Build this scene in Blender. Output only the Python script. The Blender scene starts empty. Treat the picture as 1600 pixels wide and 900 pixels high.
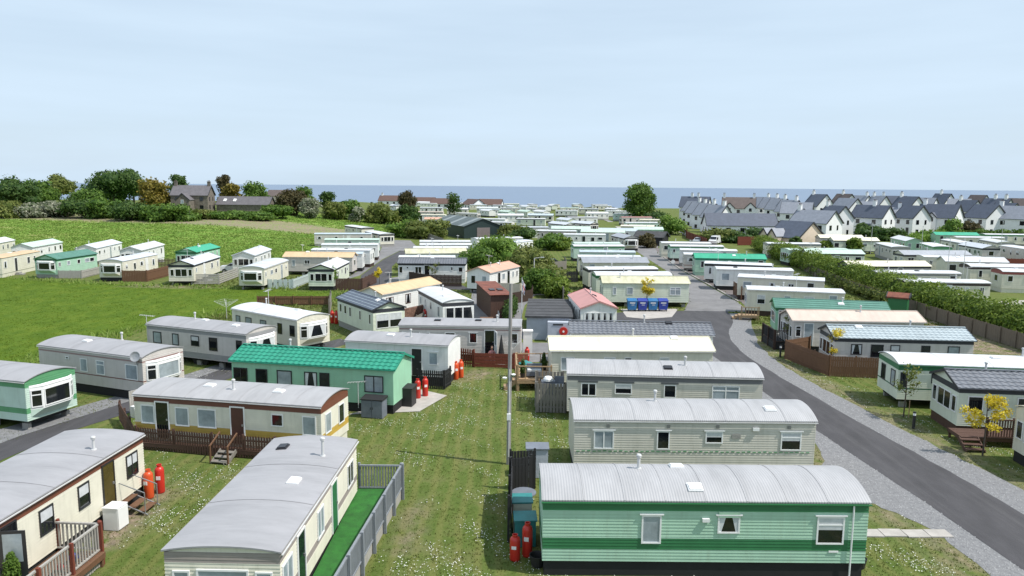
import bpy, math, random
import numpy as np
from mathutils import Matrix, Vector
R = math.radians
random.seed(7); rng = np.random.default_rng(7)
scene = bpy.context.scene

# ------------------------------------------------------------ camera, sky, sun
F_PX, CAM_H = 1150.0, 13.0
pitch, roll = math.atan(159 / F_PX), R(0.47)
fwd = Vector((0, math.cos(pitch), -math.sin(pitch))); up0 = Vector((0, math.sin(pitch), math.cos(pitch))); rt0 = Vector((1, 0, 0))
rt = rt0 * math.cos(roll) + up0 * math.sin(roll); up = up0 * math.cos(roll) - rt0 * math.sin(roll)
cam_d = bpy.data.cameras.new('camera'); cam = bpy.data.objects.new('camera', cam_d)
scene.collection.objects.link(cam)
cam_d.sensor_width = 36; cam_d.lens = 36 * F_PX / 1600; cam_d.clip_start = 0.5; cam_d.clip_end = 60000
m3 = Matrix((rt, up, -fwd)).transposed()
cam.matrix_world = Matrix.Translation((0, 0, CAM_H)) @ m3.to_4x4()
scene.camera = cam

SUN_EL, SUN_AZ = R(56), R(106)          # azimuth clockwise from +Y
world = bpy.data.worlds.new('World'); scene.world = world; world.use_nodes = True
wn = world.node_tree; wn.nodes.clear()
def wnode(t): return wn.nodes.new(t)
out = wnode('ShaderNodeOutputWorld'); bg = wnode('ShaderNodeBackground'); sky = wnode('ShaderNodeTexSky')
sky.sky_type = 'NISHITA'; sky.sun_disc = False; sky.sun_elevation = SUN_EL; sky.sun_rotation = SUN_AZ
sky.altitude = 10; sky.air_density = 1.0; sky.dust_density = 1.5; sky.ozone_density = 1.0
tc = wnode('ShaderNodeTexCoord'); mp = wnode('ShaderNodeMapping'); mp.inputs['Scale'].default_value = (1.5, 1.5, 14)
nz = wnode('ShaderNodeTexNoise'); nz.inputs['Scale'].default_value = 1.6; nz.inputs['Detail'].default_value = 5; nz.inputs['Roughness'].default_value = 0.5
rmp = wnode('ShaderNodeMapRange'); rmp.inputs[1].default_value = 0.3; rmp.inputs[2].default_value = 0.75; rmp.inputs[3].default_value = 0.78; rmp.inputs[4].default_value = 0.98
mix = wnode('ShaderNodeMix'); mix.data_type = 'RGBA'
mix.inputs[7].default_value = (6.1, 7.5, 8.9, 1)      # thin high cloud veil over the whole sky
wn.links.new(tc.outputs['Generated'], mp.inputs[0]); wn.links.new(mp.outputs[0], nz.inputs['Vector'])
wn.links.new(nz.outputs['Fac'], rmp.inputs[0]); wn.links.new(rmp.outputs[0], mix.inputs[0])
wn.links.new(sky.outputs[0], mix.inputs[6]); wn.links.new(mix.outputs[2], bg.inputs[0])
bg.inputs[1].default_value = 0.1
wn.links.new(bg.outputs[0], out.inputs[0])
sd = bpy.data.lights.new('sun', 'SUN'); sd.energy = 4.5; sd.angle = R(0.6); sd.color = (1, 0.955, 0.88)
sun = bpy.data.objects.new('sun', sd); scene.collection.objects.link(sun)
sdir = Vector((math.sin(SUN_AZ) * math.cos(SUN_EL), math.cos(SUN_AZ) * math.cos(SUN_EL), math.sin(SUN_EL)))
sun.rotation_euler = sdir.to_track_quat('Z', 'Y').to_euler(); sun.location = (60, -40, 80)
vs = scene.view_settings; vs.view_transform = 'Standard'; vs.look = 'None'; vs.exposure = 0.2; vs.gamma = 1.0; vs.use_curve_mapping = False
scene.render.resolution_x = 1024; scene.render.resolution_y = 576

# ------------------------------------------------------------ helpers
COL = scene.collection
def obj(name, mesh, parent=None, loc=(0, 0, 0), rz=0.0, rot=None):
    o = bpy.data.objects.new(name, mesh); COL.objects.link(o); o.location = loc
    if rot is not None: o.rotation_euler = rot
    elif rz: o.rotation_euler = (0, 0, rz)
    if parent is not None: o.parent = parent
    return o
def tag(o, label=None, cat=None, group=None, kind=None):
    if label: o['label'] = label
    if cat: o['category'] = cat
    if group: o['group'] = group
    if kind: o['kind'] = kind
    return o
def empty(name, loc=(0, 0, 0), rz=0.0):
    o = obj(name, None, None, loc, rz); o.empty_display_size = 0.3
    return o
class MB:
    """collects faces for one mesh"""
    def __init__(s): s.v = []; s.f = []; s.m = []
    def add(s, vs, fs, m=0):
        b = len(s.v); s.v += [tuple(p) for p in vs]
        for f in fs: s.f.append(tuple(b + i for i in f)); s.m.append(m)
    def box(s, x0, x1, y0, y1, z0, z1, m=0):
        s.add([(x0, y0, z0), (x1, y0, z0), (x1, y1, z0), (x0, y1, z0), (x0, y0, z1), (x1, y0, z1), (x1, y1, z1), (x0, y1, z1)],
              [(3, 2, 1, 0), (4, 5, 6, 7), (0, 1, 5, 4), (1, 2, 6, 5), (2, 3, 7, 6), (3, 0, 4, 7)], m); return s
    def bar(s, a, b, w, h=None, m=0):
        a, b = Vector(a), Vector(b); h = h or w; d = (b - a).normalized()
        r = d.cross(Vector((0, 0, 1)));  r = Vector((1, 0, 0)) if r.length < 1e-3 else r.normalized(); u = r.cross(d)
        c = [(-1, -1), (1, -1), (1, 1), (-1, 1)]
        s.add([p + r * i * w / 2 + u * j * h / 2 for p in (a, b) for i, j in c],
              [(0, 1, 2, 3), (7, 6, 5, 4), (0, 4, 5, 1), (1, 5, 6, 2), (2, 6, 7, 3), (3, 7, 4, 0)], m); return s
    def tube(s, a, b, r0, r1=None, n=8, m=0, cap=True):
        a, b = Vector(a), Vector(b); r1 = r0 if r1 is None else r1; d = (b - a).normalized()
        p = d.cross(Vector((0, 0, 1))); p = Vector((1, 0, 0)) if p.length < 1e-3 else p.normalized(); q = d.cross(p)
        vs = [c + (p * math.cos(t) + q * math.sin(t)) * r for c, r in ((a, r0), (b, r1)) for t in [2 * math.pi * k / n for k in range(n)]]
        fs = [(k, (k + 1) % n, n + (k + 1) % n, n + k) for k in range(n)]
        if cap: fs += [tuple(range(n))[::-1], tuple(range(n, 2 * n))]
        s.add(vs, fs, m); return s
    def lathe(s, prof, n=12, m=0, o=(0, 0, 0)):
        vs = [(o[0] + r * math.cos(2 * math.pi * k / n), o[1] + r * math.sin(2 * math.pi * k / n), o[2] + z) for r, z in prof for k in range(n)]
        fs = [(i * n + k, i * n + (k + 1) % n, (i + 1) * n + (k + 1) % n, (i + 1) * n + k) for i in range(len(prof) - 1) for k in range(n)]
        fs += [tuple(range(n))[::-1], tuple(range((len(prof) - 1) * n, len(prof) * n))]
        s.add(vs, fs, m); return s
    def prism(s, poly, z0, z1, m=0):
        n = len(poly); vs = [(x, y, z0) for x, y in poly] + [(x, y, z1) for x, y in poly]
        s.add(vs, [tuple(range(n))[::-1], tuple(range(n, 2 * n))] + [(k, (k + 1) % n, n + (k + 1) % n, n + k) for k in range(n)], m); return s
    def mesh(s, name, mats, smooth=False):
        me = bpy.data.meshes.new(name); me.from_pydata([tuple(p) for p in s.v], [], s.f)
        for mt in (mats if isinstance(mats, (list, tuple)) else [mats]): me.materials.append(mt)
        me.polygons.foreach_set('material_index', s.m)
        if smooth: me.polygons.foreach_set('use_smooth', [True] * len(s.f))
        me.update(); return me
    def build(s, name, mats, parent=None, loc=(0, 0, 0), rz=0.0, smooth=False):
        return obj(name, s.mesh(name, mats, smooth), parent, loc, rz)

# ------------------------------------------------------------ materials
def mat(name, col, rough=0.6, var=0.12, scale=3.0, bump=0.0, bscale=40.0, metal=0.0, col2=None, coat=0.0, stretch=None, spec=0.5, grime=0.0, gcol=(0.10, 0.10, 0.07), gstretch=(5, 5, 0.5)):
    m = bpy.data.materials.new(name); m.use_nodes = True; nt = m.node_tree; b = nt.nodes['Principled BSDF']
    b.inputs['Roughness'].default_value = rough; b.inputs['Metallic'].default_value = metal
    b.inputs['Specular IOR Level'].default_value = spec; b.inputs['Coat Weight'].default_value = coat
    t = nt.nodes.new('ShaderNodeTexCoord'); mpn = nt.nodes.new('ShaderNodeMapping'); nt.links.new(t.outputs['Object'], mpn.inputs[0])
    if stretch: mpn.inputs['Scale'].default_value = stretch
    oi = nt.nodes.new('ShaderNodeObjectInfo'); nt.links.new(oi.outputs['Random'], mpn.inputs['Location'])
    n = nt.nodes.new('ShaderNodeTexNoise'); n.inputs['Scale'].default_value = scale; n.inputs['Detail'].default_value = 6; n.inputs['Roughness'].default_value = 0.65
    nt.links.new(mpn.outputs[0], n.inputs['Vector'])
    rp = nt.nodes.new('ShaderNodeMapRange'); rp.inputs[1].default_value = 0.32; rp.inputs[2].default_value = 0.68
    nt.links.new(n.outputs['Fac'], rp.inputs[0])
    mx = nt.nodes.new('ShaderNodeMix'); mx.data_type = 'RGBA'
    c1 = tuple(col) + (1,); c2 = (tuple(col2) if col2 else tuple(max(0, c * (1 - 2 * var)) for c in col)) + (1,)
    mx.inputs[6].default_value = c2; mx.inputs[7].default_value = c1
    nt.links.new(rp.outputs[0], mx.inputs[0]); colour = mx.outputs[2]
    if grime:       # rain streaks and lichen spots
        for sc, st, lo, hi, amt in ((0.9, gstretch, 0.5, 0.78, grime), (7.0, (1, 1, 1), 0.64, 0.72, grime * 0.9)):
            m2 = nt.nodes.new('ShaderNodeMapping'); m2.inputs['Scale'].default_value = st; nt.links.new(t.outputs['Object'], m2.inputs[0]); nt.links.new(oi.outputs['Random'], m2.inputs['Location'])
            n3 = nt.nodes.new('ShaderNodeTexNoise'); n3.inputs['Scale'].default_value = sc; n3.inputs['Detail'].default_value = 7; n3.inputs['Roughness'].default_value = 0.7; nt.links.new(m2.outputs[0], n3.inputs['Vector'])
            r3 = nt.nodes.new('ShaderNodeMapRange'); r3.inputs[1].default_value = lo; r3.inputs[2].default_value = hi; r3.inputs[4].default_value = amt; nt.links.new(n3.outputs['Fac'], r3.inputs[0])
            x3 = nt.nodes.new('ShaderNodeMix'); x3.data_type = 'RGBA'; x3.inputs[7].default_value = tuple(gcol) + (1,); nt.links.new(r3.outputs[0], x3.inputs[0]); nt.links.new(colour, x3.inputs[6]); colour = x3.outputs[2]
    nt.links.new(colour, b.inputs['Base Color'])
    if bump:
        n2 = nt.nodes.new('ShaderNodeTexNoise'); n2.inputs['Scale'].default_value = bscale; n2.inputs['Detail'].default_value = 4
        nt.links.new(mpn.outputs[0], n2.inputs['Vector'])
        bp = nt.nodes.new('ShaderNodeBump'); bp.inputs['Strength'].default_value = bump; bp.inputs['Distance'].default_value = 0.03
        nt.links.new(n2.outputs['Fac'], bp.inputs['Height']); nt.links.new(bp.outputs[0], b.inputs['Normal'])
    return m
def glass(name, col, rough=0.06):
    m = mat(name, col, rough, 0.25, 0.9); m.node_tree.nodes['Principled BSDF'].inputs['Specular IOR Level'].default_value = 0.8
    return m
W_ = {  # caravan wall paints
 'lightgreen': (0.37, 0.57, 0.43), 'beige': (0.60, 0.57, 0.50), 'cream': (0.70, 0.67, 0.56), 'white': (0.78, 0.78, 0.76), 'green': (0.30, 0.55, 0.38),
 'pinkbeige': (0.58, 0.54, 0.51), 'creamgreen': (0.66, 0.70, 0.58), 'palegreen': (0.50, 0.64, 0.56)}
TRIM = {'darkgreen': (0.028, 0.165, 0.06), 'darkgrey': (0.16, 0.16, 0.165), 'greybrown': (0.30, 0.26, 0.24), 'brown': (0.16, 0.055, 0.03), 'yellow': (0.50, 0.33, 0.06),
 'pinkline': (0.33, 0.22, 0.20), 'brownline': (0.20, 0.09, 0.07), 'midgrey': (0.30, 0.30, 0.30), 'midgreen': (0.10, 0.30, 0.14), 'black': (0.03, 0.032, 0.038),
 'greenline': (0.02, 0.12, 0.05), 'brownblack': (0.06, 0.035, 0.03), 'redbrown': (0.30, 0.07, 0.06), 'green_roof': (0.02, 0.24, 0.14)}
ROOF = {'grey': (0.335, 0.33, 0.345), 'grey_seam': (0.37, 0.365, 0.375), 'grey_ribbed': (0.39, 0.388, 0.40), 'cream': (0.74, 0.70, 0.55), 'tile_grey': (0.17, 0.18, 0.205), 'pink': (0.55, 0.27, 0.25),
 'tile_green': (0.02, 0.26, 0.17), 'white': (0.62, 0.63, 0.65), 'slate_stripe': (0.10, 0.12, 0.16), 'tan': (0.62, 0.45, 0.27), 'salmon': (0.60, 0.36, 0.26),
 'darkgreen_roof': (0.10, 0.24, 0.19), 'peach': (0.60, 0.49, 0.42), 'tile_blue': (0.40, 0.46, 0.49), 'green_roof': (0.04, 0.36, 0.22), 'cream_stain': (0.62, 0.60, 0.44),
 'greymetal': (0.36, 0.38, 0.42), 'bluegrey': (0.46, 0.53, 0.58), 'palegreen_roof': (0.50, 0.62, 0.54), 'greyblue': (0.56, 0.59, 0.64)}
M = {}
for k, c in W_.items(): M['w_' + k] = mat('paint_' + k, c, 0.5, 0.05, 1.3, col2=tuple(x * 0.88 for x in c), grime=0.28, gcol=(0.20, 0.20, 0.14))
for k, c in TRIM.items(): M['t_' + k] = mat('trim_' + k, c, 0.5, 0.08, 2)
for k, c in ROOF.items():
    st = k == 'cream_stain'
    M['r_' + k] = mat('roof_' + k, c, 0.55, 0.09, 1.1, 0.25, 9, col2=(0.42, 0.40, 0.27) if st else None, stretch=(1.0, 0.35, 1), grime=0.34, gcol=tuple(0.35 * x for x in c), gstretch=(2.2, 0.35, 1))
# fine ribs across the curved sheet roofs
nt = M['r_grey_ribbed'].node_tree; wv = nt.nodes.new('ShaderNodeTexWave'); wv.wave_type = 'BANDS'; wv.bands_direction = 'X'; wv.inputs['Scale'].default_value = 3.4
tcx = nt.nodes.new('ShaderNodeTexCoord'); nt.links.new(tcx.outputs['Object'], wv.inputs['Vector'])
bpx = nt.nodes.new('ShaderNodeBump'); bpx.inputs['Strength'].default_value = 0.28; bpx.inputs['Distance'].default_value = 0.03
nt.links.new(wv.outputs['Fac'], bpx.inputs['Height']); nt.links.new(bpx.outputs[0], nt.nodes['Principled BSDF'].inputs['Normal'])
M['frame_white'] = mat('frame_white', (0.80, 0.80, 0.80), 0.4, 0.03); M['frame_black'] = mat('frame_black', (0.025, 0.025, 0.03), 0.4, 0.1)
M['frame_brown'] = mat('frame_brown', (0.10, 0.04, 0.03), 0.5, 0.1)
M['pane_dark'] = glass('pane_dark', (0.012, 0.015, 0.02)); M['pane_curtain'] = glass('pane_curtain', (0.42, 0.48, 0.53), 0.15); M['blind'] = mat('blind', (0.62, 0.64, 0.66), 0.8)
M['chassis'] = mat('chassis', (0.016, 0.016, 0.017), 0.85); M['block'] = mat('block', (0.33, 0.32, 0.30), 0.9, 0.15, 6, 0.3)
M['flue'] = mat('flue_metal', (0.60, 0.60, 0.60), 0.4, 0.1); M['rubber'] = mat('rubber', (0.02, 0.02, 0.02), 0.8)
M['asphalt_new'] = mat('asphalt_new', (0.064, 0.061, 0.067), 0.85, 0.2, 0.9, 0.5, 25, stretch=(1, 0.35, 1), grime=0.45, gcol=(0.12, 0.116, 0.118), gstretch=(1.6, 0.1, 1))
M['asphalt_old'] = mat('asphalt_old', (0.21, 0.205, 0.21), 0.9, 0.16, 0.5, 0.4, 20, grime=0.5, gcol=(0.10, 0.097, 0.10), gstretch=(0.7, 0.25, 1))
M['parking'] = mat('parking_surface', (0.17, 0.145, 0.14), 0.9, 0.2, 0.4, 0.4, 20)
M['concrete'] = mat('concrete', (0.44, 0.41, 0.38), 0.9, 0.12, 1.5, 0.3, 15, grime=0.4, gcol=(0.2, 0.18, 0.15), gstretch=(1, 1, 1))
M['gravel'] = mat('gravel', (0.22, 0.22, 0.225), 0.95, 0.28, 5, 1.0, 12, col2=(0.14, 0.14, 0.148))
M['dirt'] = mat('dirt', (0.25, 0.19, 0.14), 0.95, 0.2, 3, 0.8, 12)
M['turf'] = mat('artificial_turf', (0.025, 0.17, 0.02), 0.8, 0.25, 2.5, 0.8, 60)
WOOD = {'brown': (0.17, 0.085, 0.045), 'dark': (0.055, 0.03, 0.022), 'red': (0.20, 0.045, 0.025), 'grey': (0.24, 0.22, 0.195), 'lightgrey': (0.42, 0.40, 0.37), 'tan': (0.42, 0.28, 0.16),
        'black': (0.02, 0.02, 0.022), 'slate': (0.25, 0.27, 0.30), 'paleblue': (0.52, 0.60, 0.60), 'white': (0.75, 0.75, 0.74), 'cream': (0.62, 0.57, 0.44), 'chocolate': (0.10, 0.05, 0.035), 'weathered': (0.19, 0.15, 0.115)}
for k, c in WOOD.items(): M['wood_' + k] = mat('wood_' + k, c, 0.75, 0.16, 2.5, 0.3, 20, stretch=(6, 6, 0.8))
M['gas_red'] = mat('gas_red', (0.55, 0.03, 0.02), 0.35, 0.08); M['gas_orange'] = mat('gas_orange', (0.68, 0.09, 0.025), 0.35, 0.08)
M['plastic_grey'] = mat('plastic_grey', (0.17, 0.19, 0.23), 0.6); M['plastic_black'] = mat('plastic_black', (0.025, 0.024, 0.025), 0.55)
M['bin_blue'] = mat('bin_blue', (0.02, 0.05, 0.34), 0.45); M['bin_cyan'] = mat('bin_cyan', (0.02, 0.16, 0.38), 0.45)
M['metal_grey'] = mat('metal_grey', (0.42, 0.42, 0.43), 0.45, 0.1, metal=0.6); M['pole_wood'] = mat('pole_wood', (0.33, 0.31, 0.30), 0.8, 0.2, 3, stretch=(6, 6, 0.5))

# ------------------------------------------------------------ terrain
def sstep(a, b, x): t = np.clip((x - a) / (b - a), 0, 1); return t * t * (3 - 2 * t)
def gz(x, y):
    x = np.asarray(x, float); y = np.asarray(y, float)
    h = 4.3 * sstep(135, 255, y) * sstep(-32, -85, x) + 1.6 * sstep(165, 270, y) * sstep(60, 110, x)
    h = h + 0.10 * np.sin(x * 0.11 + 1) * np.sin(y * 0.09) * sstep(125, 160, y)
    return h * (1 - sstep(380, 470, y)) - 7.0 * sstep(465, 540, y)
def G(x, y): return float(gz(x, y))
def pip(px, py, poly):
    ins = np.zeros(px.shape, bool); n = len(poly)
    for i in range(n):
        x0, y0 = poly[i]; x1, y1 = poly[(i + 1) % n]
        if y0 == y1: continue
        c = ((y0 > py) != (y1 > py)) & (px < (x1 - x0) * (py - y0) / (y1 - y0) + x0); ins ^= c
    return ins
def pweight(px, py, poly, soft):
    d = np.full(px.shape, 1e9); n = len(poly)
    for i in range(n):
        x0, y0 = poly[i]; x1, y1 = poly[(i + 1) % n]; dx, dy = x1 - x0, y1 - y0
        t = np.clip(((px - x0) * dx + (py - y0) * dy) / (dx * dx + dy * dy), 0, 1)
        d = np.minimum(d, np.hypot(px - x0 - t * dx, py - y0 - t * dy))
    s = np.where(pip(px, py, poly), d, -d)
    return np.clip(0.5 + s / soft, 0, 1)
MOWN = [(-73, 101.5), (-53.5, 95), (-40, 92.5), (-31, 91.5), (-21, 89), (-20.5, 82), (-28, 77.5), (-30.5, 70), (-34, 63), (-35, 54), (-33.2, 47), (-60, 40), (-160, 60), (-160, 108)]
ROUGH = [(-160, 112), (-95, 134), (-80, 131), (-56, 127), (-46, 122), (-36, 124), (-36, 150), (-44, 166), (-46, 190), (-30, 205), (-27, 245), (-113, 258), (-330, 300), (-330, 112)]
DIRTS = [[(-15.3, 24.4), (-16.2, 27.5), (-15.6, 30.4), (-14.1, 30.3), (-14.4, 27.7), (-14.1, 24.6)], [(-4.45, 20), (-4.2, 30.0), (-3.8, 29.9), (-4.2, 20)],
         [(-18.5, 56.5), (-14, 55), (-12.5, 57.5), (-16, 60)], [(-50, 92.6), (-40, 91.2), (-37, 92.2), (-48, 94.4)], [(-95, 198), (-40, 186), (-32, 200), (-60, 214), (-125, 224), (-190, 225), (-190, 215)],
         [(26, 60), (42, 57), (43, 80), (34, 82), (33, 70)], [(-3.2, 48.2), (-1.2, 50), (-2.0, 51), (-4.4, 49.3)], [(18.5, 38.6), (20.5, 45), (21.3, 45), (20, 38.6)],
         [(23.1, 22), (22.5, 30), (21.9, 35), (21.2, 41), (20.4, 48), (20.1, 53.5), (20.7, 60), (22.8, 68.7), (23.6, 68.5), (21.4, 60), (20.9, 53.5), (21.2, 48), (22.0, 41), (22.7, 35), (23.3, 30), (23.9, 22)],
         [(16.4, 22), (16.2, 27), (15.0, 29.5), (14.6, 32.5), (15.6, 36), (15.0, 36), (13.9, 32.5), (14.3, 29.2), (15.5, 26.6), (15.7, 22)]]
xs = np.unique(np.concatenate([np.linspace(-1500, -330, 20), np.linspace(-330, -110, 56), np.arange(-110, 110, 0.9), np.linspace(110, 330, 50), np.linspace(330, 1500, 20)]))
ys = np.unique(np.concatenate([np.linspace(-60, 15, 20), np.arange(15, 115, 0.9), np.arange(115, 300, 3), np.linspace(300, 670, 60)]))
X, Y = np.meshgrid(xs, ys); Z = gz(X, Y); nx, ny = len(xs), len(ys)
vv = np.stack([X.ravel(), Y.ravel(), Z.ravel()], 1)
ii = (np.arange(ny - 1)[:, None] * nx + np.arange(nx - 1)[None]).ravel()
ff = np.stack([ii, ii + 1, ii + 1 + nx, ii + nx], 1)
def np_mesh(name, v, f, mats, smooth=False, attrs=None, mi=None):
    me = bpy.data.meshes.new(name); k = f.shape[1]; v = np.ascontiguousarray(v, np.float32)
    me.vertices.add(len(v)); me.vertices.foreach_set('co', v.ravel())
    me.loops.add(f.size); me.loops.foreach_set('vertex_index', np.ascontiguousarray(f, np.int32).ravel())
    me.polygons.add(len(f)); me.polygons.foreach_set('loop_start', np.arange(0, f.size, k, dtype=np.int32))
    for mt in (mats if isinstance(mats, (list, tuple)) else [mats]): me.materials.append(mt)
    if mi is not None: me.polygons.foreach_set('material_index', np.asarray(mi, np.int32))
    if smooth: me.polygons.foreach_set('use_smooth', np.ones(len(f), bool))
    for an, av in (attrs or {}).items():
        if av.ndim == 1: a = me.attributes.new(an, 'FLOAT', 'POINT'); a.data.foreach_set('value', np.ascontiguousarray(av, np.float32))
        else: a = me.attributes.new(an, 'FLOAT_COLOR', 'POINT'); a.data.foreach_set('color', np.ascontiguousarray(av, np.float32).ravel())
    me.update(calc_edges=True); me.validate(); return me
px, py = vv[:, 0], vv[:, 1]
jit = 0.6 * np.sin(px * 1.7 + 2 * np.sin(py * 0.9)) + 0.5 * np.sin(py * 2.3 + px)
a_m = pweight(px + jit, py - jit, MOWN, 1.8); a_r = pweight(px + jit, py + jit, ROUGH, 4)
a_d = np.max([pweight(px + 0.3 * jit, py, d, 0.8 if i < 2 else 2.0) for i, d in enumerate(DIRTS)], 0)
def ground_mat():
    m = bpy.data.materials.new('ground_grass'); m.use_nodes = True; nt = m.node_tree; b = nt.nodes['Principled BSDF']
    b.inputs['Roughness'].default_value = 0.95; b.inputs['Specular IOR Level'].default_value = 0.15
    t = nt.nodes.new('ShaderNodeTexCoord')
    def noise(s, d=5, st=None):
        n = nt.nodes.new('ShaderNodeTexNoise'); n.inputs['Scale'].default_value = s; n.inputs['Detail'].default_value = d; n.inputs['Roughness'].default_value = 0.65
        if st:
            mp = nt.nodes.new('ShaderNodeMapping'); mp.inputs['Scale'].default_value = st; nt.links.new(t.outputs['Object'], mp.inputs[0]); nt.links.new(mp.outputs[0], n.inputs['Vector'])
        else: nt.links.new(t.outputs['Object'], n.inputs['Vector'])
        return n.outputs['Fac']
    def ramp(sock, stops):
        r = nt.nodes.new('ShaderNodeValToRGB'); e = r.color_ramp.elements
        while len(e) < len(stops): e.new(0.5)
        for el, (p, c) in zip(e, stops): el.position = p; el.color = tuple(c) + (1,)
        nt.links.new(sock, r.inputs[0]); return r.outputs[0]
    def mixc(f, a, b_):
        x = nt.nodes.new('ShaderNodeMix'); x.data_type = 'RGBA'
        nt.links.new(f, x.inputs[0]); nt.links.new(a, x.inputs[6]); nt.links.new(b_, x.inputs[7]); return x.outputs[2]
    def attr(n): a = nt.nodes.new('ShaderNodeAttribute'); a.attribute_name = n; return a.outputs['Fac']
    lawn = ramp(noise(0.55, 8), [(0.30, (0.045, 0.075, 0.013)), (0.46, (0.085, 0.125, 0.026)), (0.56, (0.125, 0.145, 0.045)), (0.68, (0.17, 0.15, 0.075))])
    fine = ramp(noise(7, 6), [(0.3, (0.05, 0.085, 0.015)), (0.55, (0.10, 0.135, 0.03)), (0.72, (0.155, 0.165, 0.07))])
    f5 = nt.nodes.new('ShaderNodeValue'); f5.outputs[0].default_value = 0.5
    lawn = mixc(f5.outputs[0], lawn, fine)
    wv = nt.nodes.new('ShaderNodeTexWave'); wv.wave_type = 'BANDS'; wv.bands_direction = 'X'; wv.inputs['Scale'].default_value = 0.42; wv.inputs['Distortion'].default_value = 2.2; wv.inputs['Detail'].default_value = 3; wv.inputs['Detail Scale'].default_value = 0.6
    nt.links.new(t.outputs['Object'], wv.inputs['Vector']); wr = nt.nodes.new('ShaderNodeMapRange'); wr.inputs[1].default_value = 0.45; wr.inputs[2].default_value = 0.95; wr.inputs[4].default_value = 0.42; nt.links.new(wv.outputs['Fac'], wr.inputs[0])
    dry = nt.nodes.new('ShaderNodeRGB'); dry.outputs[0].default_value = (0.17, 0.165, 0.055, 1)
    lawn = mixc(wr.outputs[0], lawn, dry.outputs[0])      # mowing stripes, paler where cut short
    mown = ramp(noise(0.7, 9, (1, 0.45, 1)), [(0.3, (0.05, 0.096, 0.006)), (0.5, (0.078, 0.13, 0.009)), (0.7, (0.115, 0.158, 0.016))])
    rough = ramp(noise(0.10, 9, (0.7, 1.6, 1)), [(0.32, (0.08, 0.16, 0.02)), (0.47, (0.13, 0.23, 0.035)), (0.58, (0.18, 0.26, 0.05)), (0.70, (0.30, 0.28, 0.13))])
    dirt = ramp(noise(3, 6), [(0.3, (0.15, 0.12, 0.10)), (0.55, (0.26, 0.20, 0.15)), (0.7, (0.33, 0.28, 0.22))])
    c = mixc(attr('mown'), lawn, mown); c = mixc(attr('rough'), c, rough)
    dm = nt.nodes.new('ShaderNodeMath'); dm.operation = 'MULTIPLY'; nt.links.new(attr('dirt'), dm.inputs[0])
    dn = nt.nodes.new('ShaderNodeMapRange'); dn.inputs[1].default_value = 0.35; dn.inputs[2].default_value = 0.55; nt.links.new(noise(1.3, 5), dn.inputs[0]); nt.links.new(dn.outputs[0], dm.inputs[1])
    c = mixc(dm.outputs[0], c, dirt)
    nt.links.new(c, b.inputs['Base Color'])
    bp = nt.nodes.new('ShaderNodeBump'); bp.inputs['Strength'].default_value = 0.9; bp.inputs['Distance'].default_value = 0.08
    nt.links.new(noise(6, 6), bp.inputs['Height']); nt.links.new(bp.outputs[0], b.inputs['Normal'])
    return m
tag(obj('ground', np_mesh('ground', vv, ff, ground_mat(), True, {'mown': a_m, 'rough': a_r, 'dirt': a_d})), 'grassy ground of the caravan park and fields', kind='structure')

# sea and rocky shore
m = bpy.data.materials.new('sea_water'); m.use_nodes = True; nt = m.node_tree; b = nt.nodes['Principled BSDF']
b.inputs['Base Color'].default_value = (0.13, 0.18, 0.26, 1); b.inputs['Roughness'].default_value = 0.4
t = nt.nodes.new('ShaderNodeTexCoord'); mp_ = nt.nodes.new('ShaderNodeMapping'); mp_.inputs['Scale'].default_value = (0.05, 0.12, 1); nt.links.new(t.outputs['Object'], mp_.inputs[0])
n1 = nt.nodes.new('ShaderNodeTexNoise'); n1.inputs['Scale'].default_value = 1.0; n1.inputs['Detail'].default_value = 8; nt.links.new(mp_.outputs[0], n1.inputs['Vector'])
bp = nt.nodes.new('ShaderNodeBump'); bp.inputs['Strength'].default_value = 0.5; bp.inputs['Distance'].default_value = 2.0
nt.links.new(n1.outputs['Fac'], bp.inputs['Height']); nt.links.new(bp.outputs[0], b.inputs['Normal'])

sm = MB(); sm.add([(-40000, 480, -4), (40000, 480, -4), (40000, 50000, -4), (-40000, 50000, -4)], [(0, 1, 2, 3)])
tag(sm.build('sea', m), 'calm blue-grey sea out to the horizon', kind='structure')
M['rock'] = mat('shore_rock', (0.07, 0.065, 0.06), 0.9, 0.2, 0.4, 0.5, 2)
rk = MB()
for k in range(240):
    x = random.uniform(-420, 620); y = random.choice([random.uniform(488, 515), random.uniform(490, 512), random.uniform(560, 610)]); r = random.uniform(2, 7)
    pr = [(r, -5.5), (r * 0.8, -3.6 + random.random() * 0.5), (r * 0.3, -3.0 + random.random() * 0.9)]
    rk.lathe(pr, 6, 0, (x, y, 0))
for i, p in enumerate(rk.v): rk.v[i] = (p[0] + 2.2 * math.sin(i * 12.9), p[1] + 1.2 * math.sin(i * 7.1), p[2])
tag(rk.build('shore_rocks', M['rock']), 'dark rocks along the shoreline', 'rocks', kind='stuff')

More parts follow.
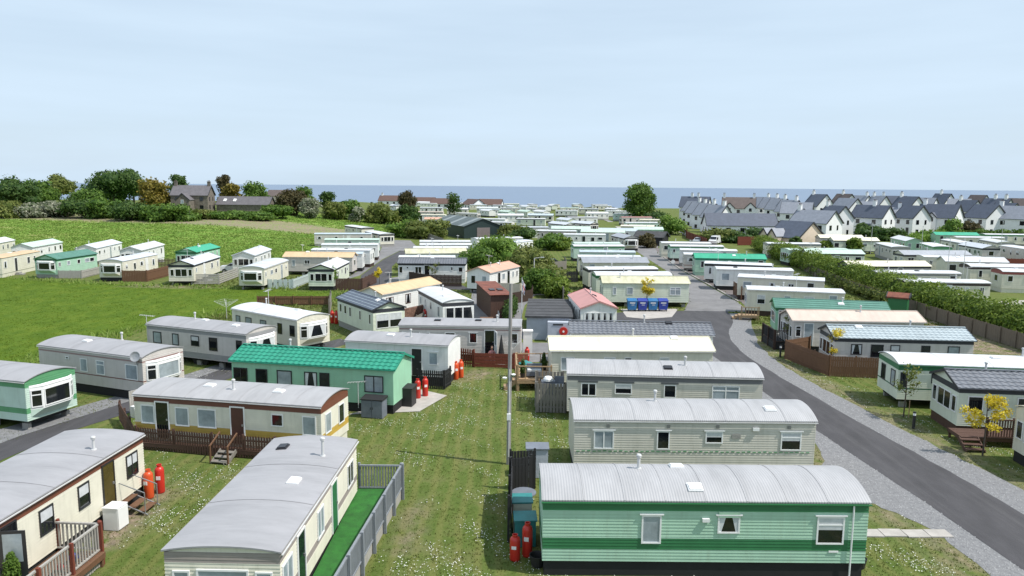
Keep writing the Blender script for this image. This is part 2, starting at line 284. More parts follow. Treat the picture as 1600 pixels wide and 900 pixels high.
# roads, verges
def sheet(name, poly, z, m, label):
    mb = MB(); n = len(poly); mb.add([(x, y, z) for x, y in poly], [tuple(range(n))])
    me = mb.mesh(name, m)
    if me.polygons[0].normal.z < 0: me.flip_normals()
    return tag(obj(name, me), label, kind='structure')
def smooth_line(pts, n=6):
    o = []
    for i in range(len(pts) - 1):
        p0 = pts[max(i - 1, 0)]; p1 = pts[i]; p2 = pts[i + 1]; p3 = pts[min(i + 2, len(pts) - 1)]
        for k in range(n):
            t = k / n
            o.append(tuple(0.5 * (2 * p1[j] + (p2[j] - p0[j]) * t + (2 * p0[j] - 5 * p1[j] + 4 * p2[j] - p3[j]) * t * t + (3 * p1[j] - p0[j] - 3 * p2[j] + p3[j]) * t ** 3) for j in (0, 1)))
    return o + [pts[-1]]
def wob(l, a): return [(x + random.uniform(-a, a), y + random.uniform(-a, a)) for x, y in l]
rR = smooth_line([(21.6, 8), (21.2, 22), (20.8, 28.3), (20.4, 32.9), (19.5, 41.2), (18.6, 51.3), (18.5, 58.2), (19.5, 65), (22.0, 72), (22.9, 77.2)])
rL = smooth_line([(18.0, 8), (17.8, 20), (17.5, 27.8), (16.6, 38.7), (16.2, 48), (15.8, 55), (15.2, 62), (14.2, 68), (11.5, 70.2), (9.6, 70.6)])
gR = smooth_line([(23.6, 8), (23.1, 22), (22.5, 30), (21.9, 35), (21.2, 41), (20.4, 48), (20.1, 53.5), (20.7, 60), (22.8, 68.7), (25.3, 76)])
gL = smooth_line([(16.4, 8), (16.4, 23), (16.2, 27), (15.0, 29.5), (14.6, 32.5), (15.6, 36), (15.4, 42), (14.6, 52), (14.2, 58)])
ROADS = [wob(rL, 0.04) + [(9.8, 75.4), (13.4, 76.6), (18.5, 77.4)] + wob(rR[::-1], 0.05)]
GRAV = [wob(gL, 0.12) + [(16.6, 58)] + gR[::-1][-1:] + [(17.0, 8)], wob(gR, 0.12) + [(22.9, 76.2)] + rR[::-1]]
GRAV[0] = wob(gL, 0.12) + [(16.0, 58), (16.6, 45), (17.2, 36), (17.8, 26), (18.4, 8)]
GRAV[1] = wob(gR, 0.12) + [(22.4, 76), (19.3, 66), (18.2, 58), (18.3, 51), (19.2, 41), (20.1, 33), (20.6, 26), (21.2, 8)]
sheet('gravel_verge', GRAV[0], 0.008, M['gravel'], 'grey gravel verge left of the main road')
sheet('gravel_verge', GRAV[1], 0.008, M['gravel'], 'grey gravel verge right of the main road')
sheet('road', ROADS[0], 0.016, M['asphalt_new'], 'dark new asphalt road curving up from the lower right')
OLD = [(9.9, 75.6), (13.2, 77.2), (20, 85), (23.6, 100), (24.6, 131), (25.6, 158), (26, 164), (30.6, 164), (29.3, 147), (27, 118), (25.9, 95), (25.2, 84), (24.6, 77), (22.6, 77.6), (17.5, 76.6), (13.3, 76.2)]
OLD = [(18.3, 77.2), (20.6, 84.5), (23.8, 100), (24.8, 131), (25.4, 150), (22, 164), (33, 166), (29.0, 147), (26.9, 118), (26.2, 95), (26, 84), (25.2, 77.0)]
sheet('road', OLD, 0.012, M['asphalt_old'], 'older pale grey asphalt road leading up to the far caravans')
sheet('parking_area', [(25.5, 77.2), (26.4, 84), (26.6, 95), (27.2, 118), (29.2, 147), (31, 160), (36, 150), (36, 118), (36, 90), (34, 82), (30, 77)], 0.020, M['parking'], 'brown-grey parking strip under the right-hand row')
kb = empty('kerb', (26.1, 84, 0)); tag(kb, 'low pale kerb between the old road and the parking strip', kind='structure')
ks = MB().box(-0.08, 0.08, -0.83, 0.83, 0, 0.11).mesh('kerb_stone', M['concrete'])
for i in range(36):
    y = 84.9 + i * 1.72; x = float(np.interp(y, [84, 95, 118, 147], [26.15, 26.5, 27.05, 29.1])); x2 = float(np.interp(y + 1, [84, 95, 118, 147], [26.15, 26.5, 27.05, 29.1]))
    obj('kerb_stone', ks, kb, (x - 26.1, y - 84, 0.012), -math.atan2(x2 - x, 1))
sheet('road', [(-24.2, 24), (-24.0, 33.3), (-23.2, 37.5), (-21.4, 41.5), (-17.6, 52), (-13.2, 60), (-14.6, 61.5), (-19.5, 54), (-22.9, 43), (-25.4, 36.5), (-26.6, 31), (-27, 24)], 0.016, M['asphalt_new'], 'dark asphalt lane on the left behind the brown picket fence')
sheet('gravel_verge', [(-27, 24), (-26.6, 31), (-25.4, 36.5), (-22.9, 43), (-19.5, 54), (-20.5, 54.5), (-24.2, 44.2), (-27.2, 37.5), (-28.4, 30), (-28.6, 24)], 0.008, M['gravel'], 'gravel verge along the left lane')
sheet('road', [(-19.4, 92), (-21.9, 106), (-22.8, 130), (-22.4, 147), (-20.6, 147), (-19.4, 118), (-17.0, 103), (-16.5, 96), (-7, 97.4), (-5, 92)], 0.014, M['asphalt_new'], 'dark asphalt side road between the left rows')
sheet('gravel_verge', [(-16.8, 97.6), (-17.2, 103), (-16.2, 105), (-14.5, 101), (-13, 97.6)], 0.018, M['gravel'], 'gravel patch beside the side road')
sheet('pavement', [(-23.2, 100), (-24, 130), (-28, 158), (-34, 186), (-27, 188), (-21, 160), (-18, 150), (-20.4, 147.2), (-22.6, 147.2), (-23, 130), (-22.1, 106)], 0.010, M['asphalt_old'], 'pale grey concrete lane past the left row')
sheet('path', [(29.6, 164), (33, 224), (36.4, 287), (36.2, 330), (38, 330), (38.4, 287), (35.2, 224), (32.4, 166)], 0.012, M['concrete'], 'narrow pale lane through the far caravans')
sheet('path', [(43.5, 150), (46, 192), (58, 290), (64, 340), (67, 340), (61, 290), (48.5, 192), (46, 150)], 0.012, M['concrete'], 'pale track beside the far board fence')
sheet('pavement', [(-3.4, 62), (-4.5, 78), (-5, 92), (0, 93), (3.4, 91), (1.4, 80), (0.8, 70), (1.4, 62)], 0.010, M['asphalt_old'], 'grey yard between shed and flat-roofed block')
sheet('path', [(2.4, 88), (1.6, 98), (4.4, 98), (6.2, 88)], 0.014, M['concrete'], 'pale path by the street lamp')
sheet('path', [(55, 83), (70, 86), (100, 88), (100, 91), (70, 89), (55, 85.5)], 0.012, M['concrete'], 'pale lane beyond the hedge at the right')
sheet('pavement', [(0.9, 53.5), (0.7, 60.6), (5.8, 60.6), (6.4, 55.2), (3, 53.9)], 0.011, M['asphalt_old'], 'grey hard standing in front of the flat-roofed block')
sheet('pavement', [(11.6, 73.2), (11.7, 78.1), (18, 78.5), (16.2, 73.4), (13.4, 72.2)], 0.024, M['concrete'], 'concrete pad in front of the blue bins')
sheet('pavement', [(-9.3, 40.6), (-5.3, 41.3), (-4.0, 44.6), (-5.9, 46.0), (-6.2, 44.0)], 0.03, M['concrete'], 'concrete pad beside the green-tiled caravan')
sl = MB().box(-0.42, 0.42, -0.3, 0.3, 0, 0.05).mesh('paving_slab', M['concrete'])
pth = empty('path', (13.3, 26.5, 0)); tag(pth, 'short row of pale paving slabs from the green caravan to the road', kind='structure')
for i in range(4): obj('paving_slab', sl, pth, (0.4 + i * 0.87, 0.04 * (i % 2) - 0.01 * i, 0.004), R(random.uniform(-1.5, 1.5)))
# ------------------------------------------------------------ caravans
FLOOR, EAVE = 0.55, 2.65
_cache = {}
def win_meshes(w, h, frame, kind):
    key = ('win', round(w, 2), round(h, 2), frame, kind)
    if key not in _cache:
        t = 0.055; f = MB()
        f.box(-w / 2, w / 2, -0.035, 0.0, -h / 2, -h / 2 + t); f.box(-w / 2, w / 2, -0.035, 0, h / 2 - t, h / 2)
        f.box(-w / 2, -w / 2 + t, -0.033, 0, -h / 2 + t, h / 2 - t); f.box(w / 2 - t, w / 2, -0.033, 0, -h / 2 + t, h / 2 - t)
        if 'm' in kind: f.box(-t / 2, t / 2, -0.031, 0, -h / 2 + t, h / 2 - t)
        if 't' in kind: f.box(-w / 2 + t, w / 2 - t, -0.029, 0, h * 0.17, h * 0.17 + t)
        if 'l' in kind: f.box(-w / 2 - 0.07, w / 2 + 0.07, -0.06, 0, h / 2 + 0.012, h / 2 + 0.05)
        p = MB(); p.box(-w / 2 + t, w / 2 - t, -0.014, 0.0, -h / 2 + t, h / 2 - t)
        b = None
        if 'b' in kind: b = MB().box(-w / 2 + t, w / 2 - t, -0.019, -0.0145, h * 0.02, h / 2 - t).mesh('blind', M['blind'])
        if 'k' in kind:
            q = MB(); a = w * 0.2
            q.add([(-w / 2 + t, -0.017, h / 2 - t), (-w / 2 + t, -0.017, -h / 2 + t), (-w / 2 + t + a * 0.5, -0.017, -h / 2 + t), (-w / 2 + t + a * 1.4, -0.017, h / 2 - t)], [(0, 1, 2, 3)])
            q.add([(w / 2 - t, -0.017, h / 2 - t), (w / 2 - t - a * 1.4, -0.017, h / 2 - t), (w / 2 - t - a * 0.5, -0.017, -h / 2 + t), (w / 2 - t, -0.017, -h / 2 + t)], [(0, 1, 2, 3)])
            b = q.mesh('curtain', M['blind'])
        _cache[key] = (f.mesh('window', M['frame_' + frame]), p.mesh('pane', M['pane_curtain' if 'c' in kind else 'pane_dark']), b)
    return _cache[key]
def window(parent, x, y, z, w, h, rz=0.0, frame='white', kind='d'):
    fm, pm, bm = win_meshes(w, h, frame, kind)
    o = obj('window', fm, parent, (x, y, z), rz); obj('pane', pm, o)
    if bm: obj(bm.name.split('.')[0], bm, o)
    return o
def door(parent, x, y, z0, rz=0.0, frame='white', panel='pane_dark', w=0.78, h=1.85, glazed=True):
    key = ('door', frame, panel, w, h)
    if key not in _cache:
        f = MB(); t = 0.06
        f.box(-w / 2, -w / 2 + t, -0.04, 0, 0, h); f.box(w / 2 - t, w / 2, -0.04, 0, 0, h); f.box(-w / 2 + t, w / 2 - t, -0.038, 0, h - t, h)
        p = MB().box(-w / 2 + t, w / 2 - t, -0.022, 0, 0, h - t)
        hd = MB().box(w / 2 - 0.16, w / 2 - 0.10, -0.06, -0.022, h * 0.48, h * 0.53)
        _cache[key] = (f.mesh('door', M['frame_' + frame]), p.mesh('door_panel', M[panel]), hd.mesh('handle', M['metal_grey']))
    f, p, hd = _cache[key]
    o = obj('door', f, parent, (x, y, z0), rz); obj('door_panel', p, o); obj('handle', hd, o); return o
def flue(parent, x, y, z, h=0.45, white=True):
    key = ('flue', h, white)
    if key not in _cache:
        mb = MB(); mb.tube((0, 0, -0.15), (0, 0, h), 0.055, n=10); mb.tube((0, 0, h), (0, 0, h + 0.04), 0.09, 0.09, 10); mb.tube((0, 0, h + 0.06), (0, 0, h + 0.11), 0.1, 0.07, 10); mb.tube((0, 0, -0.1), (0, 0, 0.03), 0.13, 0.1, 10)
        _cache[key] = mb.mesh('flue', M['flue'])
    return obj('flue', _cache[key], parent, (x, y, z))
def roof_vent(parent, x, y, z, tilt=0.0, dark=False):
    key = ('vent', dark)
    if key not in _cache:
        mb = MB(); mb.box(-0.25, 0.25, -0.2, 0.2, -0.08, 0.05); mb.box(-0.21, 0.21, -0.16, 0.16, 0.05, 0.09)
        _cache[key] = mb.mesh('roof_vent', M['frame_black'] if dark else M['frame_white'])
    return obj('roof_vent', _cache[key], parent, (x, y, z), rot=(tilt, 0, 0))
def aerial(parent, x, y, z, h, rz):
    mb = MB(); mb.tube((0, 0, 0), (0, 0, h), 0.022, n=6); mb.bar((-.6, 0, h - .05), (.5, 0, h + .05), .025)
    for k in range(7): mb.bar((-.55 + k * .16, -.22, h - .05 + k * .012), (-.55 + k * .16, .22, h - .05 + k * .012), .014)
    return obj('aerial', mb.mesh('aerial', M['flue']), parent, (x, y, z), rz)
def roof_profile(rt, W, ov):
    h = W / 2
    if rt == 'pitch':
        rise = 0.56; sl = rise / h
        return [(-h - ov, EAVE - ov * sl), (0, EAVE + rise), (h + ov, EAVE - ov * sl)], rise
    rise = {'barrelx': 0.37, 'barrel': 0.27, 'flat': 0.15}[rt]; n = 12; ps = []
    for k in range(n + 1):
        t = -1 + 2 * k / n; ps.append((t * (h + ov), EAVE + rise * (1 - abs(t) ** 2.2) + 0.02))
    return ps, rise
BAND = {'darkgreen': (0.98, 1.38), 'greybrown': (1.05, 1.3), 'yellow': (0.95, 1.3), 'brownline': (1.18, 1.25), 'midgrey': (0.58, 0.98), 'midgreen': (0.95, 1.25), 'greenline': (1.18, 1.26), 'pinkline': (0.95, 1.1)}
FASC = {'pinkline': (2.36, 2.46), 'greenline': (2.4, 2.65)}
SPEC = {}   # id: list of (fraction along near side, what, w, h, kind, frame)
SPEC['N1'] = [(.334, 'w', .66, 1.0, 'cl'), (.572, 'w', .74, .62, 'kl'), (.886, 'w', .92, .98, 'tbl')]
SPEC['N2'] = [(.122, 'w', .9, .86, 'cml'), (.369, 'w', .58, .86, 'dl'), (.58, 'w', .78, .56, 'bl'), (.90, 'w', .92, .86, 'tbl')]
SPEC['N3'] = [(.11, 'w', .85, .75, 'm'), (.29, 'w', .95, .6, 'b'), (.53, 'w', .68, .75, 'd'), (.815, 'w', 1.5, .9, 'ctm')]
SPEC['N4'] = [(.10, 'w', .9, .9, 'c'), (.36, 'w', .75, .7, 'b'), (.475, 'w', .5, .75, 'd'), (.70, 'w', .65, .7, 'b')]
SPEC['N7'] = [(.06, 'w', .9, 1.1, 'cm'), (.2, 'D', 'pane_dark'), (.43, 'w', .75, 1.0, 'cm'), (.62, 'D', 't_darkgreen'), (.88, 'w', .9, .95, 'm')]
SPEC['N8'] = [(.10, 'w', .8, .9, 'm'), (.30, 'O', 'frame_black'), (.46, 'w', .7, .9, 'b'), (.64, 'w', .65, .9, 'b'), (.775, 'D', 'w_yellowpane'), (.92, 'w', .8, .95, 'bm')]
SPEC['N9'] = [(.075, 'w', .75, .95, 'c'), (.155, 'D', 'pane_dark'), (.265, 'w', .75, .95, 'c'), (.40, 'w', 1.0, .95, 'c'), (.565, 'D', 'frame_brown'), (.775, 'w', .62, .62, 'd'), (.94, 'w', .7, .95, 'c')]
SPEC['N10'] = [(.055, 'w', .9, .9, 'm'), (.19, 'w', .75, 1.0, 'd'), (.335, 'w', .95, 1.05, 'c'), (.50, 'w', .8, 1.2, 'k'), (.585, 'w', .62, .95, 'd'), (.885, 'w', 1.15, .98, 'cm')]
SPEC['N11'] = [(.29, 'w', .3, .2, 'd'), (.45, 'w', .62, .85, 'c'), (.61, 'w', .72, .9, 'ct'), (.90, 'w', 1.0, .95, 'c')]
SPEC['N12'] = [(.11, 'w', .8, .85, 'c'), (.30, 'w', .6, .85, 'c'), (.5, 'w', .75, .75, 'b'), (.68, 'w', .75, .95, 'd'), (.93, 'w', .5, .95, 'd')]
SPEC['N13'] = [(.1, 'w', .6, .8, 'c'), (.27, 'w', .8, .85, 'c'), (.5, 'w', .8, .85, 'c'), (.75, 'w', .55, .85, 'd'), (.93, 'w', .6, .85, 'd')]
SPEC['N14'] = [(.3, 'w', .8, .8, 'c'), (.7, 'w', .7, .8, 'd')]
SPEC['N15'] = [(.11, 'w', 1.3, .75, 'c'), (.46, 'w', .75, .55, 'd'), (.70, 'D', 'plastic_black'), (.86, 'w', .62, .85, 'cl')]
SPEC['N16'] = [(.1, 'w', .5, .8, 'd'), (.24, 'w', .55, .8, 'd'), (.38, 'w', .45, .9, 'd'), (.66, 'w', .4, .85, 'd'), (.92, 'w', .4, .9, 'd')]
SPEC['N17'] = [(.12, 'w', .5, .8, 'c'), (.32, 'w', .5, .8, 'c'), (.55, 'w', .5, .75, 'd'), (.85, 'w', .7, 1.0, 'c')]
SPEC['N18'] = [(.06, 'w', .7, .5, 'd'), (.21, 'w', .8, .6, 'd'), (.42, 'w', .8, .6, 'd'), (.61, 'w', .6, .8, 'dl'), (.745, 'O', 'frame_white'), (.95, 'w', .5, .8, 'd')]
SPEC['N19'] = [(.12, 'w', 1.1, .95, 'k'), (.42, 'w', .85, .95, 'k'), (.68, 'D', 'pane_dark'), (.77, 'w', .8, .8, 'c'), (.93, 'w', .7, .8, 'k')]
SPEC['N20'] = [(.3, 'D', 'pane_dark'), (.45, 'w', .8, .8, 'c'), (.62, 'D', 'pane_dark'), (.78, 'w', .5, .8, 'c'), (.92, 'w', .4, .8, 'd')]
SPEC['R3'] = [(.16, 'w', .75, .75, 'k'), (.31, 'w', .85, .9, 'd'), (.44, 'w', .65, .85, 'b'), (.66, 'w', .6, .8, 'd'), (.86, 'w', .8, .8, 'c')]
SPEC['R4'] = [(.03, 'w', .4, .9, 'd'), (.22, 'w', .9, .6, 'd'), (.38, 'w', .7, .6, 'd'), (.55, 'w', .7, .5, 'c'), (.8, 'w', .8, .7, 'd')]
SPEC['R5'] = [(.08, 'w', .8, .9, 'd'), (.3, 'w', .5, .6, 'd'), (.42, 'w', .4, .8, 'd'), (.7, 'w', .8, .8, 'd')]
SPEC['R2'] = [(.04, 'w', .45, .9, 't'), (.12, 'D', 'pane_curtain'), (.42, 'w', .6, .6, 'b'), (.58, 'w', .4, .5, 'd'), (.72, 'w', .6, .55, 'd'), (.93, 'w', .4, .5, 'd')]
SPEC['C1'] = [(.13, 'w', .4, .85, 'c'), (.31, 'w', .7, .8, 'c'), (.84, 'w', 1.2, .85, 'ctm')]
SPEC['M1'] = [(.04, 'w', .5, .9, 'd'), (.14, 'w', .3, .3, 'd'), (.3, 'w', .9, .9, 'm'), (.43, 'D', 'pane_dark'), (.58, 'w', .5, .6, 'c'), (.8, 'w', .3, .5, 'd'), (.93, 'w', .6, .7, 'd')]
M['w_yellowpane'] = glass('door_amber', (0.10, 0.07, 0.02), 0.2)
FRAMES = {'N10': 'black', 'N19': 'brown', 'N16': 'white', 'R3': 'black', 'N12': 'black', 'N9': 'white', 'N8': 'black', 'N18': 'white', 'N13': 'black', 'R4': 'black'}
ENDS = {  # which end shows what: A (left end) / B (right end)
 'N1': ('', ''), 'N2': ('', 'win'), 'N3': ('', 'win'), 'N6': ('', 'sun5'), 'N7': ('front', ''), 'N9': ('', 'pair'), 'N10': ('', ''), 'N11': ('', 'bay'), 'N12': ('', 'bay'), 'N13': ('', 'bay'), 'N14': ('', 'bay'),
 'N16': ('', 'sun2'), 'N17': ('', 'sun3'), 'N20': ('pair', ''), 'R1': ('front', ''), 'R2': ('front', ''), 'R4': ('pair', ''), 'R5': ('front', ''), 'R6': ('front', ''), 'Zn': ('', 'bay'),
 'N15': ('', ''), 'N8': ('', ''), 'N19': ('', ''), 'N18': ('', ''), 'N4': ('', 'win'), 'N5': ('', 'win')}
OPEN_UNDER = {'N13', 'N14', 'N12', 'R4', 'C1', 'Y5'}
CAR = {}; CUR = {}
def end_windows(root, side, what, L, W, frame, fr_w):
    sx = 1 if side == 'B' else -1; rz = R(90) * sx; x = sx * (L / 2 + 0.013)
    if what == 'win': window(root, x, 0.0, 1.75, 0.9, 0.85, rz, frame, 'd')
    elif what == 'pair':
        for y in (-W * 0.27, W * 0.22): window(root, x, y, 1.7, 0.65, 1.0, rz, frame, 'c' if y < 0 else 'd')
    elif what == 'front':
        window(root, x, 0, 1.65, 1.5, 1.0, rz, frame, 'ct' if fr_w == 'N7' else 'm')
        for y in (-W * 0.36, W * 0.36): window(root, x, y, 1.65, 0.5, 0.9, rz, frame, 'c' if fr_w == 'N7' else 'd')
    elif what.startswith('sun'):
        n = int(what[3]); w = (W - 0.5) / n
        for k in range(n): window(root, x, -W / 2 + 0.25 + w * (k + .5), 1.62, w * 0.97, 1.25, rz, frame, 'k' if n == 5 else ('b' if n == 2 else 'd'))
    elif what == 'bay':
        d, wb = 0.38, W * 0.86; pl = [(0, -wb / 2), (d, -wb / 2 + 0.5), (d, wb / 2 - 0.5), (0, wb / 2)]
        mb = MB(); zs = [(0.72, 0.1), (1.12, 1.0), (2.28, 1.0), (2.34, 1.08), (2.42, 0.6)]
        for i in range(len(zs) - 1):
            (z0, s0), (z1, s1) = zs[i], zs[i + 1]
            for j in range(3):
                p, q = pl[j], pl[j + 1]
                mb.add([(x + sx * p[0] * s0, p[1], z0), (x + sx * q[0] * s0, q[1], z0), (x + sx * q[0] * s1, q[1], z1), (x + sx * p[0] * s1, p[1], z1)], [(0, 1, 2, 3)], 0 if i == 0 else 1)
        by = mb.build('bay_window', [CUR['wm'], M['frame_white']], root)
        fw = wb - 1.0
        window(by, x + sx * (d + 0.004), 0, 1.7, fw * 0.96, 0.95, rz, 'white', 'kd' if fr_w in ('N12', 'N13') else 'c' if fr_w == 'N11' else 'd')
        for j in (0, 2):
            p, q = pl[j], pl[j + 1]; mx, my = (p[0] + q[0]) / 2, (p[1] + q[1]) / 2; ln = math.hypot(q[0] - p[0], q[1] - p[1])
            nx, nyy = (q[1] - p[1]) / ln, -(q[0] - p[0]) / ln
            a = math.atan2(nyy, nx * sx)      # outward direction
            window(by, x + sx * mx + 0.004 * nx * sx, my + 0.004 * nyy, 1.7, ln * 0.86, 0.95, a + R(90), 'white', 'td')
def caravan(idn, x, y, hd, L, W, wall, roof, rt, fascia, band, label):
    dist = math.hypot(x, y); near = dist < 70; mid = dist < 135
    root = empty('static_caravan', (x, y, G(x, y)), R(hd)); tag(root, label, 'caravan', 'static caravans of the holiday park'); CAR[idn] = root
    rnd = random.Random(idn)
    wm = M['w_' + wall]; mats = [wm]
    z_f = FASC.get(fascia, (2.34, EAVE)) if fascia else None; z_b = BAND.get(band) if band else None
    fi = bi = 0
    if fascia: mats.append(M['t_' + fascia]); fi = len(mats) - 1
    if band: mats.append(M['t_' + band]); bi = len(mats) - 1
    # cladding: boards with a lip at each joint
    nb = 19 if near else (9 if mid else 3); lip = 0.016 if near else 0.012; hx, hy = L / 2, W / 2
    lv = sorted(set([FLOOR + (EAVE - FLOOR) * k / nb for k in range(nb + 1)] + (list(z_f) if z_f else []) + (list(z_b) if z_b else [])))
    lv = [lv[0]] + [b_ for a_, b_ in zip(lv, lv[1:]) if b_ - a_ > 0.012]
    mb = MB()
    def ring(z, o): return [(-hx - o, -hy - o, z), (hx + o, -hy - o, z), (hx + o, hy + o, z), (-hx - o, hy + o, z)]
    sf = [(0, 1, 5, 4), (1, 2, 6, 5), (2, 3, 7, 6), (3, 0, 4, 7)]
    for z0, z1 in zip(lv, lv[1:]):
        zc = (z0 + z1) / 2; mi = fi if z_f and z_f[0] < zc < z_f[1] else bi if z_b and z_b[0] < zc < z_b[1] else 0
        mb.add(ring(z0, lip) + ring(z1, 0), sf, mi); mb.add(ring(z1, 0) + ring(z1, lip), sf, mi)
    mb.add(ring(FLOOR, lip), [(3, 2, 1, 0)])
    prof, rise = roof_profile(rt, W, 0.0)
    arch = fi if fascia in ('brown', 'brownblack', 'redbrown', 'midgreen') else 0
    for sx in (-1, 1):
        pts = [(sx * hx, p[0], p[1] - 0.03) for p in prof] + [(sx * hx, hy, EAVE), (sx * hx, -hy, EAVE)]
        mb.add(pts, [tuple(range(len(pts)))[::sx]], arch)
    wl = mb.build('wall', mats, root); CUR['wm'] = wm
    # roof shell
    ov, oe = (0.07, 0.06) if rt != 'pitch' else (0.12, 0.14); pr, _ = roof_profile(rt, W, ov); n = len(pr); xe = hx + oe
    rb = MB(); th = 0.05
    if roof.startswith('tile') and mid:       # pressed metal tile sheets: stepped courses, rolled across
        cs, nc = 5, max(8, int(L / 0.33))
        for s in (-1, 1):
            e, r_ = Vector((0, s * (hy + ov), pr[0][1])), Vector((0, 0, EAVE + rise))
            cols = []
            for i in range(nc * 4 + 1):
                xx = -xe + 2 * xe * i / (nc * 4); w = 0.022 * math.sin(2 * math.pi * (i % 4) / 4 + 0.8)
                for c in range(cs):
                    for t, st in ((c / cs, 0.034), ((c + 1) / cs, 0.0)):
                        p = e.lerp(r_, t); cols.append((xx, p.y, p.z + st + w + 0.02))
            b0 = len(rb.v); k2 = cs * 2; rb.v += cols
            for i in range(nc * 4):
                for j in range(k2 - 1):
                    a = b0 + i * k2 + j; q = (a, a + k2, a + k2 + 1, a + 1); rb.f.append(q if s < 0 else q[::-1]); rb.m.append(0)
        rb.add([(-xe, p[0], p[1] - 0.02) for p in pr] + [(xe, p[0], p[1] - 0.02) for p in pr], [(i, i + 1, n + i + 1, n + i) for i in range(n - 1)])
    else:
        rb.add([(-xe, p[0], p[1] + th) for p in pr] + [(xe, p[0], p[1] + th) for p in pr], [(i + 1, i, n + i, n + i + 1) for i in range(n - 1)])
        rb.add([(-xe, p[0], p[1]) for p in pr] + [(xe, p[0], p[1]) for p in pr], [(i, i + 1, n + i + 1, n + i) for i in range(n - 1)])
    for sx in (-1, 1):
        a = [(sx * xe, p[0], p[1] + th) for p in pr]; b_ = [(sx * xe, p[0], p[1]) for p in pr]
        rb.add(a + b_, [(i, i + 1, n + i + 1, n + i)[::-sx] for i in range(n - 1)])
    for i in (0, n - 1):
        rb.add([(-xe, pr[i][0], pr[i][1]), (xe, pr[i][0], pr[i][1]), (xe, pr[i][0], pr[i][1] + th), (-xe, pr[i][0], pr[i][1] + th)], [(0, 1, 2, 3) if i == 0 else (3, 2, 1, 0)])
    rf = rb.build('roof', M['r_' + roof], root, smooth=False)
    if rt != 'pitch': rf.data.polygons.foreach_set('use_smooth', [abs(p.normal.x) < 0.5 for p in rf.data.polygons])
    if mid and rt != 'pitch':
        ns = int(L / (1.25 if roof in ('grey_seam', 'grey_ribbed') else 2.6)); sm_ = MB()
        for i in range(n - 1):
            p, q = pr[i], pr[i + 1]
            sm_.add([(-.025, p[0], p[1] + th + .012), (.025, p[0], p[1] + th + .012), (.025, q[0], q[1] + th + .012), (-.025, q[0], q[1] + th + .012)], [(0, 1, 2, 3)])
        sme = sm_.mesh('seam', M['r_' + roof])
        for k in range(1, ns): obj('seam', sme, rf, (-hx + L * k / ns, 0, 0))
    if rt == 'pitch' and mid:
        MB().bar((-xe - .01, 0, EAVE + rise + th + (0.03 if roof.startswith('tile') else 0.0)), (xe + .01, 0, EAVE + rise + th + (0.03 if roof.startswith('tile') else 0.0)), 0.16, 0.05).build('ridge_cap', M['r_' + roof], rf)
        for sx in (-1, 1):
            for s in (-1, 1): MB().bar((sx * (xe + .012), s * (hy + ov), pr[0][1] + 0.01), (sx * (xe + .012), 0, EAVE + rise + 0.01), 0.03, 0.13).build('bargeboard', M['t_' + fascia] if fascia in ('black', 'darkgreen', 'green_roof', 'midgrey') else M['r_' + roof], rf)
    if near or rnd.random() < 0.6:   # gutter along the near eave
        MB().box(-xe, xe, -hy - ov - 0.05, -hy - ov - 0.004, EAVE - 0.035 - (0.045 if rt == 'pitch' else 0), EAVE + 0.0 - (0.045 if rt == 'pitch' else 0)).build('gutter', M['t_' + fascia] if fascia in ('black', 'darkgreen') else M['r_tile_green'] if roof == 'tile_green' else M['flue'], root)
    # chassis and stands / skirting
    cb = MB().box(-hx + 0.15, hx - 0.15, -hy + 0.55, hy - 0.55, 0.34, FLOOR - 0.01); cb.build('chassis', M['chassis'], root)
    if idn in OPEN_UNDER or rnd.random() < 0.25 and idn not in ('N16', 'N17', 'R5'):
        for k in range(5):
            for s in (-1, 1):
                key = 'stand'
                if key not in _cache: _cache[key] = MB().box(-.2, .2, -.1, .1, 0, .35).mesh('support_block', M['block'])
                obj('support_block', _cache[key], root, (-hx + 0.5 + (L - 1) * k / 4, s * (hy - 0.35), -0.02))
    else:
        skc = {'N16': M['block'], 'N17': M['wood_slate'], 'R5': M['wood_chocolate'], 'N9': M['w_cream']}.get(idn, rnd.choice([M['block'], M['chassis'], wm, M['wood_dark']]) if not near else M['chassis'])  # near caravans: near-black skirting also paints in the shade underneath
        sk = MB()
        for a, b_ in (((-hx + .06, -hy + .06), (hx - .06, -hy + .06)), ((hx - .06, -hy + .06), (hx - .06, hy - .06)), ((hx - .06, hy - .06), (-hx + .06, hy - .06)), ((-hx + .06, hy - .06), (-hx + .06, -hy + .06))):
            sk.bar((a[0], a[1], 0.25), (b_[0], b_[1], 0.25), 0.03, 0.58)
        sk.build('skirting', skc, root)
    if near:
        for s in (-1, 1):
            key = 'wheel'
            if key not in _cache: _cache[key] = MB().tube((0, -0.09, 0), (0, 0.09, 0), 0.3, n=14).mesh('wheel', M['rubber'])
            for dx in (-0.4, 0.4): obj('wheel', _cache[key], root, (dx, s * (hy - 0.45), 0.3))
    # openings on the near long side
    fr = FRAMES.get(idn, 'white'); yn = -hy - 0.014
    spec = SPEC.get(idn)
    if spec is None:
        spec = []; k = rnd.choice([4, 5, 5]); pos = [(i + 0.5 + rnd.uniform(-.2, .2)) / k for i in range(k)]; dr = rnd.randrange(k)
        for i, p in enumerate(pos):
            if i == dr and rnd.random() < 0.7: spec.append((p, 'D', rnd.choice(['pane_dark', 'plastic_black', 'pane_curtain', 'w_white'])))
            else: spec.append((p, 'w', rnd.choice([.5, .65, .8, 1.0]), rnd.choice([.6, .8, .95]), rnd.choice(['d', 'd', 'b', 'c', 'm', 'k'])))
